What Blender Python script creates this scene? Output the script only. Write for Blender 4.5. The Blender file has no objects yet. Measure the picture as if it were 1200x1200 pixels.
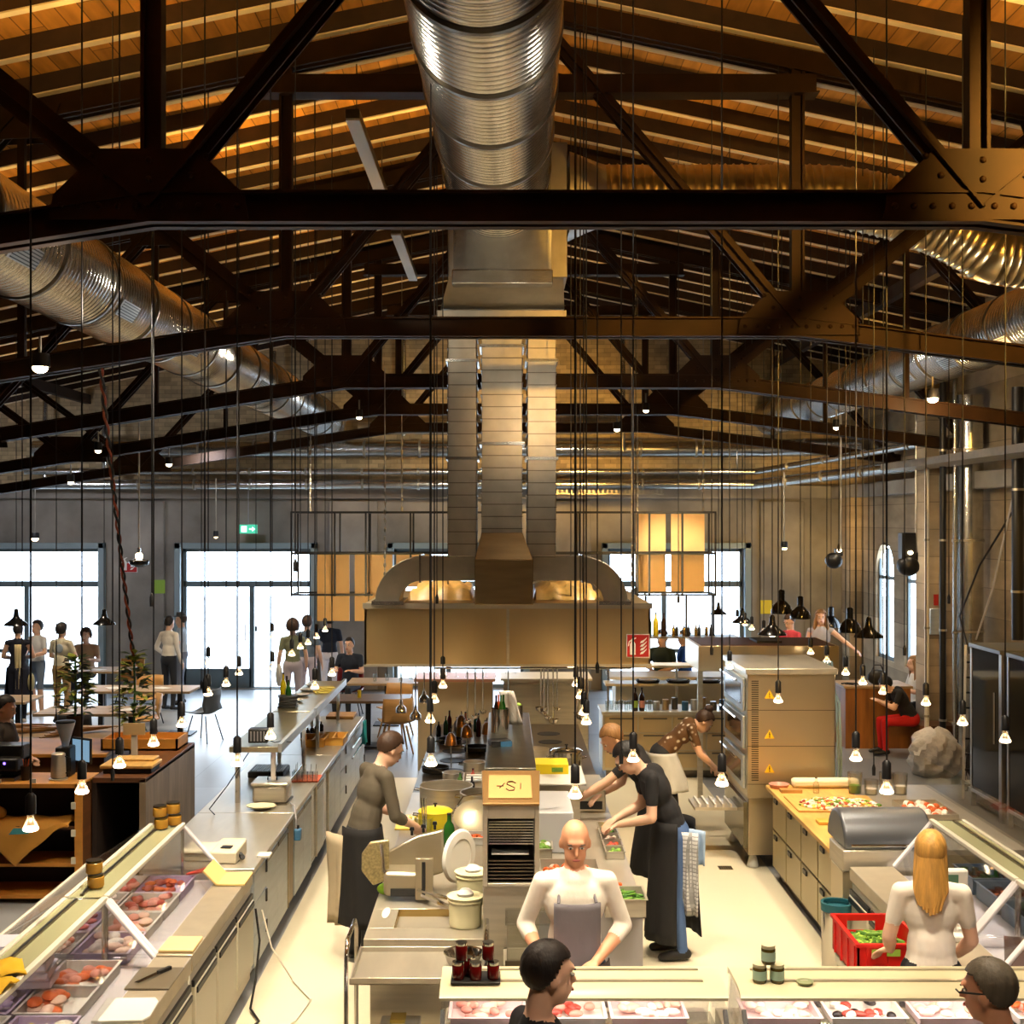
import bpy, bmesh, math, random
import numpy as np
from mathutils import Vector, Matrix
random.seed(7)
PI = math.pi
C = bpy.context.scene.collection
F = 1500.0; H = 3.5; VX, VY = 590.0, 610.0      # focal length in pixels, eye height, vanishing point

def at(px, py, D): return ((px-VX)*D/F, D, H-(py-VY)*D/F)          # point seen at a pixel, at depth D
def flat(px, py, z):                                               # point seen at a pixel, on the level z
    D = F*(H-z)/(py-VY); return ((px-VX)*D/F, D, z)
def lin(c):
    return tuple(((x/255)/12.92 if x/255 <= .04045 else ((x/255+.055)/1.055)**2.4) for x in c)

# ---------------------------------------------------------------- materials
MATS = {}
def mat(name, col, rough=.5, metal=0., emit=None, es=0., trans=0., noise=0., nscale=(8,8,8), bump=0., bscale=None, spec=.5, alpha=1.):
    if name in MATS: return MATS[name]
    m = bpy.data.materials.new(name); m.use_nodes = True
    nt = m.node_tree; b = nt.nodes['Principled BSDF']
    c = lin(col)
    b.inputs['Base Color'].default_value = (*c, 1)
    b.inputs['Roughness'].default_value = rough
    b.inputs['Metallic'].default_value = metal
    b.inputs['Specular IOR Level'].default_value = spec
    if trans: b.inputs['Transmission Weight'].default_value = trans
    if emit is not None:
        b.inputs['Emission Color'].default_value = (*lin(emit), 1); b.inputs['Emission Strength'].default_value = es
    if noise or bump:
        tc = nt.nodes.new('ShaderNodeTexCoord'); mp = nt.nodes.new('ShaderNodeMapping')
        mp.inputs['Scale'].default_value = nscale
        nt.links.new(tc.outputs['Object'], mp.inputs['Vector'])
        nz = nt.nodes.new('ShaderNodeTexNoise'); nz.inputs['Detail'].default_value = 5; nz.inputs['Scale'].default_value = 1
        nt.links.new(mp.outputs['Vector'], nz.inputs['Vector'])
        if noise:
            r = nt.nodes.new('ShaderNodeValToRGB')
            lo = tuple(max(0, x*(1-noise)) for x in c); hi = tuple(min(1, x*(1+noise)) for x in c)
            r.color_ramp.elements[0].position = .3; r.color_ramp.elements[1].position = .7
            r.color_ramp.elements[0].color = (*lo, 1); r.color_ramp.elements[1].color = (*hi, 1)
            nt.links.new(nz.outputs['Fac'], r.inputs['Fac']); nt.links.new(r.outputs['Color'], b.inputs['Base Color'])
        if bump:
            bp = nt.nodes.new('ShaderNodeBump'); bp.inputs['Strength'].default_value = bump; bp.inputs['Distance'].default_value = .02
            nt.links.new(nz.outputs['Fac'], bp.inputs['Height']); nt.links.new(bp.outputs['Normal'], b.inputs['Normal'])
    MATS[name] = m
    return m

def seams(m, axis, step, width, dark, axis2=None, step2=1., shift=.37):
    """board joints: darken the base colour where |fract(coord/step)| is near zero; end joints across, shifted per board; each board its own tone"""
    nt = m.node_tree; b = nt.nodes['Principled BSDF']
    tc = nt.nodes.new('ShaderNodeTexCoord'); sp = nt.nodes.new('ShaderNodeSeparateXYZ'); nt.links.new(tc.outputs['Object'], sp.inputs[0])
    def math_(op, a, bb=None):
        n = nt.nodes.new('ShaderNodeMath'); n.operation = op
        for i, v in enumerate((a, bb)):
            if v is None: continue
            if isinstance(v, (int, float)): n.inputs[i].default_value = v
            else: nt.links.new(v, n.inputs[i])
        return n.outputs[0]
    u = math_('DIVIDE', sp.outputs[axis], step)
    f = math_('FRACT', u); fl = math_('FLOOR', u)
    s = math_('LESS_THAN', f, width/step)
    if axis2 is not None:
        v = math_('ADD', math_('DIVIDE', sp.outputs[axis2], step2), math_('MULTIPLY', fl, shift))
        s2 = math_('LESS_THAN', math_('FRACT', v), width/step2)
        s = math_('MAXIMUM', s, s2); fl = math_('ADD', fl, math_('MULTIPLY', math_('FLOOR', v), 7.3))
    wn = nt.nodes.new('ShaderNodeTexWhiteNoise'); wn.noise_dimensions = '1D'; nt.links.new(fl, wn.inputs['W'])
    tone = math_('ADD', math_('MULTIPLY', wn.outputs['Value'], .45), .75)
    tone = math_('MULTIPLY', tone, math_('SUBTRACT', 1., math_('MULTIPLY', s, 1-dark)))
    mx = nt.nodes.new('ShaderNodeVectorMath'); mx.operation = 'SCALE'
    src = b.inputs['Base Color'].links[0].from_socket if b.inputs['Base Color'].links else None
    if src: nt.links.new(src, mx.inputs[0])
    else: mx.inputs[0].default_value = b.inputs['Base Color'].default_value[:3]
    nt.links.new(tone, mx.inputs['Scale']); nt.links.new(mx.outputs[0], b.inputs['Base Color'])
    return m

def glassy(name, tint=(235,245,245), refl=.12, rough=.02):
    if name in MATS: return MATS[name]
    m = bpy.data.materials.new(name); m.use_nodes = True; nt = m.node_tree; nt.nodes.clear()
    o = nt.nodes.new('ShaderNodeOutputMaterial'); t = nt.nodes.new('ShaderNodeBsdfTransparent'); g = nt.nodes.new('ShaderNodeBsdfGlossy')
    mx = nt.nodes.new('ShaderNodeMixShader'); fr = nt.nodes.new('ShaderNodeFresnel'); fr.inputs['IOR'].default_value = 1.45
    ad = nt.nodes.new('ShaderNodeMath'); ad.operation = 'MULTIPLY_ADD'; ad.inputs[1].default_value = .35; ad.inputs[2].default_value = refl
    t.inputs['Color'].default_value = (*lin(tint), 1); g.inputs['Roughness'].default_value = rough
    nt.links.new(fr.outputs[0], ad.inputs[0]); nt.links.new(ad.outputs[0], mx.inputs[0])
    nt.links.new(t.outputs[0], mx.inputs[1]); nt.links.new(g.outputs[0], mx.inputs[2]); nt.links.new(mx.outputs[0], o.inputs['Surface'])
    MATS[name] = m; return m

steel = mat('steel', (214,206,188), .34, .72, noise=.10, nscale=(2,2,30))
steel_h = mat('steel_top', (216,208,190), .30, .7, noise=.10, nscale=(6,1.5,6))
steel_d = mat('steel_dark', (120,112,98), .35, 1.)
steel_b = mat('steel_blue', (200,208,212), .36, .55, noise=.08, nscale=(2,2,20))
galv = mat('galvanised', (200,200,196), .24, 1., noise=.12, nscale=(9,9,9))
galv_m = mat('galvanised_matt', (178,172,158), .42, 1., noise=.12, nscale=(5,5,5))
chrome = mat('chrome', (225,222,215), .12, 1.)
black = mat('black_paint', (14,14,16), .45)
blackg = mat('black_gloss', (10,12,14), .2)
rubber = mat('rubber', (20,20,20), .8)
iron = mat('brown_iron', (44,27,11), .6, 0., noise=.3, nscale=(3,3,3), spec=.15)
whitep = mat('white_plastic', (232,230,222), .45)
cream = mat('cream_paint', (226,220,200), .5)
greyp = mat('grey_panel', (168,166,168), .5)
wood = mat('oak_wood', (176,130,70), .5, noise=.25, nscale=(2,18,18))
woody = mat('beech_wood', (214,168,92), .45, noise=.18, nscale=(18,2,18))
woodd = mat('dark_wood', (88,54,28), .6, noise=.35, nscale=(14,14,2))
woodt = mat('table_wood', (168,140,104), .5, noise=.2, nscale=(2,14,14))
plast = glassy('clear_plastic', (251,251,248), .10, .15)
glassm = glassy('clear_glass', (244,247,246), .05, .02)
paneg = glassy('window_glass', (240,246,250), .02, .02)
glassd = glassy('dark_glass', (60,58,56), .12, .03)

# ---------------------------------------------------------------- mesh builder
class MB:
    def __init__(s): s.v = []; s.f = []; s.mi = []
    def add(s, vs, fs, m=0):
        n = len(s.v); s.v += [tuple(v) for v in vs]; s.f += [tuple(i+n for i in f) for f in fs]; s.mi += [m]*len(fs); return s
    def box(s, x0, x1, y0, y1, z0, z1, m=0):
        vs = [(x, y, z) for z in (z0, z1) for y in (y0, y1) for x in (x0, x1)]
        return s.add(vs, [(0,2,3,1),(4,5,7,6),(0,1,5,4),(2,6,7,3),(0,4,6,2),(1,3,7,5)], m)
    def obox(s, p0, p1, w, h, up=(0,0,1), m=0):
        """bar from p0 to p1, w wide (across), h high (along up)"""
        p0, p1 = Vector(p0), Vector(p1); d = (p1-p0).normalized(); u = Vector(up); a = d.cross(u)
        if a.length < 1e-4: a = d.cross(Vector((0,1,0)))
        a.normalize(); u = a.cross(d).normalized(); a *= w/2; u *= h/2
        vs = [p+i*a+j*u for p in (p0, p1) for j in (-1, 1) for i in (-1, 1)]
        return s.add(vs, [(0,1,3,2),(4,6,7,5),(0,4,5,1),(2,3,7,6),(0,2,6,4),(1,5,7,3)], m)
    def tube(s, pts, r, n=8, m=0, caps=True):
        pts = [Vector(p) for p in pts]; rs = r if isinstance(r, (list, tuple)) else [r]*len(pts)
        base = len(s.v); prev = None
        for i, p in enumerate(pts):
            d = (pts[min(i+1, len(pts)-1)]-pts[max(i-1, 0)]).normalized()
            if prev is None:
                a = d.cross(Vector((0,0,1)))
                if a.length < 1e-3: a = d.cross(Vector((0,1,0)))
            else: a = prev-d*prev.dot(d)
            a.normalize(); prev = a; b = d.cross(a)
            for k in range(n):
                t = 2*PI*k/n; s.v.append(tuple(p+rs[i]*(math.cos(t)*a+math.sin(t)*b)))
        for i in range(len(pts)-1):
            for k in range(n):
                k2 = (k+1) % n
                s.f.append((base+i*n+k, base+i*n+k2, base+(i+1)*n+k2, base+(i+1)*n+k)); s.mi.append(m)
        if caps:
            s.f.append(tuple(base+k for k in reversed(range(n)))); s.mi.append(m)
            e = base+(len(pts)-1)*n; s.f.append(tuple(e+k for k in range(n))); s.mi.append(m)
        return s
    def lathe(s, prof, n=24, c=(0,0,0), m=0, sx=1, sy=1):
        base = len(s.v)
        for r, z in prof:
            for k in range(n):
                t = 2*PI*k/n; s.v.append((c[0]+r*sx*math.cos(t), c[1]+r*sy*math.sin(t), c[2]+z))
        for i in range(len(prof)-1):
            for k in range(n):
                k2 = (k+1) % n
                s.f.append((base+i*n+k, base+i*n+k2, base+(i+1)*n+k2, base+(i+1)*n+k)); s.mi.append(m)
        if prof[0][0] > 1e-4: s.f.append(tuple(base+k for k in reversed(range(n)))); s.mi.append(m)
        if prof[-1][0] > 1e-4:
            e = base+(len(prof)-1)*n; s.f.append(tuple(e+k for k in range(n))); s.mi.append(m)
        return s
    def ell(s, c, r, n=12, m=0, B=None):
        vs, fs = [], []; k = max(5, n*2//3)
        c = Vector(c)
        for i in range(k+1):
            th = PI*i/k
            for j in range(n):
                ph = 2*PI*j/n
                p = Vector((r[0]*math.sin(th)*math.cos(ph), r[1]*math.sin(th)*math.sin(ph), r[2]*math.cos(th)))
                vs.append(c+(B @ p if B is not None else p))
        for i in range(k):
            for j in range(n):
                j2 = (j+1) % n; fs.append((i*n+j, (i+1)*n+j, (i+1)*n+j2, i*n+j2))
        return s.add(vs, fs, m)
    def prism(s, poly, axis, a, b, m=0):
        """closed polygon (in the two other axes, in order) extruded along axis from a to b"""
        n = len(poly); vs = []
        for t in (a, b):
            for (u, v) in poly:
                vs.append({'x': (t, u, v), 'y': (u, t, v), 'z': (u, v, t)}[axis])
        fs = [tuple(range(n)), tuple(reversed(range(n, 2*n)))]+[(i, i+n, (i+1) % n+n, (i+1) % n) for i in range(n)]
        return s.add(vs, fs, m)
    def slab(s, q, t, m=0):
        """quad q (4 points) thickened by t along its normal"""
        q = [Vector(p) for p in q]; nr = (q[1]-q[0]).cross(q[2]-q[0]).normalized()*t
        return s.add(q+[p+nr for p in q], [(3,2,1,0),(4,5,6,7)]+[(i,(i+1)%4,(i+1)%4+4,i+4) for i in range(4)], m)
    def tray(s, x0, x1, y0, y1, z0, z1, t=.004, m=0, lip=.0):
        """open-topped box"""
        s.box(x0, x1, y0, y1, z0, z0+t, m); s.box(x0, x0+t, y0, y1, z0, z1, m); s.box(x1-t, x1, y0, y1, z0, z1, m)
        s.box(x0, x1, y0, y0+t, z0, z1, m); s.box(x0, x1, y1-t, y1, z0, z1, m)
        if lip:
            s.box(x0-lip, x1+lip, y0-lip, y0, z1-.004, z1, m); s.box(x0-lip, x1+lip, y1, y1+lip, z1-.004, z1, m)
            s.box(x0-lip, x0, y0, y1, z1-.004, z1, m); s.box(x1, x1+lip, y0, y1, z1-.004, z1, m)
        return s
    def obj(s, name, mats, parent=None, smooth=40, bevel=0):
        me = bpy.data.meshes.new(name); me.from_pydata(s.v, [], s.f)
        if not isinstance(mats, (list, tuple)): mats = [mats]
        for m in mats: me.materials.append(m)
        me.polygons.foreach_set('material_index', s.mi)
        bm = bmesh.new(); bm.from_mesh(me); bmesh.ops.recalc_face_normals(bm, faces=bm.faces); bm.to_mesh(me); bm.free()
        me.update()
        if smooth:
            me.polygons.foreach_set('use_smooth', [True]*len(me.polygons)); me.set_sharp_from_angle(angle=math.radians(smooth))
        o = bpy.data.objects.new(name, me); C.objects.link(o)
        if parent is not None: o.parent = parent
        if bevel:
            b = o.modifiers.new('bevel', 'BEVEL'); b.width = bevel; b.segments = 2; b.limit_method = 'ANGLE'
        return o

def thing(name, label, cat, loc=(0,0,0), rz=0, group=None):
    o = bpy.data.objects.new(name, None); C.objects.link(o); o.empty_display_size = .05
    o.location = loc; o.rotation_euler = (0, 0, rz); o['label'] = label; o['category'] = cat
    if group: o['group'] = group
    return o
def tag(o, label, cat, group=None, kind=None, loc=None, rz=0):
    o['label'] = label; o['category'] = cat
    if group: o['group'] = group
    if kind: o['kind'] = kind
    if loc is not None: o.location = loc; o.rotation_euler = (0, 0, rz)
    return o
def struct(o): o['kind'] = 'structure'; return o
def dup(root, loc, rz=0, label=None, group=None, scale=None):
    def cp(o, par):
        c = o.copy(); C.objects.link(c)
        if par is not None: c.parent = par
        for ch in o.children: cp(ch, c)
        return c
    r = cp(root, None); r.location = loc; r.rotation_euler = (0, 0, rz)
    if label: r['label'] = label
    if group: r['group'] = group
    if scale: r.scale = scale
    return r
def light(kind, loc, power, col=(255,214,150), size=.1, target=None, spot=90, blend=.5, sy=None):
    l = bpy.data.lights.new(kind.lower()+'_light', kind); l.energy = power; l.color = lin(col)
    if kind == 'AREA':
        l.size = size
        if sy: l.shape = 'RECTANGLE'; l.size_y = sy
    else: l.shadow_soft_size = size
    if kind == 'SPOT': l.spot_size = math.radians(spot); l.spot_blend = blend
    o = bpy.data.objects.new(l.name, l); C.objects.link(o); o.location = loc
    if target is not None: o.rotation_euler = (Vector(target)-Vector(loc)).to_track_quat('-Z', 'Y').to_euler()
    return o
ORD = ['nearest','second','third','fourth','fifth','sixth','seventh','eighth','ninth','tenth','eleventh','twelfth','thirteenth','fourteenth','fifteenth','sixteenth']
# ================================================================= camera, world
cam = bpy.data.cameras.new('camera'); co = bpy.data.objects.new('camera', cam); C.objects.link(co)
co.location = (0, 0, H); co.rotation_euler = (PI/2, 0, 0)
cam.sensor_fit = 'HORIZONTAL'; cam.sensor_width = 36; cam.lens = 36*F/1200; cam.shift_x = 10/1200; cam.shift_y = 10/1200
cam.clip_end = 200; cam.clip_start = .05
sc = bpy.context.scene; sc.camera = co
sc.view_settings.view_transform = 'Standard'; sc.view_settings.look = 'None'; sc.view_settings.gamma = 1; sc.view_settings.exposure = 0
sc.cycles.max_bounces = 8; sc.cycles.transparent_max_bounces = 16; sc.cycles.caustics_reflective = False; sc.cycles.caustics_refractive = False
sc.cycles.sample_clamp_indirect = 6
w = bpy.data.worlds.new('daylight'); sc.world = w; w.use_nodes = True
w.node_tree.nodes['Background'].inputs[0].default_value = (*lin((232,242,255)), 1)
w.node_tree.nodes['Background'].inputs[1].default_value = 12.0

# ================================================================= shell
XL, XR, YB, YF = -11.6, 7.0, 26.5, -3.0
def roofz(x): return 8.15-.21*abs(x-.3)
conc = mat('concrete', (150,144,134), .85, noise=.30, nscale=(1.2,1.2,1.2), bump=.25)
concl = mat('board_marked_concrete', (168,150,122), .85, noise=.22, nscale=(1.5,1.5,4), bump=.3)
seams(concl, 2, .42, .012, .6)
brick = mat('pale_brick_wall', (186,164,124), .8, noise=.16, nscale=(6,6,6), bump=.2)
seams(brick, 2, .085, .012, .72, 0, .26, .5)
floorc = mat('polished_concrete_floor', (148,150,152), .38, noise=.28, nscale=(.55,.35,1), bump=.05)
seams(floorc, 1, 4.2, .01, .6, 0, 4.2, 0.)
floork = mat('cream_resin_floor', (222,212,184), .42, noise=.05, nscale=(.8,.5,1))
plank = mat('roof_planks', (188,132,58), .75, noise=.3, nscale=(9,1.2,9))
seams(plank, 0, .17, .01, .35, 1, 2.4, .37)
rafterm = mat('rafter_wood', (50,32,20), .75, noise=.3, nscale=(6,2,6))
lit_edge = mat('rafter_lit_edge', (236,220,186), .7, noise=.12, nscale=(5,5,5))

struct(MB().box(XL, XR, YF, YB, -.2, 0).obj('floor', floorc))
# kitchen floor: resin screed between the two rows of counters
kf = MB(); kf.box(-1.86, 2.66, 4.5, 17.4, .0, .006)
struct(kf.obj('floor_kitchen', floork))
struct(MB().box(-40, 40, YB+.35, 60, -.25, -.05).obj('pavement_outside', mat('pavement', (205,205,205), .8, noise=.1)))

# back wall with four bays
def wall_with_holes(name, m, axis, u0, u1, z0, z1, t0, t1, holes):
    """wall in plane; holes = [(ua, ub, za, zb)] non-overlapping in u"""
    mb = MB()
    def bx(a, b, c, d):
        if b-a < 1e-4 or d-c < 1e-4: return
        if axis == 'x': mb.box(a, b, t0, t1, c, d)
        else: mb.box(t0, t1, a, b, c, d)
    u = u0
    for (a, b, c, d) in sorted(holes):
        bx(u, a, z0, z1); bx(a, b, z0, c); bx(a, b, d, z1); u = b
    bx(u, u1, z0, z1)
    return struct(mb.obj(name, m))
bays = [(-11.05,-8.35), (-6.66,-3.97), (-2.27,.42), (2.15,4.98)]
WT = 2.92
wall_with_holes('wall_back', conc, 'x', XL, XR+.4, 0, 4.1, YB, YB+.35, [(a, b, 0.02, WT) for a, b in bays])
struct(MB().prism([(XL,4.1),(XR+.4,4.1),(XR+.4,roofz(XR)+.2),(.3,8.5),(XL,roofz(XL)+.2)], 'y', YB, YB+.35).obj('wall_back_gable', brick))
wall_with_holes('wall_left', conc, 'y', YF, YB, 0, 5.9, XL-.3, XL, [])
wall_with_holes('wall_front', conc, 'x', XL, XR, 0, 8.6, YF-.3, YF, [])
# right wall with arched windows (opening boxes, arch infill added below)
arch = [(21.3, 22.35), (22.95, 24.05)]
wall_with_holes('wall_right', concl, 'y', YF, YB, 0, 7.2, XR, XR+.12, [(a, b, .95, 3.05) for a, b in arch[:2]])
for i, (a, b) in enumerate(arch[:2]):
    r = (b-a)/2; cy = (a+b)/2
    mb = MB()
    for sgn in (-1, 1):
        poly = [(cy+sgn*r, 3.05)]+[(cy+sgn*r*math.cos(t*PI/16), 2.55+r*math.sin(t*PI/16)) for t in range(0, 9)]+[(cy, 3.05)]
        mb.prism(poly, 'x', XR, XR+.12)
    struct(mb.obj('wall_right_arch', concl))
    fr = MB(); fr.box(XR+.05, XR+.09, a, a+.06, .95, 3.0); fr.box(XR+.05, XR+.09, b-.06, b, .95, 3.0); fr.box(XR+.05, XR+.09, a, b, .95, 1.02); fr.box(XR+.05, XR+.09, a, b, 2.42, 2.48)
    fr.box(XR+.05, XR+.09, cy-.02, cy+.02, .95, 3.0)
    o = struct(fr.obj('window_%d' % (5+i), mat('window_frame_grey', (108,122,126), .5)))
    MB().box(XR+.065, XR+.072, a+.06, b-.06, 1.02, 2.98).obj('pane', paneg, o)
wf = MATS['window_frame_grey']
# piers on the right wall, pilasters on the back wall, crane ledge
for i, (a, b, xi) in enumerate([(19.7,20.2,6.5), (25.0,25.5,6.75), (13.6,14.3,6.5), (9.2,9.9,6.5)]):
    struct(MB().box(xi, XR, a, b, 0, 6.4).obj('wall_right_pier', concl, bevel=.02))
for (a, b) in [(-8.05,-7.0), (-3.6,-2.6), (.75,1.8), (5.3,6.2)]:
    struct(MB().box(a, b, YB-.12, YB, 0, 3.9).obj('wall_back_pilaster', conc, bevel=.02))
struct(MB().box(XL, XR, YB-.32, YB, 3.95, 4.22).obj('trim_1', conc, bevel=.02))
struct(MB().box(XR-.3, XR, 15, YB-.32, 3.95, 4.2).obj('trim_2', conc, bevel=.02))

# windows and the door of the back wall
def bay_frame(name, a, b, door):
    fr = MB(); y0, y1 = YB+.1, YB+.2
    fr.box(a, a+.07, y0, y1, 0, WT); fr.box(b-.07, b, y0, y1, 0, WT); fr.box(a, b, y0, y1, WT-.07, WT)
    fr.box(a, b, y0, y1, 2.12, 2.24)
    mid = a+(b-a)*(.53 if door else .42)
    fr.box(mid-.05, mid+.05, y0, y1, 0, 2.14)
    fr.box(a, b, y0, y1, 0, .10 if not door else .04)
    if door: fr.box(a, mid, y0, y1, 0.04, .42)
    else: fr.box(a, b, y0, y1, .75, .83)
    o = struct(fr.obj(name, wf, bevel=.006))
    MB().box(a+.07, b-.07, YB+.145, YB+.155, .05, WT-.07).obj('pane', paneg, o)
    return o
bay_frame('window_1', *bays[0], False)
d = bay_frame('door_1', *bays[1], True)
hb = MB(); hb.tube([(-5.35,YB+.05,1.0),(-5.35,YB+.05,1.35)], .014); hb.tube([(-5.35,YB+.1,1.05),(-5.35,YB+.05,1.05)], .008); hb.tube([(-5.35,YB+.1,1.3),(-5.35,YB+.05,1.3)], .008)
hb.obj('door_handle', chrome, d)
bay_frame('window_2', *bays[2], False)
bay_frame('window_3', *bays[3], False)
surr = mat('opening_surround', (150,168,172), .6)
for (a, b) in bays:
    s = MB(); s.box(a-.12, a, YB-.16, YB+.1, 0, WT+.12); s.box(b, b+.12, YB-.16, YB+.1, 0, WT+.12); s.box(a-.12, b+.12, YB-.16, YB+.1, WT, WT+.12)
    struct(s.obj('trim_window_surround', surr, bevel=.01))

# roof: plank deck, rafters; pale strips put their lit bottom edges into colour
for nm, a, b in (('ceiling_left', XL-.3, .3), ('ceiling_right', .3, XR+.4)):
    p = [(a, roofz(a)), (b, roofz(b)), (b, roofz(b)+.08), (a, roofz(a)+.08)]
    struct(MB().prism(p, 'y', YF-.3, YB+.35).obj(nm, plank))
y = 3.0; i = 0
while y < YB-.2:
    for sgn, a in ((-1, XL), (1, XR)):
        mb = MB(); h = .15
        poly = [(a, roofz(a)-h), (.3, 8.15-h), (.3, 8.15), (a, roofz(a))]
        mb.prism(poly, 'y', y, y+.09, 0)
        poly = [(a, roofz(a)-h-.012), (.3, 8.15-h-.012), (.3, 8.15-h), (a, roofz(a)-h)]
        mb.prism(poly, 'y', y+.005, y+.085, 1)
        struct(mb.obj('trim_rafter', [rafterm, lit_edge]))
    y += .78
for x in (-8.6, -5.6, 5.6):
    struct(MB().box(x-.06, x+.06, YF, YB, roofz(x)-.37, roofz(x)-.18).obj('trim_purlin', rafterm))

# ================================================================= trusses
TY = [6.76, 10.9, 15.1, 18.9, 22.6]
KL, KR, ZC = -1.85, 2.5, 5.14           # knees and height of the bottom chord (centre)
def chordz(x):
    if x < KL: return ZC-.155*(KL-x)
    if x > KR: return ZC-.125*(x-KR)
    return ZC
def topz(x): return 7.86-.205*abs(x-.3)
PL, PR = -4.1, 4.75
tn = ['nearest roof truss, spanning the whole picture above the kitchen, with riveted plates',
      'second roof truss from the camera, its chord crossing the duct casing',
      'third roof truss from the camera, behind the flat duct risers',
      'fourth roof truss from the camera, two bays before the end wall',
      'last roof truss, nearest to the end wall with pipes']
def gusset(mb, pts, y, t=.012):
    for s in (-1, 1): mb.prism(pts, 'y', y+s*.075, y+s*(.075+t))
def rivets(mb, pts, y):
    for (x, z) in pts:
        mb.ell((x, y-.09, z), (.018,.014,.018), 8)
for k, ty in enumerate(TY):
    T = thing('roof_truss', tn[k], 'roof truss', (0, ty, 0), 0, 'riveted brown iron roof trusses')
    mb = MB()
    for s in (-1, 1):
        for (a, b) in ((XL, KL), (KL, KR), (KR, XR)):
            mb.obox((a, s*.045, chordz(a)), (b, s*.045, chordz(b)), .02, .16)
            mb.obox((a, s*.065, chordz(a)-.075), (b, s*.065, chordz(b)-.075), .07, .014)
            mb.obox((a, s*.065, chordz(a)+.075), (b, s*.065, chordz(b)+.075), .07, .014)
    mb.obj('bottom_chord', iron, T)
    mb = MB()
    for s in (-1, 1):
        for (a, b) in ((XL, .3), (.3, XR)):
            mb.obox((a, s*.05, topz(a)), (b, s*.05, topz(b)), .03, .17)
    mb.obj('top_chord', iron, T)
    for x in (KL, KR):
        mb = MB(); mb.box(x-.055, x-.035, -.05, .05, chordz(x), topz(x)); mb.box(x+.035, x+.055, -.05, .05, chordz(x), topz(x)); mb.box(x-.05, x+.05, -.012, .012, chordz(x), topz(x))
        mb.obj('post', iron, T)
    mb = MB()
    zc = 7.2; mb.box(KL-.2, KR+.15, -.07, .07, zc-.07, zc+.08); mb.box(KL-.22, KR+.17, -.10, .10, zc-.085, zc-.07)
    mb.obj('collar_beam', iron, T)
    for (p, q, w_) in (((KL, ZC), (.3, 7.75), .11), ((KR, ZC), (.3, 7.75), .11), ((KL, ZC), (PL, topz(PL)), .15), ((KR, ZC), (PR, topz(PR)), .15),
                   ((PL, topz(PL)), (-6.4, chordz(-6.4)), .11), ((PR, topz(PR)), (6.9, chordz(6.9)), .11), ((-6.4, chordz(-6.4)), (-8.6, topz(-8.6)), .1), ((-8.6, topz(-8.6)), (-10.6, chordz(-10.6)), .1)):
        mb = MB()
        for s in (-1, 1):
            mb.obox((p[0], s*.05, p[1]), (q[0], s*.05, q[1]), .018, w_)
            mb.obox((p[0], s*.085, p[1]), (q[0], s*.085, q[1]), .05, .018)
        mb.obj('diagonal', iron, T)
    for x in (PL, PR, -6.4, -8.6):
        if x in (PL, PR):
            mb = MB(); mb.box(x-.03, x+.03, -.03, .03, chordz(x), topz(x)); mb.obj('post', iron, T)
    for (x, top) in ((KL, 0), (KR, 0), (PL, 1), (PR, 1), (-6.4, 0)):
        mb = MB()
        if not top:
            z = chordz(x)
            gusset(mb, [(x-.52, z-.07), (x+.52, z-.07), (x+.5, z+.06), (x+.25, z+.30), (x-.25, z+.30), (x-.5, z+.06)], 0)
            if k < 3: rivets(mb, [(x+dx, z) for dx in (-.46,-.36,-.26,-.16,-.06,.06,.16,.26,.36,.46)]+[(x-.22,z+.16),(x-.3,z+.26),(x+.22,z+.16),(x+.3,z+.26),(x,z+.14),(x,z+.24)], 0)
        else:
            z = topz(x)
            gusset(mb, [(x-.35, z+.05), (x+.35, z+.07), (x+.25, z-.22), (x-.25, z-.24)], 0)
        mb.obj('gusset_plate', iron, T)

# ================================================================= ducts
def ribbed(name, label, cat, p0, p1, R, step=.075, amp=.012, n=40, seam=1.3, group=None, capend=True):
    p0, p1 = Vector(p0), Vector(p1); L = (p1-p0).length; d = (p1-p0)/L
    T = thing(name, label, cat, p0, 0, group)
    pts, rs = [], []; x = 0
    while x < L:
        for (dx, dr) in ((0, 0), (.34, 0), (.5, 1), (.66, 0)):
            if x+dx*step < L: pts.append(d*(x+dx*step)); rs.append(R+dr*amp)
        x += step
    pts.append(d*L); rs.append(R)
    MB().tube(pts, rs, n).obj('duct_tube', galv, T, smooth=60)
    x = seam*.4; sm = steel_d
    while x < L-.1:
        MB().tube([d*(x-.022), d*(x-.02), d*(x+.02), d*(x+.022)], [R, R+amp*1.9, R+amp*1.9, R], n).obj('seam_ring', sm, T, smooth=60)
        x += seam
    return T
ribbed('round_duct', 'wide ribbed silver round duct running above the hood', 'ventilation duct', (-.17, 3.2, 6.54), (-.05, 11.7, 6.54), .45, seam=1.05, n=56)
ld = ribbed('round_duct', 'long ribbed silver round duct along the left roof side', 'ventilation duct', (-3.61, 4.0, 5.53), (-3.61, 26.3, 5.53), .37, seam=1.25)
rd = ribbed('round_duct', 'ribbed silver round duct along the right roof side with grilles', 'ventilation duct', (5.5, 7.5, 5.6), (5.5, 26.3, 5.6), .34, seam=1.15)
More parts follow.
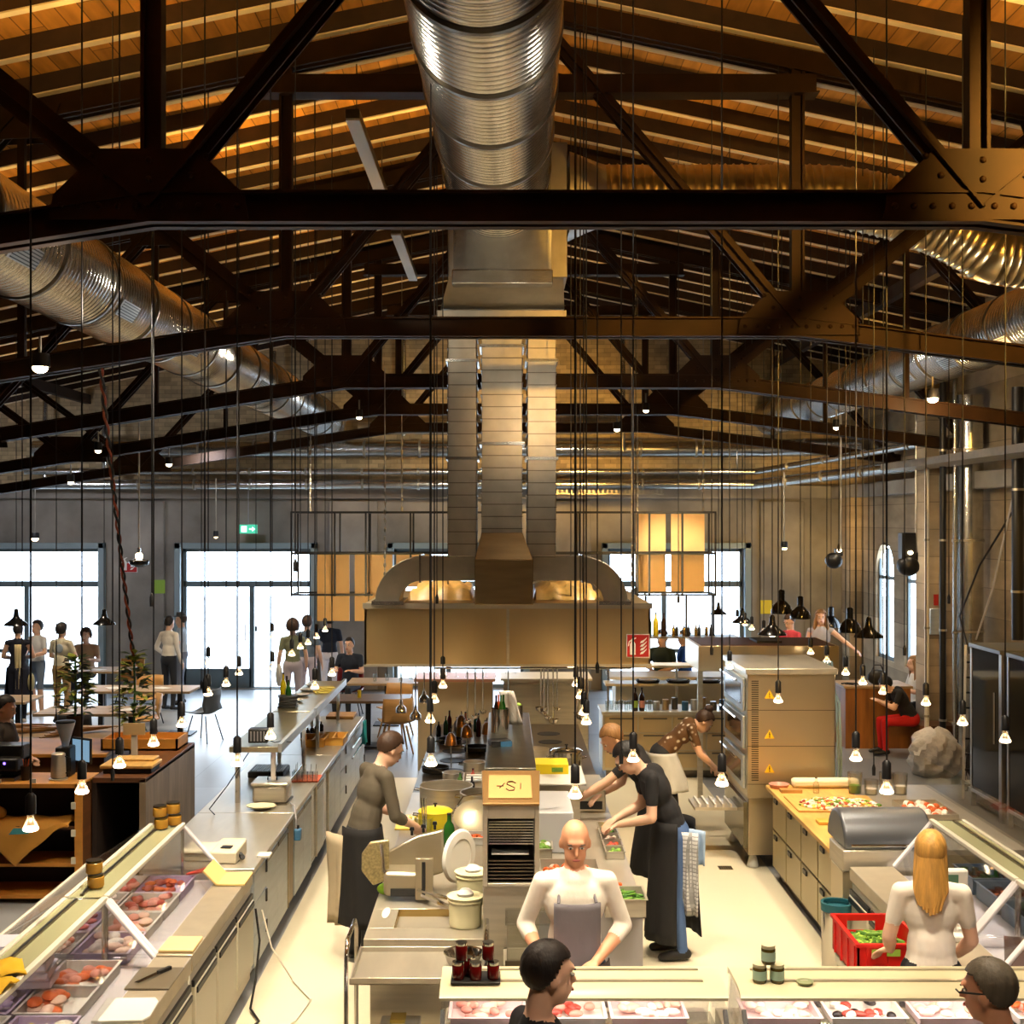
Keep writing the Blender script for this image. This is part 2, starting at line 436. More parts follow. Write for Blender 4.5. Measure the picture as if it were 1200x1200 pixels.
# grilles on the side ducts (parts)
grm = mat('grille_dark', (70,66,58), .5, .6)
for T, dx, R, ang, ys in ((ld, 0, .37, -.55, (4.8, 7.2, 9.6, 13.5)), (rd, 0, .34, PI+.75, (6.0, 7.6, 9.2, 10.8))):
    for y in ys:
        mb = MB(); nx, nz = math.cos(ang), math.sin(ang)
        c = Vector((nx*(R+.015), y, nz*(R+.015))); tvec = Vector((-nz, 0, nx))*.075
        q = [c-tvec+Vector((0,-.25,0)), c+tvec+Vector((0,-.25,0)), c+tvec+Vector((0,.25,0)), c-tvec+Vector((0,.25,0))]
        mb.slab(q, .02, 0)
        for j in range(6):
            f = -.8+.32*j; a = c+tvec*f; nn = Vector((nx,0,nz))*.012
            mb.obox(a+nn+Vector((0,-.23,0)), a+nn+Vector((0,.23,0)), .008, .006, (nx,0,nz), 1)
        mb.obj('grille', [galv_m, grm], T)
# cross duct to the right with bend
T = thing('branch_duct', 'ribbed round duct branching right from the duct casing', 'ventilation duct', (.62, 12.3, 6.50))
def ribpts(ctrl, R, step=.075, amp=.012):
    P = [Vector(p) for p in ctrl]; out, rs = [], []
    for i in range(len(P)-1):
        L = (P[i+1]-P[i]).length; n = max(1, int(L/step))
        for j in range(n):
            for (f, dr) in ((0,0),(.34,0),(.5,1),(.66,0)): out.append(P[i].lerp(P[i+1], (j+f)/n)); rs.append(R+dr*amp)
    out.append(P[-1]); rs.append(R); return out, rs
ctrl = [(.35,0,.12)]+[(.35+1.9*t/3, 0, .12) for t in (1,2,3)]+[(2.3+.22*i, .0, .12-.0085*i*i) for i in range(1, 9)]
ctrl += [(ctrl[-1][0]+.4, .0, ctrl[-1][2]-.05), (ctrl[-1][0]+1.0, .0, ctrl[-1][2]-.1)]
pts, rs = ribpts(ctrl, .29); MB().tube(pts, rs, 36).obj('duct_tube', mat('brass_lit_galv', (190,172,130), .28, 1., noise=.1), T, smooth=60)  # galvanised tube with warm light put into its base colour
mb = MB(); n = 36
ring = [(.35, .29*math.cos(2*PI*k/n), .12+.29*math.sin(2*PI*k/n)) for k in range(n)]
sq = []
for k in range(n):
    c_, s_ = math.cos(2*PI*k/n), math.sin(2*PI*k/n); m_ = max(abs(c_), abs(s_)); sq.append((0, .36*c_/m_, .1+.36*s_/m_))
mb.add(ring+sq, [(k, (k+1)%n, n+(k+1)%n, n+k) for k in range(n)]); mb.obj('square_transition', galv_m, T)

# casing between the round duct and the flat risers
T = thing('duct_casing', 'boxy sheet-metal duct casing with pyramid throat above the flat risers', 'duct casing', (0, 0, 0))
MB().box(-.52, .60, 12.0, 13.6, 5.78, 7.05).obj('casing_box', galv_m, T, bevel=.008)
mb = MB(); n = 48; c0 = (-.05, 11.7, 6.54); R = .45
x0, x1, z0, z1 = -.45, .44, 5.86, 6.98
ring = [(c0[0]+R*math.cos(2*PI*k/n), 11.7, c0[2]+R*math.sin(2*PI*k/n)) for k in range(n)]
# lower throat: goes down and outwards to a rectangular collar
sq = []
for k in range(n):
    c_, s_ = math.cos(2*PI*k/n), math.sin(2*PI*k/n); m_ = max(abs(c_), abs(s_))
    sq.append((-.01+.45*c_/m_, 11.95 if s_ > 0 else 11.72, 6.35+ (.58*s_/m_)))
mb.add(ring+sq, [(k, (k+1)%n, n+(k+1)%n, n+k) for k in range(n)])
mb.obj('throat', galv, T, smooth=25)
mb = MB(); mb.box(-.47, .45, 11.66, 12.0, 5.66, 5.79); mb.obj('collar', galv, T, bevel=.01)
mb = MB()
mb.add([(-.5,11.72,5.72),(.55,11.72,5.72),(.55,13.5,5.72),(-.5,13.5,5.72),(-.60,12.2,5.52),(.58,12.2,5.52),(.58,13.5,5.52),(-.6,13.5,5.52)],
       [(0,3,2,1),(4,5,6,7),(0,1,5,4),(1,2,6,5),(2,3,7,6),(3,0,4,7)])
mb.obj('lower_hopper', galv_m, T)
mb = MB(); mb.box(-.64,.60,12.18,12.26,5.44,5.5); mb.box(-.64,.60,13.0,13.1,5.44,5.5); mb.obj('support_rail', galv_m, T)
# flat risers
Y0, Y1 = 12.55, 13.15
def riser(name, label, x0, x1, zt, zb, y0, y1, m, lines=True):
    T = thing(name, label, 'ventilation duct', ((x0+x1)/2, (y0+y1)/2, zb), 0, 'flat duct risers above the hood')
    w_ = (x1-x0)/2; d_ = (y1-y0)/2
    MB().box(-w_, w_, -d_, d_, 0, zt-zb).obj('riser_body', m, T, bevel=.006)
    z = .12
    while z < zt-zb:
        big = (round(z/.12) % 8 == 0)
        e = .022 if big else .009
        MB().box(-w_-e, w_+e, -d_-e, d_+e, z-(.014 if big else .004), z+(.014 if big else .004)).obj('seam_flange', galv if big else steel_d, T)
        z += .12
    return T
rl = riser('flat_duct', 'left narrow flat duct riser above the hood', -.545, -.265, 5.5, 3.15, 12.55, 13.1, galv_m)
rr = riser('flat_duct', 'right narrow flat duct riser above the hood', .235, .515, 5.5, 3.15, 12.55, 13.1, galv_m)
rc = riser('flat_duct', 'wide middle flat duct riser above the hood', -.215, .185, 5.5, 3.3, 12.6, 13.15, galv_m)
T = thing('duct_shoe', 'flared steel duct shoe joining the middle riser to the hood top', 'duct shoe', (0, 0, 0))
mb = MB(); mb.add([(-.215,12.58,3.38),(.185,12.58,3.38),(.185,13.15,3.38),(-.215,13.15,3.38),(-.28,12.45,3.12),(.29,12.45,3.12),(.29,13.3,3.12),(-.28,13.3,3.12)], [(3,2,1,0),(4,5,6,7),(0,1,5,4),(1,2,6,5),(2,3,7,6),(3,0,4,7)])
mb.box(-.28,.29,12.45,13.3,2.68,3.12); mb.obj('shoe_body', mat('bronze_steel', (168,148,110), .3, 1., noise=.15, nscale=(2,2,14)), T, bevel=.006)
bronze = MATS['bronze_steel']
# elbows
for sgn, lab in ((-1, 'left'), (1, 'right')):
    cx = -.02; xin = cx+sgn*.262; xo = cx+sgn*.80; R1, R0 = .46, .22
    T = thing('duct_elbow', '%s curved steel duct elbow dropping onto the hood' % lab, 'duct elbow', (0, 0, 0), 0, 'curved elbows on the hood')
    ztop, zmid = 3.14, 2.68
    poly = [(xin, ztop), (xo, ztop)]
    poly += [(xo+sgn*R1*math.sin(t*PI/2/10), zmid+R1*math.cos(t*PI/2/10)) for t in range(1, 11)]
    poly += [(xo+sgn*R0*math.cos(t*PI/2/6), zmid+R0*math.sin(t*PI/2/6)) for t in range(0, 7)]
    poly += [(xin, zmid+R0)]
    MB().prism(poly, 'y', 12.75, 13.25).obj('elbow_body', galv_m, T, smooth=30, bevel=.005)
    MB().box(min(xo+sgn*.0, xo+sgn*.02), max(xo, xo+sgn*.02), 12.73, 13.27, zmid+R0-.02, ztop+.02).obj('flange', galv, T)
    MB().box(min(xo+sgn*(R0-.05), xo+sgn*(R1+.03)), max(xo+sgn*(R0-.05), xo+sgn*(R1+.03)), 12.7, 13.3, 2.66, 2.70).obj('base_flange', galv, T)
# the hood
hoodm = mat('hood_steel', (222,198,150), .30, .92, noise=.05, nscale=(2,2,.4))
T = thing('extractor_hood', 'large brushed-steel extractor hood hanging over the cooking island', 'extractor hood', (0, 12.8, 2.05))
a, b = -1.39, 1.47
MB().box(a, .03, 0, .02, 0, .58).obj('front_panel', hoodm, T)
MB().box(.06, b, 0, .02, 0, .58).obj('front_panel', hoodm, T)
MB().box(.03, .06, -.012, .02, 0, .58).obj('joint_strip', steel, T)
mb = MB(); mb.box(a, a+.02, 0, 2.4, 0, .58); mb.box(b-.02, b, 0, 2.4, 0, .58); mb.box(a, b, 2.38, 2.4, 0, .58); mb.obj('side_panel', hoodm, T)
MB().box(a, b, .0, 2.4, .58, .62).obj('top_panel', hoodm, T)
mb = MB(); mb.box(a-.015, b+.015, -.03, .0, .57, .625); mb.box(a-.01, b+.01, -.02, .0, -.01, .015); mb.obj('edge_trim', steel, T)
mb = MB()
for i in range(9): mb.slab([(a+.1+i*.3, .4, .25), (a+.38+i*.3, .4, .25), (a+.38+i*.3, 1.1, .45), (a+.1+i*.3, 1.1, .45)], .03)
mb.obj('grease_filter', steel_d, T)
for x in (-1.2, 1.3):
    mb = MB()
    for z in range(0, 34):
        mb.ell((x, .15+(.012 if z % 2 else 0), .64+z*.045), (.006 if z % 2 else .014, .014 if z % 2 else .006, .028), 6)
    mb.tube([(x,.15,2.1),(x,.15,3.0)], .006, 6)
    mb.obj('hanging_chain', galv_m, T)
# crumpled golden foil on top of the hood
foil = mat('golden_wrap', (226,180,100), .4, .0, noise=.2, nscale=(8,8,8), bump=.5)
for (x0, x1, lb) in ((-1.0, -.32, 'left'), (.31, 1.0, 'right')):
    mb = MB(); nx, ny = 22, 14; vs = []
    for j in range(ny+1):
        for i in range(nx+1):
            fx, fy = i/nx, j/ny
            z = .05+.12*math.sin(PI*min(1, fx*1.0+.0))**.5*math.sin(PI*min(1, fy))**.4 if 0 < i < nx and 0 < j < ny else 0
            if z: z += .02*math.sin(fx*23+fy*7)+.015*random.random()
            vs.append((x0+(x1-x0)*fx, 13.3+1.5*fy, 2.672+max(0, z)))
    mb.add(vs, [(j*(nx+1)+i, j*(nx+1)+i+1, (j+1)*(nx+1)+i+1, (j+1)*(nx+1)+i) for j in range(ny) for i in range(nx)])
    tag(mb.obj('insulation_wrap', foil), 'crumpled golden insulation wrap on the hood top, %s of the middle shoe' % lb, 'insulation', 'wraps on the hood')
# fire extinguisher sign on the hood
redm = mat('sign_red', (176,32,26), .5); whm = mat('sign_white', (240,236,228), .5)
def fire_sign(label, loc, w_, h_, rz=0):
    T = thing('fire_sign', label, 'sign', loc, rz)
    MB().box(-w_/2, w_/2, 0, .008, 0, h_).obj('sign_board', whm, T)
    MB().box(-w_/2*.93, w_/2*.93, -.003, 0, h_*.035, h_*.965).obj('red_field', redm, T)
    k = w_/.24; mb = MB()
    mb.prism([(-.085*k,.03*k),(-.025*k,.03*k),(-.025*k,.14*k),(-.04*k,.165*k),(-.07*k,.165*k),(-.085*k,.14*k)], 'y', -.006, -.003)
    mb.prism([(-.065*k,.165*k),(-.045*k,.165*k),(-.045*k,.185*k),(-.02*k,.2*k),(-.02*k,.21*k),(-.065*k,.195*k)], 'y', -.006, -.003)
    mb.prism([(-.065*k,.19*k),(-.095*k,.17*k),(-.105*k,.12*k),(-.095*k,.12*k),(-.088*k,.16*k),(-.06*k,.175*k)], 'y', -.006, -.003)
    mb.obj('extinguisher_symbol', whm, T)
    mb = MB()
    for i in range(4):
        z = (.035+.038*i)*k
        pts = [(.02*k, z), (.05*k, z+.005*k), (.085*k, z+.045*k), (.092*k, z+.062*k), (.06*k, z+.035*k), (.03*k, z+.022*k)]
        mb.prism(pts, 'y', -.006, -.003)
    mb.obj('flame_symbol', whm, T)
x, y, z = at(747.5, 770.5, 12.78)
fire_sign('red fire extinguisher sign on the right end of the hood', (x, 12.765, z), .232, .235)
x, y, z = at(150, 671, 26.3)
fire_sign('small red fire sign on the concrete wall beside the round black lamp', (x, YB-.15, z), .36, .2)
# ================================================================= small-item builders (all local, base at z=0)
def bottle(name, label, loc, h=.28, r=.037, m=None, group=None, capm=None, lab=None, cat='bottle'):
    T = thing(name, label, cat, loc, random.random(), group)
    MB().lathe([(r*.9,0),(r,.01),(r,h*.58),(r*.8,h*.68),(r*.36,h*.78),(r*.34,h*.95),(r*.36,h*.96),(r*.3,h*.97)], 16).obj('bottle_body', m, T)
    MB().lathe([(r*.38,h*.95),(r*.38,h),(0,h)], 12).obj('cap', capm or black, T)
    if lab: MB().lathe([(r+.001,h*.15),(r+.001,h*.45)], 16).obj('label_band', lab, T)
    return T
def jar(label, loc, r=.04, h=.085, m=None, lid=None, group=None, band=None):
    T = thing('preserve_jar', label, 'jar', loc, 0, group)
    MB().lathe([(r*.9,0),(r,.008),(r,h*.78),(r*.9,h*.84)], 20).obj('jar_body', m, T)
    MB().lathe([(r*.95,h*.82),(r*.97,h*.83),(r*.97,h),(0,h)], 20).obj('lid', lid or chrome, T)
    if band: MB().lathe([(r+.001,h*.18),(r+.001,h*.66)], 20).obj('label_band', band, T)
    return T
def pot(name, label, loc, r=.15, h=.16, m=steel, lid=False, long_handle=False, group=None, rz=0, fill=None):
    T = thing(name, label, 'pot', loc, rz, group)
    t = .004
    MB().lathe([(0,0),(r*.96,0),(r,.01),(r,h),(r+.006,h),(r+.006,h+.004),(r-t,h+.004),(r-t,.008),(0,.008)], 32).obj('pot_body', m, T)
    if long_handle:
        MB().tube([(r,0,h*.85),(r+.06,0,h*.95),(r+.24,0,h*1.08)], .009, 8).obj('handle', chrome, T)
    else:
        for s in (-1, 1):
            MB().tube([(s*r,-.04,h*.8),(s*(r+.045),-.035,h*.84),(s*(r+.045),.035,h*.84),(s*r,.04,h*.8)], .006, 8).obj('handle', chrome, T)
    if lid:
        L = MB().lathe([(r+.008,h+.004),(r*.9,h+.02),(r*.2,h+.035),(0,h+.036)], 32).obj('lid', m, T)
        MB().lathe([(.008,h+.036),(.008,h+.055),(.018,h+.06),(.018,h+.068),(0,h+.07)], 12).obj('lid_knob', black, L)
    if fill: MB().lathe([(0,h*.7),(r-.006,h*.7),(r-.006,h*.69)], 24).obj('contents', fill, T)
    return T
def gn(name, label, loc, w_=.53, d_=.325, h=.1, m=steel, rz=0, group=None, cat='tray'):
    T = thing(name, label, cat, loc, rz, group)
    MB().tray(-w_/2, w_/2, -d_/2, d_/2, 0, h, .003, lip=.012).obj('pan', m, T)
    return T
def board(name, label, loc, w_, d_, t=.02, m=woody, rz=0, group=None, cat='cutting board'):
    mb = MB(); mb.box(-w_/2, w_/2, -d_/2, d_/2, 0, t)
    return tag(mb.obj(name, m, bevel=min(.006, t*.3)), label, cat, group, loc=loc, rz=rz)
def pile(name, label, cat, loc, rx, ry, n, size, mats, hz=.06, shape=(1,1,1), rz=0, parent=None, kind='stuff'):
    mb = MB(); rnd = random.Random(len(label)+n)
    for i in range(n):
        a, q = rnd.random()*2*PI, math.sqrt(rnd.random())
        x, y = rx*q*math.cos(a), ry*q*math.sin(a); s_ = size*(.7+.6*rnd.random())
        B = Matrix.Rotation(rnd.random()*PI, 3, 'Z') @ Matrix.Rotation((rnd.random()-.5)*.9, 3, 'X')
        mb.ell((x, y, s_*shape[2]*.7+hz*(1-q)*rnd.random()), (s_*shape[0], s_*shape[1], s_*shape[2]), 7, rnd.randrange(len(mats)), B)
    o = mb.obj(name, mats, parent)
    if parent is None: tag(o, label, cat, kind=kind, loc=loc, rz=rz)
    return o
green = mat('leaf_green', (96,140,38), .6, noise=.3, nscale=(30,30,30)); green2 = mat('bean_green', (58,104,30), .5); greenl = mat('lettuce_green', (150,186,70), .6)
redj = mat('red_jelly', (90,12,10), .15); orangef = mat('orange_food', (206,96,36), .5); pinkm = mat('raw_meat', (214,146,130), .45); pinkm2 = mat('pale_meat', (232,196,176), .45); redmeat = mat('red_meat', (172,66,54), .4)
whitef = mat('white_food', (238,232,220), .5); yellow = mat('yellow_plastic', (236,214,40), .45); orangep = mat('orange_board', (222,92,36), .5); yboard = mat('yellow_board', (238,206,96), .5)
bottleg = mat('green_glass', (30,84,26), .08); bottleb = mat('brown_glass', (38,22,12), .1); bluew = mat('blue_plastic', (58,110,150), .4); cyanc = mat('turquoise_cloth', (34,150,160), .8, bump=.3)
towel = mat('check_towel', (206,206,206), .9)
seams(towel, 2, .03, .008, .45, 0, .03, 0.)

# ================================================================= left counter: far steel run
CX0, CX1, CY0, CY1 = -2.72, -1.86, 9.55, 17.0
T = thing('steel_counter', 'long stainless counter with cupboards along the left kitchen aisle', 'counter', ((CX0+CX1)/2, CY0, 0))
mx, my = (CX0+CX1)/2, CY0
def lb(mb, x0, x1, y0, y1, z0, z1, m=0): return mb.box(x0-mx, x1-mx, y0-my, y1-my, z0, z1, m)
lb(MB(), CX0+.03, CX1-.03, CY0, CY1, .12, .86).obj('cabinet_body', steel_b, T, bevel=.004)
lb(MB(), CX0+.06, CX1-.10, CY0, CY1, 0, .12).obj('plinth', steel_d, T)
for k, (a, b) in enumerate([(CY0, 11.38), (11.39, 14.2), (14.21, CY1)]):
    lb(MB(), CX0, CX1, a, b, .86, .90).obj('worktop', steel_h, T, bevel=.005)
y = CY0+.05; k = 0
pat = ['drawers', 'door', 'door', 'open', 'door', 'door', 'dark', 'door', 'dark2', 'door', 'door', 'drawers', 'door', 'door', 'door']
while y < CY1-.3:
    p = pat[k % len(pat)]; wd = .36 if p in ('open', 'dark', 'dark2') else .5
    if p == 'drawers':
        for (z0, z1) in ((.14,.37),(.38,.61),(.62,.84)):
            d_ = lb(MB(), CX1-.03, CX1-.008, y, y+wd-.01, z0, z1).obj('drawer', steel_b, T, bevel=.003)
            lb(MB(), CX1-.008, CX1+.004, y+wd-.05, y+wd-.02, z1-.1, z1-.005).obj('handle', black, d_)
    elif p == 'open':
        lb(MB(), CX1-.03, CX1-.004, y, y+.02, .14, .84).obj('frame_edge', bronze, T)
        lb(MB(), CX1-.025, CX1-.02, y+.03, y+wd-.02, .14, .84).obj('recess_panel', mat('recess_brown', (120,96,56), .4, .8), T)
    elif p.startswith('dark'):
        lb(MB(), CX1-.028, CX1-.02, y, y+wd-.02, .16, .84).obj('glass_door', mat('dark_door', (26,26,28), .15), T)
        lb(MB(), CX1-.028, CX1-.005, y+wd-.02, y+wd+.01, .14, .84).obj('frame_edge', steel, T)
    else:
        d_ = lb(MB(), CX1-.03, CX1-.01, y, y+wd-.01, .14, .84).obj('door', steel_b, T, bevel=.003)
        lb(MB(), CX1-.01, CX1-.002, y+.01, y+wd-.02, .80, .835).obj('handle', steel_d, d_)
    y += wd; k += 1
for z in (.62, .74):
    MB().tube([(CX1-mx+.03, 15.5-my, z), (CX1-mx+.03, 16.8-my, z)], .012, 8).obj('towel_rail', chrome, T)

# over-shelves on the counter
def overshelf(label, x0, x1, y0, y1, z, legs):
    T = thing('over_shelf', label, 'shelf', ((x0+x1)/2, y0, .9), 0, 'raised steel shelves on the left counter'); mx_ = (x0+x1)/2
    MB().box(x0-mx_, x1-mx_, 0, y1-y0, z-.9-.05, z-.9).obj('shelf_top', mat('shelf_steel', (206,196,160), .3, 1., noise=.06), T, bevel=.004)
    MB().box(x1-mx_, x1-mx_+.035, 0, y1-y0, z-.9-.05, z-.9+.03).obj('edge_rail', steel_b, T)
    for (lx, ly) in legs: MB().box(lx-mx_-.02, lx-mx_+.02, ly-y0-.02, ly-y0+.02, 0, z-.95).obj('leg', chrome, T)
overshelf('near raised steel shelf over the left counter carrying a black box', -2.52, -2.07, 11.75, 13.9, 1.42, [(-2.45,11.8),(-2.12,11.8),(-2.12,13.6),(-2.45,13.6)])
overshelf('far raised steel shelf over the left counter carrying oil bottles', -2.52, -2.07, 13.95, 16.6, 1.42, [(-2.12,14.6),(-2.12,16.4),(-2.45,16.4),(-2.45,14.0)])
# things on the shelves and the counter
x, y, z = flat(301, 873, 1.42)
T = thing('speaker_box', 'small matt black box on the near raised shelf', 'box', (x, y+.1, 1.42), .05)
MB().box(-.09,.09,-.07,.07,.01,.14).obj('box_body', black, T, bevel=.01)
mb = MB()
for i in range(5): mb.box(-.07+.03*i,-.055+.03*i,-.074,-.07,.03,.12)
mb.obj('grille', greyp, T); MB().tube([(.09,0,.03),(.15,-.02,.008),(.2,.05,.008),(.3,0,.008)], .004, 6).obj('cable', black, T)
for i, (px, c, hh) in enumerate(((338, bottleg, .30), (332, mat('oil_yellow', (190,170,20), .15), .34), (336, bottleb, .26))):
    yy = 14.3+.35*i; bottle('oil_bottle', ['green oil bottle at the front of the far raised shelf', 'tall yellow oil bottle on the far raised shelf', 'dark brown bottle behind the two oil bottles on the raised shelf'][i], ((px-590)/F*yy, yy, 1.42), hh, .035, c, 'bottles on the far raised shelf')
for i in range(4):
    x = -2.40; T = board('slate_plate', 'dark square plate in a stack beside the oil bottles, %s from the bottom' % ['first','second','third','fourth'][i], (x, 14.25, 1.42+.035*i), .2, .2, .028, black, .1*i, 'square dark plates stacked on the far raised shelf', 'plate')
mb = MB()
for i in range(3): mb.box(-.12+.05*i, .1+.03*i, -.2+.1*i, .02+.1*i, .012*i, .012*i+.01)
tag(mb.obj('paper_sheets', mat('yellow_paper', (244,226,110), .7)), 'yellow papers lying on the far end of the raised shelf', 'paper', loc=(-2.2, 15.6, 1.42), rz=.3)
# rectangular food warmer, plate, grill, boards and trays
x, y, z = flat(315, 944, .9)
T = thing('food_warmer', 'square stainless food warmer with a lid beside the plate', 'food warmer', (x, y+.18, .9))
MB().box(-.155,.155,-.16,.16,.015,.17).obj('warmer_body', steel, T, bevel=.02)
l_ = MB().box(-.17,.17,-.17,.17,.17,.2).obj('lid', steel_h, T, bevel=.012)
MB().tube([(-.04,0,.2),(-.04,0,.235),(.04,0,.235),(.04,0,.2)], .007, 8).obj('lid_handle', black, l_)
MB().tube([(.15,.03,.17),(.2,.08,.23),(.26,.12,.31)], .008, 8).obj('ladle_handle', chrome, T)
MB().box(-.165,.165,-.17,.17,0,.015).obj('base', steel_d, T)
T = thing('serving_plate', 'pale oval plate at the counter joint in front of the food warmer', 'plate', flat(306, 948, .9))
MB().lathe([(0,.008),(.08,.008),(.13,.028),(.135,.034),(.13,.036),(.078,.016),(0,.016)], 32, sx=1.0, sy=.8).obj('plate_body', mat('pale_green_china', (232,232,190), .25), T)
x, y, z = flat(310, 913, .9)
T = thing('griddle', 'black ribbed griddle under the near raised shelf', 'griddle', (x, y+.25, .9))
MB().box(-.18,.18,-.2,.2,.0,.06).obj('griddle_body', black, T, bevel=.008)
mb = MB()
for i in range(14): mb.box(-.17+.025*i,-.158+.025*i,-.19,.19,.06,.068)
mb.obj('ribs', steel_d, T)
x, y, z = flat(355, 917, .9)
board('orange_cutting_board', 'orange-red cutting board on the left counter behind the food warmer', (x, y+.15, .9), .30, .3, .018, orangep, 0)
T = thing('glass_rack', 'clear glass holder with cutlery behind the orange cutting board', 'holder', (flat(368, 903, .9)[0], 12.75, .9))
for i in range(7):
    MB().lathe([(.022,0),(.028,.01),(.03,.11),(.028,.11),(.025,.012),(0,.012)], 12, c=(-.10+.05*(i % 5), -.05+.09*(i//5), 0)).obj('glass', glassm, T)
    MB().tube([(-.10+.05*(i % 5), -.05+.09*(i//5), .02),(-.09+.05*(i % 5), -.03+.09*(i//5), .18)], .003, 5).obj('spoon', chrome, T)
for i, (px, py) in enumerate(((366, 876), (389, 874))):
    x, y, z = flat(px, py, .9)
    T = gn('bread_tray', ['left of two yellow trays under the raised shelf', 'right of two yellow trays under the raised shelf'][i], (x, y+.22, .9), .26, .42, .09, mat('honey_tray', (236,184,88), .5), 0, 'yellow trays on the left counter')
    MB().box(-.01,.01,-.2,.2,.0,.085).obj('divider', MATS['honey_tray'], T)
x, y, z = flat(398, 843, .9); board('wooden_tray', 'flat wooden tray at the far end of the left counter', (x, y+.2, .9), .36, .4, .04, wood, 0, None, 'tray')
for i in range(5):
    x, y, z = flat(372+3*i, 848, .9); bottle('spice_jar', 'small brown spice jar in the row under the far raised shelf', (x, 15.2+.15*i, .9), .12, .03, bottleb, 'spice jars under the far shelf', chrome, None, 'jar')
# scale and boards by the glass cases
x, y, z = flat(262, 1010, .9)
T = thing('counter_scale', 'low cream kitchen scale with a display behind the glass case', 'scale', (x-.08, y+.1, .9), -.06)
MB().box(-.25,.0,-.12,.16,.06,.085).obj('weighing_plate', mat('bone_plastic', (232,222,192), .4), T, bevel=.01)
MB().box(-.22,.0,-.1,.14,0,.06).obj('scale_base', MATS['bone_plastic'], T, bevel=.01)
h_ = MB().prism([(-.16,0),(.16,0),(.16,.12),(-.16,.09)], 'x', .0, .2).obj('console', MATS['bone_plastic'], T, bevel=.012)
MB().box(.06,.14,-.09,-.02,.1,.108).obj('display', black, h_)
MB().tube([(.2,-.05,.05),(.23,-.08,.03),(.24,-.12,.05)], .018, 8).obj('handset', black, T)
T = thing('note_card', 'small white note block beside the low cream scale', 'note', flat(310, 1003, .9)); MB().box(-.05,.05,-.06,.06,0,.015).obj('card', whitep, T)
tag(MB().tube([(-2.35,11.8,1.36),(-2.5,11.6,1.1),(-2.62,11.4,.93),(-2.55,11.3,.905)], .005, 6).obj('power_cable', black), 'thin black cable hanging from the raised shelf to the left counter', 'cable')
tag(MB().tube([(-1.95,11.7,.92),(-1.86,11.4,.96),(-1.83,11.3,.86),(-1.83,11.3,.78)], .008, 6).obj('hose', greyp), 'grey hose looping over the edge of the left counter', 'hose')
T = thing('wall_tap', 'blue hanging gadget at the edge of the left counter', 'gadget', (-1.815, 11.3, .68)); MB().box(-.03,.03,-.04,.04,0,.1).obj('gadget_body', bluew, T, bevel=.01); MB().lathe([(.012,.1),(.012,.13),(0,.13)], 8).obj('neck', black, T)
mb = MB(); nx = 10
vs = []
for j in range(9):
    for i in range(nx+1): vs.append((.03*math.sin(i*.9+j*.2)*(.4+j*.07)+.02, -.12+.24*i/nx+.02*math.sin(j), .30-.036*j))
mb.add(vs, [(j*(nx+1)+i, j*(nx+1)+i+1, (j+1)*(nx+1)+i+1, (j+1)*(nx+1)+i) for j in range(8) for i in range(nx)])
o = tag(mb.obj('kitchen_cloth', cyanc), 'turquoise cloth hanging at the far end of the left counter', 'cloth', loc=(-1.82, 16.6, .6)); so = o.modifiers.new('thick', 'SOLIDIFY'); so.thickness = .012

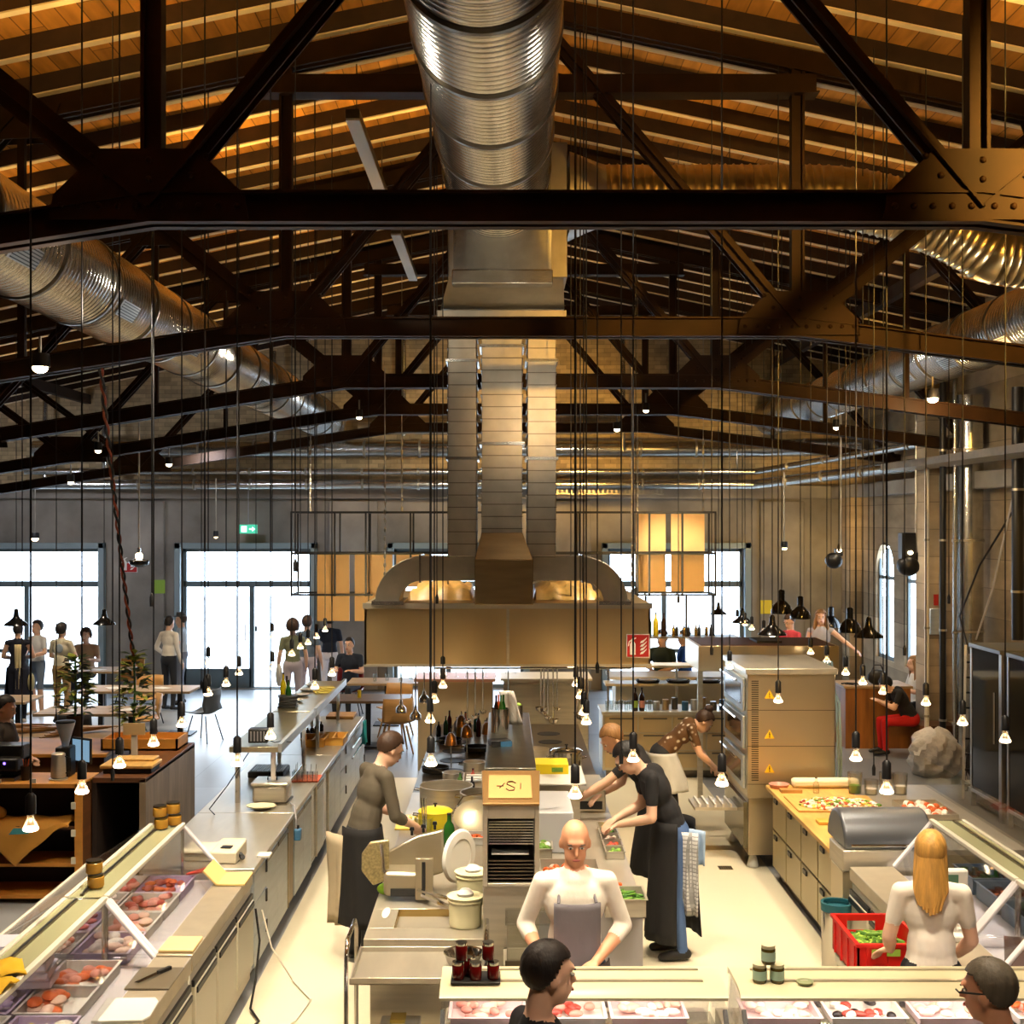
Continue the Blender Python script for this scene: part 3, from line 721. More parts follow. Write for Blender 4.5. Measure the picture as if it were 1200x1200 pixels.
# ================================================================= glass display cases
acr = glassy('case_glass', (251,252,253), .02, .03)
casew = mat('case_white', (232,226,206), .4)
lampy = mat('case_top_green', (204,204,160), .2, .3)
def side_case(label, sgn, xr, xw0, xw1, xo, xg, y0, y1, nearpanel=True):
    """glass case along Y; xr ridge inner, xo ridge outer, xg customer glass foot, xw0..xw1 staff worktop; sgn = +1 when staff are on the +x side"""
    mxx = (xw1+xg)/2
    T = thing('display_case', label, 'display case', (mxx, y0, 0), 0, 'glass display cases with food')
    L = y1-y0; g = lambda x: x-mxx
    def bx(xa, xb, ya, yb, za, zb): return MB().box(min(g(xa), g(xb)), max(g(xa), g(xb)), ya, yb, za, zb)
    bx(xw1-.02*sgn, xg, 0, L, .1, .80).obj('cabinet_body', cream, T, bevel=.006)
    bx(xw1-.1*sgn, xg+.1*sgn, 0.02, L-.02, 0, .1).obj('plinth', steel_d, T)
    bx(xw0, xw1, 0, L, .80, .90).obj('staff_worktop', mat('case_worktop', (196,184,160), .34, .5, noise=.06), T, bevel=.006)
    bx(xg-.03*sgn, xg, 0, L, .80, .98).obj('customer_sill', casew, T, bevel=.01)
    bx(xw0, xg, 0, L, .80, .83).obj('case_deck', mat('case_deck_white', (236,230,236), .35), T)
    zt = 1.245
    # top: two rails with a greenish glass strip between
    bx(xr, xr-.035*sgn, 0, L, zt-.02, zt+.015).obj('inner_rail', casew, T, bevel=.006)
    bx(xo, xo+.03*sgn, 0, L, zt-.02, zt+.01).obj('outer_rail', casew, T, bevel=.006)
    bx(xr-.035*sgn, xo+.03*sgn, 0, L, zt-.01, zt-.002).obj('top_glass', lampy, T)
    bx((xr+xo)/2-.03*sgn, (xr+xo)/2-.05*sgn, 0.03, L-.03, zt-.002, zt+.012).obj('lamp_channel', steel_d, T)
    MB().slab([(g(xr),0.02,zt-.01),(g(xr),L-.02,zt-.01),(g(xw0),L-.02,.9),(g(xw0),.02,.9)], .005).obj('staff_glass', acr, T)
    MB().slab([(g(xo),0.02,zt-.01),(g(xg-.0*sgn),.02,.98),(g(xg),L-.02,.98),(g(xo),L-.02,zt-.01)], .005).obj('customer_glass', acr, T)
    for yy in (0.0, L-.02):
        MB().prism([(g(xr),zt),(g(xw0),.9),(g(xg),.9),(g(xg),.98),(g(xo),zt)], 'y', yy, yy+.012).obj('end_glass', acr, T)
        mb = MB(); mb.obox((g(xr-.02*sgn), yy+.01, zt), (g(xw0-.0*sgn), yy+.01, .9), .05, .02); mb.obj('end_frame', mat('frosted_frame', (238,234,236), .35), T, bevel=.006)
        MB().tube([(g(xr-.02*sgn), yy+.01, zt-.02), (g(xr-.02*sgn), yy+.01, .84)], .012, 8).obj('support_post', chrome, T)
    bx(xo+.04*sgn, xo+.07*sgn, .05, L-.05, zt-.045, zt-.025).obj('light_tube', mat('tube_light', (255,250,240), .4, emit=(255,232,224), es=12), T)
    # staff side doors
    n = max(2, round(L/.62)); w_ = L/n
    for i in range(n):
        d_ = MB().box(*sorted((g(xw1-.015*sgn), g(xw1+.012*sgn))), i*w_+.03, (i+1)*w_-.03, .22, .70).obj('door', mat('case_door', (214,208,186), .35, .3), T, bevel=.006)
        MB().box(*sorted((g(xw1+.012*sgn), g(xw1+.022*sgn))), i*w_+.05, (i+1)*w_-.05, .655, .69).obj('handle', black, d_)
        MB().box(*sorted((g(xw1-.012*sgn), g(xw1+.006*sgn))), i*w_+.02, (i+1)*w_-.02, .70, .74).obj('dark_gap', black, T)
    return T
side_case('far left glass case filled with raw meat, beside the wooden shelving', 1, -2.36, -2.08, -1.86, -2.63, -3.05, 7.66, 9.5)
side_case('near left glass case with plastic boxes and cheese, cut by the picture corner', 1, -2.36, -2.08, -1.86, -2.63, -3.05, 5.6, 7.63)
# food inside: two tiers of trays
def crate(name, label, loc, w_, d_, h, m, rz=0, group=None, cat='tray'):
    return gn(name, label, loc, w_, d_, h, m, rz, group, cat)
lil = mat('lilac_tray', (206,190,222), .4)
fk = 0
casefood = [  # y, x, mats, size, n, name
 (9.15,-2.75,[redmeat,pinkm],.05,9,'red cutlets'),(9.15,-2.42,[redmeat,orangef],.045,9,'dark red sausages'),
 (8.72,-2.78,[whitef,pinkm2],.045,16,'pale dumplings'),(8.72,-2.42,[pinkm,redmeat],.05,12,'pink steaks'),
 (8.28,-2.78,[orangef,redmeat],.04,16,'orange marinated pieces'),(8.28,-2.42,[pinkm2,pinkm],.06,8,'pale chicken pieces'),
 (7.88,-2.78,[pinkm2,orangef],.05,12,'salmon coloured fillets'),(7.88,-2.42,[pinkm2,whitef],.06,9,'white poultry'),
 (7.35,-2.78,[whitef,pinkm2],.05,10,'wrapped white parcels'),(7.35,-2.42,[orangef,pinkm],.055,10,'orange roast slices'),
 (6.95,-2.78,[whitef,lil],.05,10,'clear wrapped packs'),(6.95,-2.42,[pinkm2,orangef],.06,8,'beige roast pieces'),
 (6.5,-2.75,[whitef,cream],.06,8,'white cheese blocks'),(6.5,-2.38,[whitef,yellow],.055,8,'yellow and white cheeses'),
 (6.08,-2.75,[pinkm,whitef],.05,9,'pink sliced ham'),(6.08,-2.38,[yboard,whitef],.06,7,'cream cheese wedges')]
for (y, x, ms, sz, n, nm) in casefood:
    T = crate('food_tray', 'white tray of %s in the left glass case' % nm, (x, y, .835), .32, .40, .07, lil if fk % 3 == 1 else whitep, 0, 'food trays in the left glass cases')
    rnd = random.Random(fk)
    n = int(n*1.7); sz *= .8
    for i in range(n):
        c_ = (-.11+.22*rnd.random(), -.145+.29*(i+.5)/n, .035+.04*rnd.random())
        MB().ell(c_, (sz*(.8+.6*rnd.random()), sz*(.6+.4*rnd.random()), sz*.5), 9, 0, Matrix.Rotation(rnd.random()*3, 3, 'Z')).obj('piece', ms[i % len(ms)], T)
    fk += 1
for i in range(5):
    o = MB(); o.box(-.16,.16,-.10,.10,0,.055); T = thing('takeaway_box', 'clear plastic box stacked in the near left glass case, %s from the bottom' % ['first','second','third','fourth','fifth'][i], 'box', (-2.66, 7.13-.04*i, .92+.06*i), .1, 'clear boxes in the near left case')
    MB().box(-.16,.16,-.10,.10,0,.045).obj('box_body', mat('milky_plastic', (226,220,232), .3), T, bevel=.01); MB().box(-.165,.165,-.105,.105,.046,.056).obj('lid', MATS['milky_plastic'], T, bevel=.004)
# red tongs in the far case
T = thing('serving_tongs', 'red handled tongs lying in the far left glass case', 'tongs', (-2.3, 9.3, .93), .6)
for s in (-1, 1): MB().obox((0,0,.0), (.24, s*.05, .02), .02, .012).obj('tong_arm', mat('red_handle', (214,70,60), .4), T)
# cutting boards etc. on the staff worktops
x, y, z = flat(268, 1030, .9)
T = thing('paper_pad', 'yellow-edged paper pad folded over the far end of the case worktop', 'paper pad', (-2.02, 9.25, .905), 0)
MB().box(-.02,.18,-.16,.16,0,.012).obj('pad', mat('kraft_paper', (228,196,124), .7), T); MB().slab([(-.02,-.16,.0),(-.02,.16,.0),(-.12,.16,.10),(-.12,-.16,.10)], .012).obj('flap', MATS['kraft_paper'], T)
x, y, z = flat(213, 1110, .9); board('wooden_board', 'beige cutting board on the case worktop in front of the steel strip', (-1.97, y+.02, .9), .21, .26, .02, mat('kraft_board', (226,196,140), .6))
x, y, z = flat(196, 1138, .9)
T = thing('steel_cutting_plate', 'dark plate with a small black knife on the case worktop', 'cutting plate', (-1.97, 7.25, .9))
MB().box(-.13,.12,-.17,.17,0,.012).obj('plate_body', mat('dark_slate', (104,94,76), .35), T, bevel=.004)
k_ = MB().obox((-.08,-.1,.018),(.0,.05,.02), .03, .004).obj('knife_blade', chrome, T); MB().obox((.0,.05,.022),(.05,.13,.024), .022, .018).obj('knife_handle', black, T)
T = thing('white_board', 'white cutting board on the near case worktop', 'cutting board', (-2.0, 6.78, .9), .05)
MB().prism([(-.14,-.16),(.12,-.16),(.15,-.1),(.15,.1),(.12,.16),(-.14,.16)], 'z', 0, .015).obj('board_body', whitep, T, bevel=.004)
# jars on the ridge of the left cases
honey = mat('honey_glass', (214,160,60), .2)
for (yy, nm) in ((7.85, 'near'), (9.35, 'far')):
    for j in range(2):
        for kx in range(2 if nm == 'far' else 1):
            jar('round tin of spread on the ridge of the left case, %s pile, %s%s' % (nm, 'upper' if j else 'lower', (' left one', ' right one')[kx] if nm == 'far' else ' one'), (-2.5+.07*kx-.01*j, yy+.11*kx, 1.255+.085*j), .05, .08, honey, mat('brass_lid', (120,100,50), .3, 1.), 'tins on the left case ridge')
# yellow cloths on near case ridge
for i, (xx, yy, rz_) in enumerate(((-2.53, 6.35, .5), (-2.5, 6.1, -.2), (-2.6, 6.02, .9))):
    mb = MB(); vs = []
    for j in range(7):
        for k_ in range(7): vs.append((-.14+.28*k_/6, -.12+.24*j/6, .012+.012*math.sin(k_*1.7+j)+.01*math.sin(j*2.1)))
    mb.add(vs, [(j*7+k_, j*7+k_+1, (j+1)*7+k_+1, (j+1)*7+k_) for j in range(6) for k_ in range(6)])
    o = tag(mb.obj('dust_cloth', mat('yellow_cloth', (240,190,40), .8)), 'yellow cloth on top of the near left case, %s' % ['furthest from the camera','middle one','nearest the camera'][i], 'cloth', 'yellow cloths on the near left case', loc=(xx, yy, 1.262+.01*i), rz=rz_)
    so = o.modifiers.new('thick', 'SOLIDIFY'); so.thickness = .006

# cables on the floor by the left counter
tag(MB().tube([(-1.84,9.5,.62),(-1.8,9.45,.4),(-1.78,9.2,.2),(-1.8,9.1,.03),(-1.7,8.9,.02),(-1.78,8.6,.02),(-1.9,8.3,.02),(-1.75,8.1,.02),(-1.6,8.0,.02)], .009, 6).obj('black_cable', black), 'black cable falling from the drawers onto the aisle floor', 'cable')
tag(MB().tube([(-1.83,9.7,.55),(-1.74,9.6,.3),(-1.6,9.7,.02),(-1.4,9.3,.02),(-1.45,8.9,.02),(-1.6,8.6,.02),(-1.42,8.4,.02),(-1.5,8.2,.02),(-1.7,8.3,.02)], .007, 6).obj('white_cable', cream), 'pale cable coiled on the aisle floor by the left case', 'cable')
T = thing('socket_strip', 'white socket block on the aisle floor by the left case', 'socket', (-1.62, 7.95, .006), .4); MB().box(-.06,.06,-.04,.04,0,.05).obj('socket_body', whitep, T, bevel=.008); MB().tube([(0,-.04,.02),(.02,-.2,.01)], .008, 6).obj('plug', yellow, T)

# ================================================================= front display cases across the picture
def front_case(label, x0, x1, foods):
    T = thing('display_case', label, 'display case', ((x0+x1)/2, 6.10, 0), 0, 'glass display cases with food')
    g = lambda x: x-(x0+x1)/2; L = (x1-x0)/2; zt = 1.245
    MB().box(-L, L, -.35, .72, .1, .78).obj('cabinet_body', cream, T, bevel=.006)
    MB().box(-L+.03, L-.03, -.28, .62, 0, .1).obj('plinth', steel_d, T)
    MB().box(-L, L, -.35, .45, .78, .82).obj('case_deck', MATS['case_deck_white'], T)
    MB().box(-L, L, .52, .74, .80, .90).obj('staff_worktop', MATS['case_worktop'], T, bevel=.006)
    prof = [(.36,zt-.03),(.36,zt+.005),(.30,zt+.012),(.10,zt+.012),(.02,zt+.003),(-.01,zt-.018),(-.005,zt-.034),(.03,zt-.022),(.1,zt-.005),(.3,zt-.01)]
    MB().prism(prof, 'x', -L, L).obj('lamp_canopy', mat('canopy_cream', (222,214,176), .3), T, smooth=50)
    mb = MB(); mb.box(-L+.1, L-.1, .12, .14, zt+.012, zt+.02); mb.box(-L+.1, L-.1, .28, .295, zt+.01, zt+.02); mb.obj('canopy_ridge', steel, T)
    MB().box(-L+.06, L-.06, .16, .24, zt-.035, zt-.015).obj('light_tube', mat('tube_light', (255,250,240), .4, emit=(255,232,224), es=12), T)
    MB().slab([(-L+.02,-.01,zt-.035),(-L+.02,-.35,.86),(L-.02,-.35,.86),(L-.02,-.01,zt-.035)], .006).obj('customer_glass', acr, T)
    MB().box(-L+.02, L-.02, .12, .42, .998, 1.006).obj('glass_shelf', acr, T)
    MB().slab([(-L+.02,.35,zt-.02),(L-.02,.35,zt-.02),(L-.02,.5,.9),(-L+.02,.5,.9)], .006).obj('staff_glass', acr, T)
    for s in (-1, 1):
        MB().prism([(-.35,.82),(.5,.82),(.35,zt-.02),(.0,zt-.06)], 'x', s*(L-.012)-.005, s*(L-.012)+.005).obj('end_glass', acr, T)
        MB().obox((s*(L-.015),-.0,zt-.08),(s*(L-.015),-.34,.86), .02, .02).obj('end_frame', black, T)
    for i, (fx, ms, w_, nm) in enumerate(foods):
        t = crate('food_tray', nm, (g(fx)+(x0+x1)/2, 6.41, 1.008), w_, .24, .05, whitep if i % 2 else mat('rose_tray', (236,214,214), .4), 0, 'food trays in the front glass cases')
        rnd = random.Random(i+int(fx*100))
        for k in range(16):
            MB().ell((-w_*.42+w_*.84*rnd.random(), -.09+.18*rnd.random(), .03+.02*rnd.random()), (.03+.015*rnd.random(), .025, .018), 9, 0, Matrix.Rotation(rnd.random()*3, 3, 'Z')).obj('piece', ms[k % len(ms)], t)
    return T
front_case('front left glass case with a cream canopy and six red jars on it', -.305, 1.07, [(-.08,[pinkm2,pinkm],.36,'rose tray of pale meat at the left end of the front case'),(.32,[redmeat,pinkm],.36,'tray of red meat in the front left case below the canopy'),(.72,[whitef,pinkm2],.36,'tray of white pieces at the right end of the front left case')])
front_case('front right glass case with a cream canopy and three green jars on it', 1.13, 3.3, [(1.38,[pinkm2,whitef],.36,'pale tray at the left end of the front right case'),(1.8,[redmeat,black,whitef],.36,'tray of mixed shellfish in the front right case'),(2.25,[whitef,pinkm2],.40,'empty looking white tray in the front right case'),(2.72,[pinkm,orangef],.36,'tray of pink fillets behind the grey haired customer')])
# six red jars on a dark tray
x, y, z = flat(556, 1146, 1.26)
board('dark_tray', 'small dark tray carrying six red jars on the front left case', (-.135, 6.25, 1.262), .24, .16, .012, mat('tray_black', (30,28,24), .4), 0, None, 'tray')
n_ = 0
for (dx, dy, dz) in ((-.085,-.03,0),(.0,-.04,0),(.085,-.03,0),(-.045,.035,0),(-.07,-.01,.088),(.06,-.01,.088)):
    jar('small jar of red jelly on the dark tray, %s' % ['lower left','lower middle','lower right','lower back','upper left','upper right'][n_], (-.135+dx, 6.25+dy, 1.275+dz), .03, .084, redj, chrome, 'red jelly jars on the front case'); n_ += 1
olive = mat('olive_glass', (70,60,20), .2); lab_ = mat('green_white_label', (170,200,180), .5)
for i, (px, py, j) in enumerate(((893, 1143, 0), (910, 1142, 0), (901, 1120, 1))):
    jar('olive coloured jar with pale label on the front right case, %s of three' % ['lower left','lower right','upper'][i], (1.245+.085*(i % 2)+(.0 if i < 2 else .042), 6.22, 1.258+(.092 if j else 0)), .034, .09, olive, mat('cream_lid', (220,214,180), .4), 'olive jars on the front case', lab_)
T = thing('pocket_dish', 'small grey green dish beside the olive jars', 'dish', (1.46, 6.2, 1.258)); MB().lathe([(0,0),(.035,0),(.042,.012),(.036,.012),(.03,.006),(0,.006)], 20).obj('dish_body', mat('sage', (150,160,120), .5), T)

# ================================================================= cooking island
IX0, IX1 = -.87, .95
T = thing('cooking_island', 'long stainless cooking island in the middle of the kitchen', 'kitchen island', (0, 7.95, 0))
MB().box(IX0+.04, .0, 0.02, 8.4, .12, .85).obj('left_cabinet', steel, T, bevel=.004)
MB().box(.0, IX1-.05, .72, 8.4, .12, .85).obj('right_cabinet', steel, T, bevel=.004)
MB().box(IX0+.08, IX1-.1, .8, 8.3, 0, .12).obj('plinth', steel_d, T)
# left worktop with sink hole
mb = MB(); sx0, sx1, sy0, sy1 = -.70, -.30, .22, .62
mb.box(IX0, -.02, 0, sy0, .85, .90); mb.box(IX0, sx0, sy0, sy1, .85, .90); mb.box(sx1, -.02, sy0, sy1, .85, .90); mb.box(IX0, -.02, sy1, 4.3, .85, .90)
mb.box(-.02, IX1, .70, 4.3, .85, .90)
mb.obj('worktop', steel_h, T, bevel=.004)
MB().tray(sx0, sx1, sy0, sy1, .72, .898, .004).obj('sink_bowl', mat('sink_gold', (206,180,120), .25, 1.), T)
MB().box(IX0, IX1, 4.3, 8.4, .85, .90).obj('range_top', mat('range_top', (150,140,120), .3, 1.), T)
for i in range(6):
    for s, xx in ((0, -.55), (1, .55)):
        mb = MB(); mb.lathe([(.14,.9),(.14,.905),(0,.905)], 24, c=(xx, 4.75+i*.58, 0)); mb.obj('hot_plate', black, T)
for i in range(9): MB().box(IX0+.025, IX0+.04, .15+i*.88, .95+i*.88, .16, .80).obj('door', steel, T, bevel=.003)
for i in range(8): MB().box(IX1-.05, IX1-.03, .85+i*.88, 1.6+i*.88, .16, .80).obj('door', steel, T, bevel=.003)
MB().box(.0, .94, .68, .72, .06, .86).obj('end_panel', greyp, T)
# central raised shelf
T = thing('raised_shelf', 'raised steel shelf down the middle of the island', 'shelf', (.04, 9.0, .9))
MB().box(-.17, .19, 0, 2.6, .78, .86).obj('shelf_top', mat('pass_steel', (150,150,140), .3, 1., noise=.1), T, bevel=.004)
for (lx, ly) in ((-.13,.3),(.15,.3),(-.13,2.4),(.15,2.4)): MB().box(lx-.02, lx+.02, ly-.02, ly+.02, 0, .78).obj('leg', steel, T)
MB().box(-.15, .17, .3, 2.4, .35, .38).obj('lower_shelf', steel, T)
# tall cabinet with tray rack at the island front
T = thing('tray_rack_cabinet', 'tall steel cabinet with a tray rack and a brown slanted top', 'cabinet', (.047, 7.9, 0))
MB().box(-.175,.175,.04,.6,.05,1.24).obj('lower_body', steel, T, bevel=.005)
mb = MB(); mb.box(-.175,-.145,0,.6,1.24,1.74); mb.box(.145,.175,0,.6,1.24,1.74); mb.box(-.145,.145,.56,.6,1.24,1.74); mb.box(-.145,.145,0,.6,1.24,1.26); mb.box(-.145,.145,0,.6,1.66,1.74); mb.obj('rack_frame', steel_h, T, bevel=.003)
for i in range(9): MB().box(-.14,.14,.01,.5,1.50+i*.017,1.506+i*.017).obj('tray', chrome, T)
for i in range(6): MB().box(-.14,.14,.02,.5,1.28+i*.022,1.288+i*.022).obj('tray', steel_d, T)
MB().box(-.12,.11,.03,.4,1.43,1.436).obj('paper', whitep, T)
tp = MB().slab([(-.175,-.02,1.74),(.175,-.02,1.74),(.19,.42,1.86),(-.19,.42,1.86)], .02).obj('slanted_top', mat('brown_cover', (150,116,72), .35, .5), T, bevel=.006)
mb = MB()
mb.slab([(-.14,.03,1.777),(.13,.03,1.777),(.13,.33,1.859),(-.14,.33,1.859)], .004)
mb.obj('kraft_sheet', mat('kraft_brown', (182,140,84), .7), tp)
# stylised lettering on the sheet (letter S between two strokes)
mb = MB()
def sh(u, v): return (u, .03+.3*v, 1.784+.082*v)
pts = [(.03,.62),(.012,.70),(-.018,.68),(-.026,.58),(.0,.50),(.024,.42),(.018,.32),(-.012,.30),(-.03,.38)]
mb.tube([sh(u, v) for u, v in pts], .004, 5); mb.tube([sh(-.09,.5), sh(-.045,.5)], .003, 5); mb.tube([sh(.06,.38), sh(.062,.62)], .003, 5); mb.tube([sh(-.07,.42), sh(-.04,.62)], .003, 5)
mb.obj('logo', mat('logo_brown', (80,56,30), .6), tp)
# ---- items on the left half
# meat slicer
T = thing('meat_slicer', 'large metal meat slicer on the island beside the sink', 'slicer', (-.62, 8.95, .9))
slm = mat('slicer_alloy', (206,196,170), .35, .9)
MB().box(-.20,.12,-.22,.12,.03,.2).obj('base', slm, T, bevel=.03)
MB().box(-.15,.1,-.235,-.22,.04,.09).obj('switch_plate', black, T)
mb = MB(); mb.prism([(-.24,.26),(.02,.40),(.20,.44),(.20,.14),(.05,.10),(-.2,.14)], 'y', -.02, .03); mb.obj('blade_guard', slm, T, bevel=.012)
MB().prism([(-.36,.30),(-.30,.38),(-.17,.40),(-.17,.12),(-.28,.08),(-.36,.18)], 'y', -.12, -.09).obj('slice_table', mat('perforated_alloy', (190,176,130), .4, .8, noise=.3, nscale=(60,60,60)), T, bevel=.01)
MB().tube([(-.22,-.16,.38),(-.20,-.18,.2),(-.12,-.2,.12),(-.02,-.2,.14)], .014, 8).obj('pusher_handle', chrome, T)
mb = MB(); mb.box(.02,.14,-.25,-.2,.02,.3); mb.box(.065,.09,-.255,-.25,.06,.28, 1); mb.obj('arm_column', [slm, black], T, bevel=.004)
B = Matrix.Rotation(.95, 3, 'Z')
mb = MB(); mb.lathe([(0,0),(.17,0),(.185,.01),(.17,.03),(.12,.035),(.115,.028),(0,.028)], 40)
mb.v = [tuple(B @ Vector((v[0], -v[2], v[1]))+Vector((.30,-.05,.27))) for v in mb.v]; mb.obj('round_blade', mat('white_disc', (244,240,228), .3), T)
MB().obox((.07,-.26,.06),(.32,-.5,-.0+.02), .03, .02).obj('lever', chrome, T); MB().obox((.04,-.28,.1),(.26,-.42,.08), .025, .015).obj('lever', chrome, T)
for i in range(3): MB().lathe([(.01,.0),(.01,.03),(.018,.035),(.014,.055),(0,.057)], 10, c=(-.02+.08*i,.0,.40+.02*i)).obj('knob', black, T)
tag(MB().ell((0,0,.04),(.06,.05,.04),12).obj('green_sponge', mat('lime', (150,200,50), .7)), 'lime green sponge behind the slicer base', 'sponge', loc=(-.86+.04, 8.9, .9))
T = thing('spoon_rest', 'white oval spoon rest left of the sink', 'spoon rest', (-.775, 8.45, .9)); MB().lathe([(0,.004),(.035,.004),(.045,.012),(.04,.014),(.03,.008),(0,.008)], 20, sx=.6, sy=2.6).obj('rest_body', whitep, T)
# buckets
bk = mat('cream_bucket', (240,232,186), .45)
def bucket(label, loc, r, h, group):
    T = thing('food_bucket', label, 'bucket', loc, 0, group)
    MB().lathe([(0,0),(r*.86,0),(r*.95,h*.86),(r,h*.86),(r,h*.9),(r*.97,h*.9),(r*.97,h),(r*.9,h),(r*.9,.01),(0,.01)], 32).obj('bucket_body', bk, T)
    L = MB().lathe([(0,h*.96),(r*.93,h*.96),(r*1.03,h),(r*1.03,h*1.02),(r*.9,h*1.03),(0,h*1.0)], 32).obj('lid', bk, T)
    MB().lathe([(.05,0),(.055,.02),(.03,.045),(0,.05)], 12, c=(0,0,h)).obj('foil_knob', whitep, L)
bucket('near cream lidded bucket beside the sink', (-.245, 8.22, .9), .115, .19, 'cream buckets on the island')
bucket('far cream lidded bucket behind the near one', (-.21, 8.75, .9), .12, .2, 'cream buckets on the island')
x, y, z = flat(494, 975, .9)
board('yellow_cutting_board', 'yellow cutting board in front of the chef on the left', (x-.02, y+.3, .9), .42, .5, .02, yboard)
pile('chopped_food', 'chopped yellow food scattered on the yellow cutting board', 'food', (x, y+.35, .925), .15, .16, 40, .012, [yellow, yboard, whitef], .01)
x, y, z = flat(557, 990, .9)
T = gn('vegetable_tray', 'tray of bright orange carrots behind the round disc of the slicer', (x+.02, y+.1, .9), .2, .22, .06, whitep); pile('carrots', '', '', (0,0,0), .08, .08, 24, .02, [orangep, orangef], .03, (2,.6,.6), 0, T).location = (0,0,.02)
bottle('green_bottle', 'green glass bottle standing on the island by the yellow pot', (flat(530, 972, .9)[0], 10.15, .9), .28, .045, bottleg)
T = pot('yellow_pot', 'steel pot with bright yellow contents showing, on the island', (flat(514, 955, .9)[0]-.0, 10.75, .9), .14, .16, yellow, True)
T = thing('glass_jug', 'clear measuring jug with whisks on the island', 'jug', (-.66, 10.6, .9))
MB().lathe([(0,.004),(.06,.004),(.075,.14),(.08,.14),(.065,0),(0,0)], 24).obj('jug_body', glassm, T)
for i in range(3): MB().tube([(.01*i,0,.02),(-.02+.02*i,.01,.3)], .006, 6).obj('whisk', chrome, T)
pot('stock_pot', 'wide steel stock pot with side handles on the left of the island', (-.52, 11.6, .9), .24, .2, steel, False)
pot('stock_pot', 'second steel pot beyond the wide stock pot', (-.18, 11.3, .9), .2, .2, steel, False, False)
T = thing('pot_cover', 'large tilted steel lid with a wire handle leaning by the pots', 'pot lid', (-.22, 10.7, .93), 0)
mb = MB().lathe([(.2,0),(.19,.015),(.1,.05),(0,.06)], 32); mb.v = [tuple(Matrix.Rotation(.5,3,'X') @ Vector(v)+Vector((0,0,.1))) for v in mb.v]; mb.obj('lid_body', mat('pale_steel', (226,214,180), .4, .7), T)
MB().tube([(-.19,.06,.14),(-.12,.1,.24),(.05,.12,.26),(.17,.08,.2),(.19,.04,.1)], .006, 6).obj('wire_handle', chrome, T)
pot('saucepan', 'small steel saucepan with a long handle by the heat lamp', (-.5, 12.6, .9), .1, .12, steel, False, True, None, 2.4)
pot('saucepan', 'small steel pot standing further along the left range', (-.30, 13.1, .9), .11, .13, steel, False, False)
x, y, z = flat(556, 893, .9)
T = gn('grill_tray', 'steel tray with three white bars in front of the raised shelf', (-.22, 12.4, .9), .32, .4, .12, steel)
for i in range(3): MB().box(-.14,.14,-.15+.12*i,-.10+.12*i,.10,.115).obj('bar', whitep, T)
for i in range(4):
    x_ = -.42+.12*(i % 2); bottle('squeeze_bottle', 'squeeze bottle among the pots on the island, %s from the camera' % ORD[i], (x_, 12.0+.2*i, .9), .16, .028, [bottleb, black, green2, redmeat][i], 'squeeze bottles on the island')
# heat lamps, pans and canisters beneath the hood
for i, (x_, y_) in enumerate(((-.55,13.4),(-.40,13.9),(-.18,14.1),(-.48,14.6))):
    T = thing('copper_heat_lamp', 'brown heat lamp standing on the range below the hood, %s from the camera' % ORD[i], 'heat lamp', (x_, y_, .9), 0, 'heat lamps under the hood')
    MB().tube([(0,.06,0),(0,.06,.38),(0,.0,.42)], .008, 6).obj('lamp_arm', chrome, T)
    MB().lathe([(.065,.25),(.05,.34),(.02,.38),(0,.38)], 20).obj('lamp_shade', mat('copper_brown', (140,96,54), .3, .8), T)
    MB().lathe([(0,.26),(.03,.27),(.03,.31),(0,.33)], 12).obj('lamp_bulb', mat('heat_bulb', (255,230,190), .4, emit=(255,225,170), es=6), T)
for i, (x_, y_) in enumerate(((-.7,13.2),(-.3,14.4),(-.62,14.9))):
    pot('frying_pan', 'dark frying pan on the left range, %s from the camera' % ORD[i], (x_, y_, .91), .14, .05, mat('pan_black', (34,32,30), .4, .5), False, True, 'frying pans on the range', 2+i)
x, y, z = flat(584, 860, 1.76)
T = thing('utensil_canister', 'steel canister full of bottles on the raised shelf', 'canister', (-.03, 10.5, 1.76)); MB().lathe([(0,0),(.075,0),(.075,.2),(.07,.2),(.07,.01),(0,.01)], 24).obj('canister_body', chrome, T)
for i in range(4): MB().lathe([(.018,.03),(.018,.22),(.008,.26),(.008,.31),(0,.31)], 10, c=(-.03+.03*(i % 2)+.01*i,-.02+.03*(i//2),0)).obj('bottle', [bottleb, green2, orangef, bottleg][i], T)
T = thing('steel_canister', 'narrow steel canister behind the white towel on the raised shelf', 'canister', (.12, 10.9, 1.76)); MB().lathe([(0,0),(.045,0),(.045,.17),(.04,.17),(.04,.01),(0,.01)], 20).obj('canister_body', chrome, T); MB().ell((0,0,.17),(.035,.035,.02),8).obj('contents', greenl, T)
T = thing('label_printer', 'black and blue gadget lying on the raised shelf', 'gadget', (-.02, 9.9, 1.76), .3); MB().box(-.09,.07,-.06,.06,0,.05).obj('gadget_body', black, T, bevel=.01); MB().box(-.02,.07,-.065,-.06,.0,.04).obj('screen', bluew, T)
mb = MB(); vs = []
for j in range(8):
    for i in range(7): vs.append((-.06+.02*i+.012*j, .0+.01*math.sin(i*2+j), .30-.04*j))
mb.add(vs, [(j*7+i, j*7+i+1, (j+1)*7+i+1, (j+1)*7+i) for j in range(7) for i in range(6)])
o = tag(mb.obj('hanging_towel', whitep), 'white towel draped by the canisters on the raised shelf', 'towel', loc=(.02, 10.75, 1.77)); so = o.modifiers.new('thick','SOLIDIFY'); so.thickness=.015
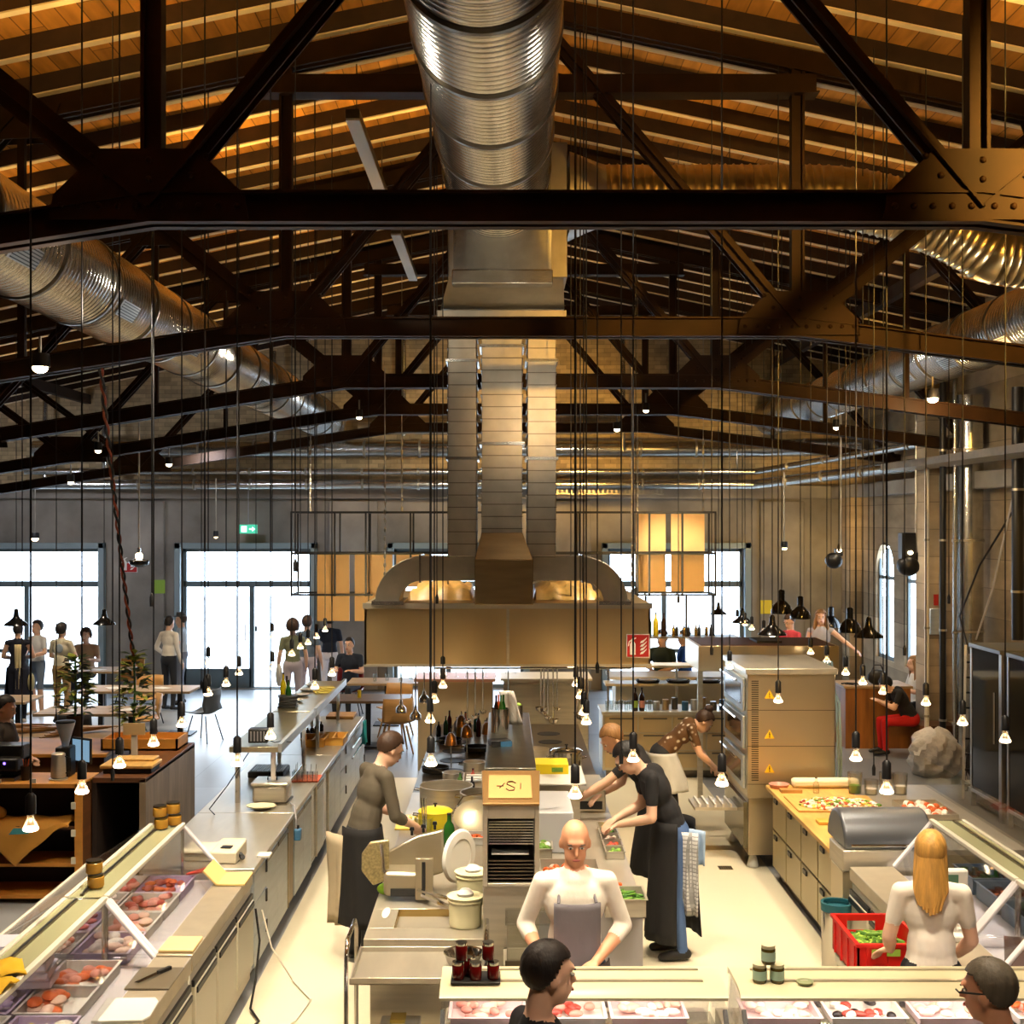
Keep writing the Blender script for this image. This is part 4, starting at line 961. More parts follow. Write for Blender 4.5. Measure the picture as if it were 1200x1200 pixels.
# ---- items on the right half
T = thing('storage_box', 'white rectangular appliance housing on the right half of the island', 'appliance', (.42, 10.4, .9)); MB().box(-.17,.13,-.4,.4,0,.32).obj('housing', mat('grey_white', (196,196,198), .4), T, bevel=.01)
board('white_slab', 'white board lying over the appliance housing under the yellow box', (.44, 11.4, 1.22), .55, .8, .02, whitep)
for ly in (11.1, 11.7): pass
T = thing('board_stand', 'steel stand under the white board', 'stand', (.44, 11.4, .9)); MB().box(-.2,.22,-.35,.38,0,.32).obj('stand_body', steel, T)
T = thing('yellow_box', 'flat yellow cardboard box on the white board', 'box', (.43, 11.55, 1.24)); MB().box(-.15,.15,-.15,.15,0,.09).obj('box_body', mat('box_yellow', (248,226,36), .5), T, bevel=.006); MB().box(.0,.1,-.152,-.15,.02,.06).obj('print_patch', green, T)
pot('tall_pot', 'tall shiny steel stock pot with a lid on the right range', (.62, 12.6, .9), .15, .33, chrome, True)
pot('saucepan', 'pan with a long pale handle left of the tall stock pot', (.34, 12.9, 1.1), .12, .1, steel, False, True, None, 2.9)
T = thing('pan_riser', 'steel block carrying the pan with a pale handle', 'block', (.34, 12.9, .9)); MB().box(-.13,.13,-.13,.13,0,.2).obj('block_body', steel, T)
T = thing('oven_block', 'dark fronted steel appliance behind the bending cooks', 'appliance', (.76, 11.7, .9)); MB().box(-.15,.15,-.3,.4,0,.2).obj('appliance_body', steel, T, bevel=.01); MB().box(-.12,.12,-.305,-.3,.03,.1).obj('vent', black, T)
x, y, z = flat(667, 972, .9)
T = gn('meat_tray', 'large steel tray of diced meat in front of the bending cooks', (.48, 9.35, .9), .42, .36, .08, steel)
pile('diced_meat', '', '', (0,0,0), .17, .14, 70, .022, [pinkm, pinkm2, whitef, orangef], .05, parent=T).location = (0,0,.02)
T = gn('vegetable_tray', 'steel tray of salad leaves behind the tray rack cabinet', (.27, 9.9, .9), .2, .3, .1, steel); pile('salad', '', '', (0,0,0), .08, .12, 26, .028, [green, whitef, redmeat], .04, parent=T).location = (0,0,.05)
T = thing('clear_box', 'clear plastic food box beside the salad tray', 'box', (.29, 10.3, .9)); MB().tray(-.12,.12,-.12,.12,0,.2,.005).obj('box_body', plast, T)
pile('pale_food', '', '', (0,0,0), .09, .09, 12, .035, [pinkm2, whitef], .04, parent=T)
board('pastry_board', 'long steel board with a row of small pastries', (.66, 8.98+.3, .9), .28, .12, .012, steel, 0, None, 'board')
for i in range(9):
    T_ = MB().ell((0,0,0), (.022,.026,.018), 10).obj('pastry', mat('pastry', (226,170,96), .5)); tag(T_, 'small round pastry in the row on the pastry board', 'pastry', 'pastries on the board', loc=(.54+.03*i, 9.27+.02*(i % 2), .928))
T = thing('kitchen_knife', 'long knife with an orange handle in front of the pastries', 'knife', (.70, 9.08, .905), .1); MB().obox((-.22,0,.008),(.02,0,.008), .035, .003).obj('knife_blade', chrome, T); MB().obox((.02,0,.01),(.14,0,.01), .03, .02).obj('knife_handle', orangep, T)
board('slate_board', 'dark chopping board with parsley on the right of the island', (.70, 8.98-.12, .9), .32, .24, .018, mat('slate', (110,108,104), .4))
pile('chopped_parsley', 'pile of chopped parsley on the dark chopping board', 'herbs', (.66, 8.84, .92), .09, .05, 70, .012, [green, greenl], .03)
tag(MB().ell((0,0,.025),(.03,.03,.025),12).obj('radish', redmeat), 'small red onion at the edge of the dark chopping board', 'onion', loc=(.62, 8.94, .918))
board('serving_board', 'narrow wooden board with a long roll beside the dark board', (.68, 8.70-.02, .9), .30, .09, .018, woody, .12)
T = thing('yellow_jar', 'open jar of yellow pickles near the blurred cook', 'jar', (.36, 9.02, .9)); MB().lathe([(0,0),(.05,0),(.05,.13),(.045,.13),(.045,.01),(0,.01)], 20).obj('jar_body', glassm, T); MB().lathe([(0,.012),(.043,.012),(.043,.1),(0,.1)], 18).obj('contents', mat('mustard', (222,170,50), .4), T)
pile('lettuce_heap', 'heap of bright green lettuce left of the blurred cook', 'lettuce', (.30, 8.85, .9), .10, .11, 80, .026, [greenl, green], .12, (1.4,.8,.4))
T = gn('bean_tray', 'deep steel tray heaped with green beans at the island corner', (.80, 8.75-.22, .9), .27, .3, .12, steel)
pile('green_beans', '', '', (0,0,0), .11, .12, 90, .03, [green2, green], .07, (1.8,.25,.25), parent=T).location = (0,0,.08)
T = gn('herb_tray', 'smaller steel tray with green herbs behind the bean tray', (.66, 8.55+.22, .9), .2, .18, .05, steel); 
pile('herbs', '', '', (0,0,0), .08, .07, 40, .018, [green, greenl, orangef], .03, parent=T).location = (0,0,.03)
T = thing('plastic_bin_stand', 'steel stand with stacked clear plastic bins in front of the tall cabinet', 'stand', (.17, 7.55, 0))
mb = MB(); mb.box(-.17,-.15,-.02,.0,0,.88); mb.box(.15,.17,-.02,.0,0,.88); mb.box(-.17,-.15,.28,.3,0,.88); mb.box(.15,.17,.28,.3,0,.88); mb.obj('stand_frame', chrome, T)
MB().box(-.17,.17,-.02,.3,.45,.47).obj('stand_shelf', steel, T); MB().box(-.17,.17,-.02,.3,.86,.88).obj('stand_shelf', steel, T)
for i, zz in enumerate((.47, .88)):
    T = thing('plastic_bin', ['lower clear plastic bin on the stand shelf','upper clear plastic bin on the stand'][i], 'bin', (.17, 7.69, zz+.001), 0, 'clear plastic bins by the blurred cook')
    MB().tray(-.15,.15,-.15,.13,0,.24,.006,lip=.01).obj('bin_body', plast, T)
    MB().box(-.16,.16,-.16,.14,.24,.25).obj('lid', plast, T); MB().box(-.16,-.02,-.17,-.155,.0,.03).obj('handle', steel_d, T)

# trolley at the near end of the island
T = thing('serving_trolley', 'steel two-shelf trolley at the near end of the island', 'trolley', (-.50, 7.3, 0))
for zz in (.88, .40):
    mb = MB(); mb.box(-.38,.38,-.0,.55,zz-.03,zz-.02); mb.box(-.38,-.365,0,.55,zz-.03,zz+.01); mb.box(.365,.38,0,.55,zz-.03,zz+.01); mb.box(-.365,.365,0,.015,zz-.03,zz+.01); mb.box(-.365,.365,.535,.55,zz-.03,zz+.01)
    mb.obj('trolley_shelf', steel_h, T, bevel=.003)
for s in (-1, 1):
    MB().tube([(s*.40,0.02,.06),(s*.40,.02,1.0),(s*.40,.10,1.08),(s*.40,.45,1.08),(s*.40,.53,1.0),(s*.40,.53,.06)], .013, 10).obj('trolley_frame', chrome, T)
for (sx, yy) in ((-.4,.02),(.4,.02),(-.4,.53),(.4,.53)):
    mb = MB(); mb.tube([(sx-.014,yy,.035),(sx+.014,yy,.035)], .035, 14); mb.obj('caster', rubber, T)
T = thing('mixing_bowl', 'shiny steel mixing bowl on the trolley', 'bowl', (-.235, 7.52, .87)); MB().lathe([(0,0),(.05,0),(.09,.03),(.112,.09),(.118,.092),(.118,.096),(.106,.092),(.086,.036),(.045,.006),(0,.006)], 36).obj('bowl_body', chrome, T)
pot('lidded_pot', 'small pot with a rose lid on the lower trolley shelf', (-.66, 7.42, .39), .075, .11, steel, True)
T = thing('takeaway_box', 'white box with yellow lid on the lower trolley shelf', 'box', (-.62, 7.72, .39)); MB().box(-.12,.12,-.07,.07,0,.1).obj('box_body', whitep, T, bevel=.008); MB().box(-.06,.03,-.06,.06,.1,.12).obj('lid', yboard, T)

# floor drains
for i, (px, py) in enumerate(((394, 1074), (850, 1017))):
    x, y, z = flat(px, py, .006)
    T = thing('floor_drain', ['slotted floor drain in the left aisle','slotted floor drain in the right aisle'][i], 'drain', (x, y, .006), 0, 'slotted floor drains')
    MB().box(-.07,.07,-.07,.07,0,.002).obj('drain_plate', mat('drain_brown', (120,104,70), .5, .5), T)
    mb = MB()
    for k in range(6): mb.box(-.06+.022*k,-.048+.022*k,-.055,.055,.002,.0035)
    mb.obj('slots', black, T)

# utensils hanging under the hood
T = thing('utensil_rail', 'steel rail below the hood with ladles hanging from it', 'rail', (.5, 13.0, 2.0)); MB().tube([(-1.2,0,.0),(.8,0,.0)], .01, 8).obj('rail_bar', chrome, T)
for x_ in (-1.15, .75): MB().tube([(x_,0,0),(x_,0,.35)], .006, 6).obj('rail_hanger', chrome, T)
for i, x_ in enumerate((.40,.43,.47,.53,.57,.78,.83,.89,.05,-.22,-.3,-.38)):
    T = thing('ladle', 'steel ladle hanging from the rail below the hood, %s from the right' % (ORD[11-i] if i < 11 else 'leftmost'), 'ladle', (x_*.95, 13.0-.02-.06*(i % 3), 1.98), 0, 'ladles under the hood')
    L_ = .36+.04*(i % 4)
    T['label'] = 'steel ladle hanging under the hood, number %s counted from the left' % ['nine','ten','eleven','twelve','thirteen','fourteen','fifteen','sixteen','four','three','two','one'][i]
    MB().tube([(0,0,.02),(0,0,-L_)], .007, 6).obj('ladle_stem', chrome, T)
    big = .06 if i in (0, 3, 6) else .04
    MB().lathe([(0,-L_-big*1.1),(big*.7,-L_-big*.8),(big,-L_-big*.2),(big*.95,-L_-big*.2),(big*.6,-L_-big*.7),(0,-L_-big)], 20).obj('ladle_bowl', chrome, T)
# ================================================================= right side: deck oven, salad counter, roll-top, right cases
T = thing('deck_oven', 'tall stainless deck oven with three yellow warning triangles on its side', 'oven', (2.88, 13.35, 0))
ovs = mat('oven_steel', (210,196,166), .28, .88, noise=.03, nscale=(1,1,1))
MB().box(-.44,.44,-.55,.75,.72,2.0).obj('oven_body', ovs, T, bevel=.01)
MB().box(-.42,.30,-.5,.7,.14,.72).obj('base_cabinet', ovs, T, bevel=.006)
MB().box(-.46,.46,-.57,.77,1.96,2.02).obj('top_cap', steel_h, T, bevel=.006)
mb = MB()
for z in (.86, 1.24, 1.60): mb.box(-.442,.442,-.553,-.55,z,z+.006)
mb.obj('panel_seams', steel_d, T)
mb = MB()
for i in range(46): mb.box(-.40,-.33,-.554,-.55,.90+i*.022,.908+i*.022)
mb.obj('vent_slots', black, T)
for z in (.98, 1.32, 1.72):
    t_ = MB().prism([(-.22-.05,z),(-.22+.05,z),(-.22,z+.088)], 'y', -.556, -.55).obj('warning_triangle', mat('warn_yellow', (240,190,20), .5), T)
    MB().prism([(-.226,z+.03),(-.214,z+.03),(-.216,z+.066),(-.224,z+.066)], 'y', -.559, -.556).obj('warning_mark', black, t_)
    MB().box(-.226,-.214,-.559,-.556,z+.012,z+.022).obj('warning_dot', black, t_)
for i, z in enumerate((.80, 1.20, 1.58)):
    d_ = MB().box(-.47,-.44,-.45,.65,z,z+.33).obj('oven_door', steel_b, T, bevel=.006)
    MB().box(-.475,-.47,-.35,.55,z+.06,z+.27).obj('door_window', mat('oven_glass', (60,48,30), .1), d_)
    MB().tube([(-.52,-.35,z+.3),(-.52,.55,z+.3)], .014, 8).obj('door_handle', chrome, d_)
mb = MB(); mb.box(-.46,-.42,-.45,.65,.2,.66); mb.obj('rack_door', mat('rack_glass', (110,104,80), .2, .5), T)
MB().box(-.9,-.46,-.1,.35,.5,.53).obj('landing_shelf', steel_h, T)
mb = MB()
for i in range(5): mb.box(-.85+.08*i,-.83+.08*i,-.08,.33,.53,.56)
mb.obj('wire_rack', whitep, T)
for (sx, sy) in ((-.36,-.42),(.24,-.42),(-.36,.6),(.24,.6)): MB().lathe([(.05,0),(.06,.02),(.05,.07),(.03,.14)], 12, c=(sx,sy,0)).obj('foot', whitep, T)
mb = MB()
for i in range(5): mb.tube([(.50+.03*i,.3,2.0),(.54+.03*i,.25,1.5),(.50+.04*i,.2,1.0),(.56+.03*i,.15,.6)], .012, 6)
mb.tube([(.47,.0,1.95),(.62,.0,1.6),(.64,.0,1.0),(.66,.1,.7)], .015, 6)
mb.obj('cable_bundle', mat('pale_cables', (170,200,210), .5), T)

T = thing('extraction_box', 'long steel extraction box behind the oven with a brown open top', 'extraction box', (3.1, 15.3, 1.72))
MB().box(-.80,.86,-.2,.9,0,.30).obj('box_body', ovs, T, bevel=.005)
MB().box(-.76,.82,-.16,.86,.27,.306).obj('top_recess', mat('brown_recess', (74,44,34), .5), T)
MB().box(-.05,.25,.1,.6,.306,.33).obj('top_vent', black, T)
for (sx) in (-.7,.75): MB().box(sx-.03, sx+.03, .3,.36,-1.72,0).obj('support_post', steel, T)
T = thing('back_counter', 'steel counter with drawers along the back of the kitchen', 'counter', (2.3, 17.4, 0))
MB().box(-.95,.95,.03,.7,.1,.86).obj('counter_body', ovs, T); MB().box(-.97,.97,0,.72,.86,.90).obj('worktop', steel_h, T, bevel=.004); MB().box(-.9,.9,.08,.65,0,.1).obj('plinth', steel_d, T)
for i in range(4):
    for (z0, z1) in ((.62,.83),(.38,.6),(.14,.36)):
        d_ = MB().box(-.92+.465*i,-.48+.465*i,.01,.03,z0,z1).obj('drawer', mat('drawer_steel', (214,190,146), .32, .7), T, bevel=.003); MB().box(-.86+.465*i,-.54+.465*i,-.0,.012,z1-.035,z1-.015).obj('handle', steel_d, d_)
T = thing('back_shelf', 'two-tier steel shelf with plates above the back counter', 'shelf', (2.5, 17.75, .9))
for z in (.33, .58): MB().box(-1.1,.9,-.2,.2,z,z+.03).obj('shelf_board', mat('shelf_pale', (210,196,160), .4, .4), T)
for sx in (-1.05, -.1, .85): MB().box(sx-.015,sx+.015,-.015,.015,0,.58).obj('upright', chrome, T)
for i in range(11):
    T = thing('drinking_glass', 'clear drinking glass standing in the row on the back counter', 'glass', (1.42+.065*i, 17.52+.06*(i % 2), .9), 0, 'drinking glasses on the back counter')
    MB().lathe([(0,.006),(.022,.006),(.028,.13),(.031,.13),(.025,0),(0,0)], 14).obj('glass_body', glassm, T)
for i, (x_, lab) in enumerate(((1.80, greenl), (1.89, pinkm))):
    bottle('wine_bottle', ['dark bottle with a green label on the back counter','dark bottle with a pink label on the back counter'][i], (x_, 17.48, .9), .32, .038, bottleb, 'dark bottles on the back counter', None, lab)
for i in range(4):
    x_ = 2.0+.42*i
    T = thing('black_pan', 'flat black pan with plates on the lower back shelf, %s from the left' % ['first','second','third','last'][i], 'pan', (x_, 17.72, 1.26), 0, 'black pans on the back shelf')
    MB().lathe([(0,0),(.15,0),(.17,.035),(.16,.035),(.145,.01),(0,.01)], 24).obj('pan_body', black, T); MB().lathe([(0,.02),(.11,.02),(.13,.045),(0,.03)], 24).obj('plate', whitep, T)
for i in range(8):
    T = thing('storage_tin', 'small tin or cup among the row at the right of the back counter', 'tin', (2.1+.13*i, 17.55+.05*(i % 3), .9), 0, 'tins on the back counter')
    MB().lathe([(0,0),(.045,0),(.045,.12+.02*(i % 3)),(0,.12+.02*(i % 3))], 14).obj('tin_body', [whitep, mat('tan', (190,160,110), .5), steel_d, bluew][i % 4], T)
# tall steel units in the middle behind the range
T = thing('tall_steel_unit', 'plain tall steel cabinet block behind the ladles', 'cabinet', (.62, 17.6, 0)); MB().box(-.62,.55,0,.7,.0,1.30).obj('unit_body', steel, T, bevel=.006)
for i in range(2): MB().box(-.60+.58*i,-.04+.58*i,-.02,0,.12,1.26).obj('door', steel, T, bevel=.004)
MB().box(-.66,.6,-.05,.75,1.30,1.33).obj('unit_top', mat('pale_top', (220,210,190), .4, .2), T)
T = thing('pass_hatch', 'pinkish copper pass counter behind the left range', 'counter', (-.65, 17.9, 0)); MB().box(-.55,.50,0,.7,0,1.25).obj('counter_body', mat('beige_front', (206,186,150), .45), T, bevel=.01); MB().box(-.6,.54,-.05,.75,1.25,1.29).obj('worktop', mat('pink_top', (206,150,120), .4), T)
for i in range(9):
    T = thing('wine_glass', 'upside down wine glass hanging low behind the hood', 'wine glass', (-.95+.14*i, 18.1, 1.29), 0, 'wine glasses behind the range')
    MB().lathe([(.03,0),(.004,.006),(.004,.08),(.03,.11),(.036,.15),(.028,.19)], 14).obj('glass_body', glassm, T)

# salad counter
T = thing('salad_counter', 'steel drawer counter with a wooden top right of the oven', 'counter', (3.28, 10.1, 0))
MB().box(-.62,.62,0,2.45,.1,.86).obj('cabinet_body', ovs, T, bevel=.004); MB().box(-.58,.6,.03,2.4,0,.1).obj('plinth', steel_d, T)
MB().box(-.70,.05,-.0,2.5,.86,.90).obj('wooden_top', woody, T, bevel=.005); MB().box(.05,.9,0,2.5,.86,.90).obj('steel_top', steel_h, T)
for i in range(4):
    for (z0, z1) in ((.50,.83),(.13,.48)):
        d_ = MB().box(-.65,-.62,.03+.6*i,.6+.6*i,z0,z1).obj('drawer', mat('drawer_olive', (178,166,130), .32, .8), T, bevel=.004); MB().box(-.665,-.65,.38+.6*i,.50+.6*i,z1-.06,z1-.02).obj('handle', black, d_)
mb = MB(); mb.slab([(.86,0,.9),(.86,2.5,.9),(.86,2.5,1.16),(.86,0,1.16)], .006); mb.slab([(.0,2.5,.9),(.86,2.5,.9),(.86,2.5,1.16),(0,2.5,1.16)], .006); mb.obj('glass_guard', acr, T)
x, y, z = flat(945, 943, .9)
board('salad_board', 'long pale wooden board laden with chopped salad', (3.02, y, .9), .78, .62, .02, woody)
pile('chopped_salad', 'heap of chopped white, green and red salad on the pale board', 'salad', (3.05, 11.62, .92), .36, .26, 420, .017, [whitef, greenl, whitef, orangef, yboard, whitef, green, redmeat], .035, (1.4,.8,.6))
board('bread_board', 'narrow yellow wooden board at the front of the salad counter', (3.0, 10.98, .9), .62, .12, .03, mat('amber_wood', (232,176,72), .45))
tag(MB().obox((-.3,0,.05),(.35,0,.05), .12, .09).obj('bread_roll_pack', mat('pale_wrap', (240,226,190), .5), bevel=.03), 'long pale wrapped loaf at the back of the salad counter', 'loaf', loc=(3.1, 12.45, .9))
bottle('sauce_bottle', 'sauce bottle with a black cap on the salad counter', (2.98, 12.2, .9), .15, .03, glassm, None, black)
T = thing('wood_block', 'small dark wooden piece beside the sauce bottle', 'wooden block', (2.75, 12.25, .9)); MB().box(-.1,.1,-.05,.05,0,.03).obj('block_body', wood, T)
T = thing('flat_dish', 'shallow rose dish at the back left of the salad counter', 'dish', (2.68, 12.45, .9)); MB().lathe([(0,0),(.08,0),(.1,.04),(.09,.04),(.07,.01),(0,.01)], 20).obj('dish_body', pinkm, T)
for i, (dx, dy, hh) in enumerate(((0,0,.2),(.14,-.05,.14),(.3,.0,.2),(.42,-.04,.2))):
    T = thing('clear_tub', 'clear plastic tub at the back of the salad counter, %s from the left' % ['first','second','third','last'][i], 'tub', (3.35+dx, 12.2+dy, .9), 0, 'clear tubs on the salad counter')
    MB().lathe([(0,.004),(.055,.004),(.065,hh),(.07,hh),(.06,0),(0,0)], 18).obj('tub_body', plast, T)
    MB().lathe([(0,.01),(.052,.01),(.055,hh*.4),(0,hh*.4)], 16).obj('contents', [green, whitef, pinkm2, whitef][i], T)
T = thing('serving_tray', 'steel tray of pale food behind the glass guard of the salad counter', 'tray', (3.75, 11.4, .9)); MB().tray(-.2,.2,-.3,.3,0,.05,.004).obj('pan', steel, T); pile('food', '', '', (0,0,0), .17, .25, 60, .03, [pinkm2, orangef, whitef], .02, parent=T)
T = thing('dark_tool', 'dark knife lying on the wooden top near its front', 'knife', (2.98, 10.6, .9), .1); MB().obox((-.12,0,.012),(.08,0,.012), .03, .018).obj('knife_handle', black, T); MB().obox((.08,0,.01),(.2,0,.01), .03, .004).obj('knife_blade', chrome, T)
# roll-top warmer
T = thing('rolltop_warmer', 'grey domed roll-top warmer at the end of the salad counter', 'warmer', (2.93, 9.95, .84))
prof = [(-.28+.0, .16)]+[(-.02-.27*math.cos(t*PI/14), .16+.26*math.sin(t*PI/14)) for t in range(0, 15)]
MB().prism([(y_+.05, z_) for y_, z_ in prof[1:]], 'x', -.34, .34).obj('dome_lid', mat('grey_dome', (120,124,130), .35, .8), T, smooth=40, bevel=.02)
MB().box(-.36,.36,-.26,.15,.0,.16).obj('warmer_body', steel, T, bevel=.008)
MB().tube([(-.3,-.27,.2),(.3,-.27,.2)], .01, 8).obj('lid_handle', chrome, T)
T = thing('warmer_stand', 'steel cupboard beneath the roll-top warmer', 'cabinet', (2.93, 9.7, 0)); MB().box(-.36,.36,-.0,.35,.0,.84).obj('stand_body', ovs, T, bevel=.005)
# bin with turquoise rim near the counter end
T = thing('waste_bin', 'slim steel bin with a turquoise liner at the end of the salad counter', 'bin', (2.50, 9.6, 0)); MB().lathe([(0,0),(.1,0),(.11,.02),(.115,.62),(.1,.62),(.1,.5),(0,.5)], 20).obj('bin_body', chrome, T); MB().lathe([(.118,.58),(.12,.64),(.1,.64),(.1,.6)], 20).obj('liner_rim', mat('dark_teal', (18,84,96), .5), T)
T = thing('floor_box', 'small dark box on the floor below the red crate', 'box', (2.16, 8.55, 0)); MB().box(-.09,.09,-.1,.1,0,.3).obj('box_body', black, T, bevel=.01)

# right glass cases (staff on the left)
side_case('far right glass case with jars behind the blond woman', -1, 3.20, 2.93, 2.60, 3.47, 3.9, 8.02, 9.62)
side_case('near right glass case at the picture edge, with a white slanted end frame', -1, 3.20, 2.93, 2.60, 3.47, 3.9, 7.46, 8.0)
for i, (x_, y_, ms) in enumerate(((3.55,9.3,[bottleg,chrome,redj]),(3.55,8.85,[chrome,redj,orangef]),(3.55,8.4,[redj,bottleg,chrome]),(3.55,7.72,[chrome,bottleg,redj,yellow]))):
    T = crate('jar_tray', 'blue-grey tray full of small wrapped goods in the right glass case, %s from the camera' % ['fourth','third','second','nearest'][i], (x_, y_, .835), .42, .38, .12, mat('blue_tray', (98,124,146), .4), 0, 'blue trays in the right glass cases')
    rnd = random.Random(i)
    for k in range(20):
        MB().lathe([(0,0),(.026,0),(.028,.05),(0,.055)], 10, c=(-.16+.08*(k % 5)+.01*rnd.random(), -.13+.085*(k//5), .02+.05*rnd.random())).obj('small_jar', ms[k % len(ms)], T)
T = thing('counter_scale', 'white scale with a green display on a post behind the blond woman', 'scale', (2.79, 7.98, .9))
MB().box(-.03,.03,-.02,.02,.02,.30).obj('post', whitep, T, bevel=.006)
h_ = MB().box(-.10,.10,-.03,.03,.29,.43).obj('scale_head', whitep, T, bevel=.015); MB().box(-.055,.035,-.034,-.03,.32,.40).obj('display', mat('lcd_green', (90,128,104), .3), h_)
MB().box(-.09,.09,-.1,.1,0,.04).obj('scale_base', whitep, T, bevel=.01)
T = thing('price_card', 'dark card leaning in the near right glass case', 'card', (3.05, 7.6, .84), -.3); MB().slab([(-.07,0,0),(.07,0,0),(.07,.06,.17),(-.07,.06,.17)], .008).obj('card_face', mat('card_brown', (120,96,90), .4), T)
# red crate on a low stand
T = thing('red_crate', 'red plastic crate with green vegetables beside the blond woman', 'crate', (2.31, 7.88, .77))
rc_ = mat('crate_red', (206,26,20), .4)
x0, x1, y0, y1, hh = -.21, .19, -.29, .29, .22
MB().box(x0,x1,y0,y1,0,.012).obj('crate_base', rc_, T)
mb = MB()
for (a0,a1,b0,b1) in ((x0,x0+.012,y0,y1),(x1-.012,x1,y0,y1)): mb.box(a0,a1,b0,b1,0,hh)
mb.box(x0,x1,y0,y0+.012,0,hh)
mb.box(x0,x1,y1-.012,y1,0,.12); mb.box(x0,x0+.09,y1-.012,y1,.12,hh); mb.box(x1-.13,x1,y1-.012,y1,.12,hh); mb.box(x0+.09,x1-.13,y1-.012,y1,.18,hh)
mb.box(x0-.012,x0,y0-.012,y1+.012,hh-.02,hh); mb.box(x1,x1+.012,y0-.012,y1+.012,hh-.02,hh); mb.box(x0,x1,y0-.012,y0,hh-.02,hh); mb.box(x0,x1,y1,y1+.012,hh-.02,hh)
for i in range(4): mb.box(x0-.008,x0,y0+.05+.15*i,y0+.065+.15*i,0,hh-.02)
for i in range(3): mb.box(x0+.05+.13*i,x0+.065+.13*i,y0-.008,y0,0,hh-.02)
mb.obj('crate_wall', rc_, T)
mb = MB(); mb.box(x0+.08,x0+.13,y0-.014,y0-.01,.15,.19); mb.box(x0+.17,x0+.25,y0-.014,y0-.01,.15,.19); mb.obj('crate_label', greenl, T)
pile('vegetables', '', '', (0,0,0), .15, .25, 170, .03, [green, greenl, green2], .07, (1.6,.4,.4), 0, T).location = (0, 0, .11)
T = thing('crate_stand', 'pale low stand beneath the red crate', 'stand', (2.31, 7.88, 0)); MB().box(-.2,.18,-.27,.27,.70,.77).obj('stand_top', cream, T)
for (sx, sy) in ((-.17,-.24),(.15,-.24),(-.17,.24),(.15,.24)): MB().box(sx-.02,sx+.02,sy-.02,sy+.02,0,.70).obj('leg', cream, T)

# fridges on the far right
frs = mat('fridge_frame', (176,172,164), .35, .5)
def fridge(label, y0, y1, xf=5.74):
    T = thing('glass_fridge', label, 'fridge', (xf+.4, (y0+y1)/2, 0), 0, 'glass-door fridges on the right'); h = (y1-y0)/2
    MB().box(-.33,.4,-h,h,.05,1.95).obj('fridge_body', mat('fridge_dark', (44,42,42), .4, .4), T, bevel=.006)
    MB().box(-.42,.4,-h,h,1.95,2.0).obj('fridge_top', mat('fridge_top_grey', (120,126,132), .4), T, bevel=.006)
    mb = MB(); mb.box(-.40,-.34,-h,-h+.09,.0,1.95); mb.box(-.40,-.34,h-.05,h,.0,1.95); mb.box(-.40,-.34,-h,h,.18,.22); mb.obj('door_frame', frs, T, bevel=.006)
    MB().box(-.39,-.37,-h+.09,h-.05,.22,1.95).obj('door_glass', mat('black_glass', (20,20,22), .06), T)
    MB().tube([(-.43,-h+.14,.9),(-.43,-h+.14,1.5)], .014, 8).obj('door_handle', chrome, T)
    for i, z in enumerate((1.0, 1.25, 1.5, 1.7)): MB().box(-.366,-.36,-h+.1,h-.06,z,z+.05).obj('shelf_goods', mat('goods_%d' % i, [(150,120,90),(90,80,70),(170,150,120),(120,90,60)][i], .6), T)
fridge('glass-door fridge furthest into the room at the right edge', 14.75, 15.75)
fridge('glass-door fridge at the right edge, cut by the picture frame', 13.5, 14.6)
fridge('tall glass-door fridge outside beyond the right picture edge', 12.3, 13.4)
T = thing('step_ladder', 'slim white ladder leaning between the pipes and the fridge', 'ladder', (5.78, 16.1, 0))
mb = MB(); mb.obox((0,.0,0),(.16,.35,1.9), .03, .05); mb.obox((.26,.0,0),(.42,.35,1.9), .03, .05); mb.obj('ladder_rail', whitep, T)
for i in range(9):
    f = .08+.1*i; MB().box(.16*f,.27+.16*f,.35*f,.35*f+.04,1.9*f,1.9*f+.02).obj('rung', black, T)
# bag, trolley, bin
mb = MB(); rnd = random.Random(5); nU, nV = 28, 16; vs = []
for j in range(nV+1):
    for i in range(nU):
        a = 2*PI*i/nU; z_ = j/nV; r = (.34+.1*math.sin(PI*z_**.7))*(1 if z_ < .7 else math.sqrt(max(.02, 1-((z_-.7)/.31)**2)))*(1+.07*math.sin(a*5+z_*6)+.10*rnd.random()+.10*math.sin(a*9-z_*14))
        vs.append((r*math.cos(a)*.85, r*math.sin(a)*.8, .75*z_*(1+.05*math.sin(3*a))))
mb.add(vs, [(j*nU+i, j*nU+(i+1)%nU, (j+1)*nU+(i+1)%nU, (j+1)*nU+i) for j in range(nV) for i in range(nU)]+[tuple(range(nU)), tuple(reversed(range(nV*nU, (nV+1)*nU)))])
tag(mb.obj('plastic_sack', mat('milky_sack', (226,220,214), .3, noise=.15, nscale=(12,12,12), bump=1.)), 'crumpled pale plastic sack on the floor before the pier', 'sack', loc=(flat(1090, 905, 0)[0], 17.6, 0)).scale = (.85, .85, .85)
tag(MB().ell((0,0,.33),(.28,.3,.34),18).obj('dark_bag', mat('dark_fabric', (46,40,36), .9, bump=.4)), 'dark bag slumped against the plastic sack', 'bag', loc=(flat(1112, 900, 0)[0]+.08, 16.9, 0))
T = thing('cleaning_cart', 'small wheeled cart with a white box by the right fridges', 'cart', (flat(1120, 915, 0)[0]+.1, 16.4, 0))
MB().box(-.25,.25,-.2,.2,.1,.14).obj('cart_deck', whitep, T, bevel=.01); MB().box(.05,.32,-.1,.2,.55,.85).obj('white_box', whitep, T, bevel=.02); MB().box(.16,.2,.0,.04,.14,.55).obj('cart_post', chrome, T)
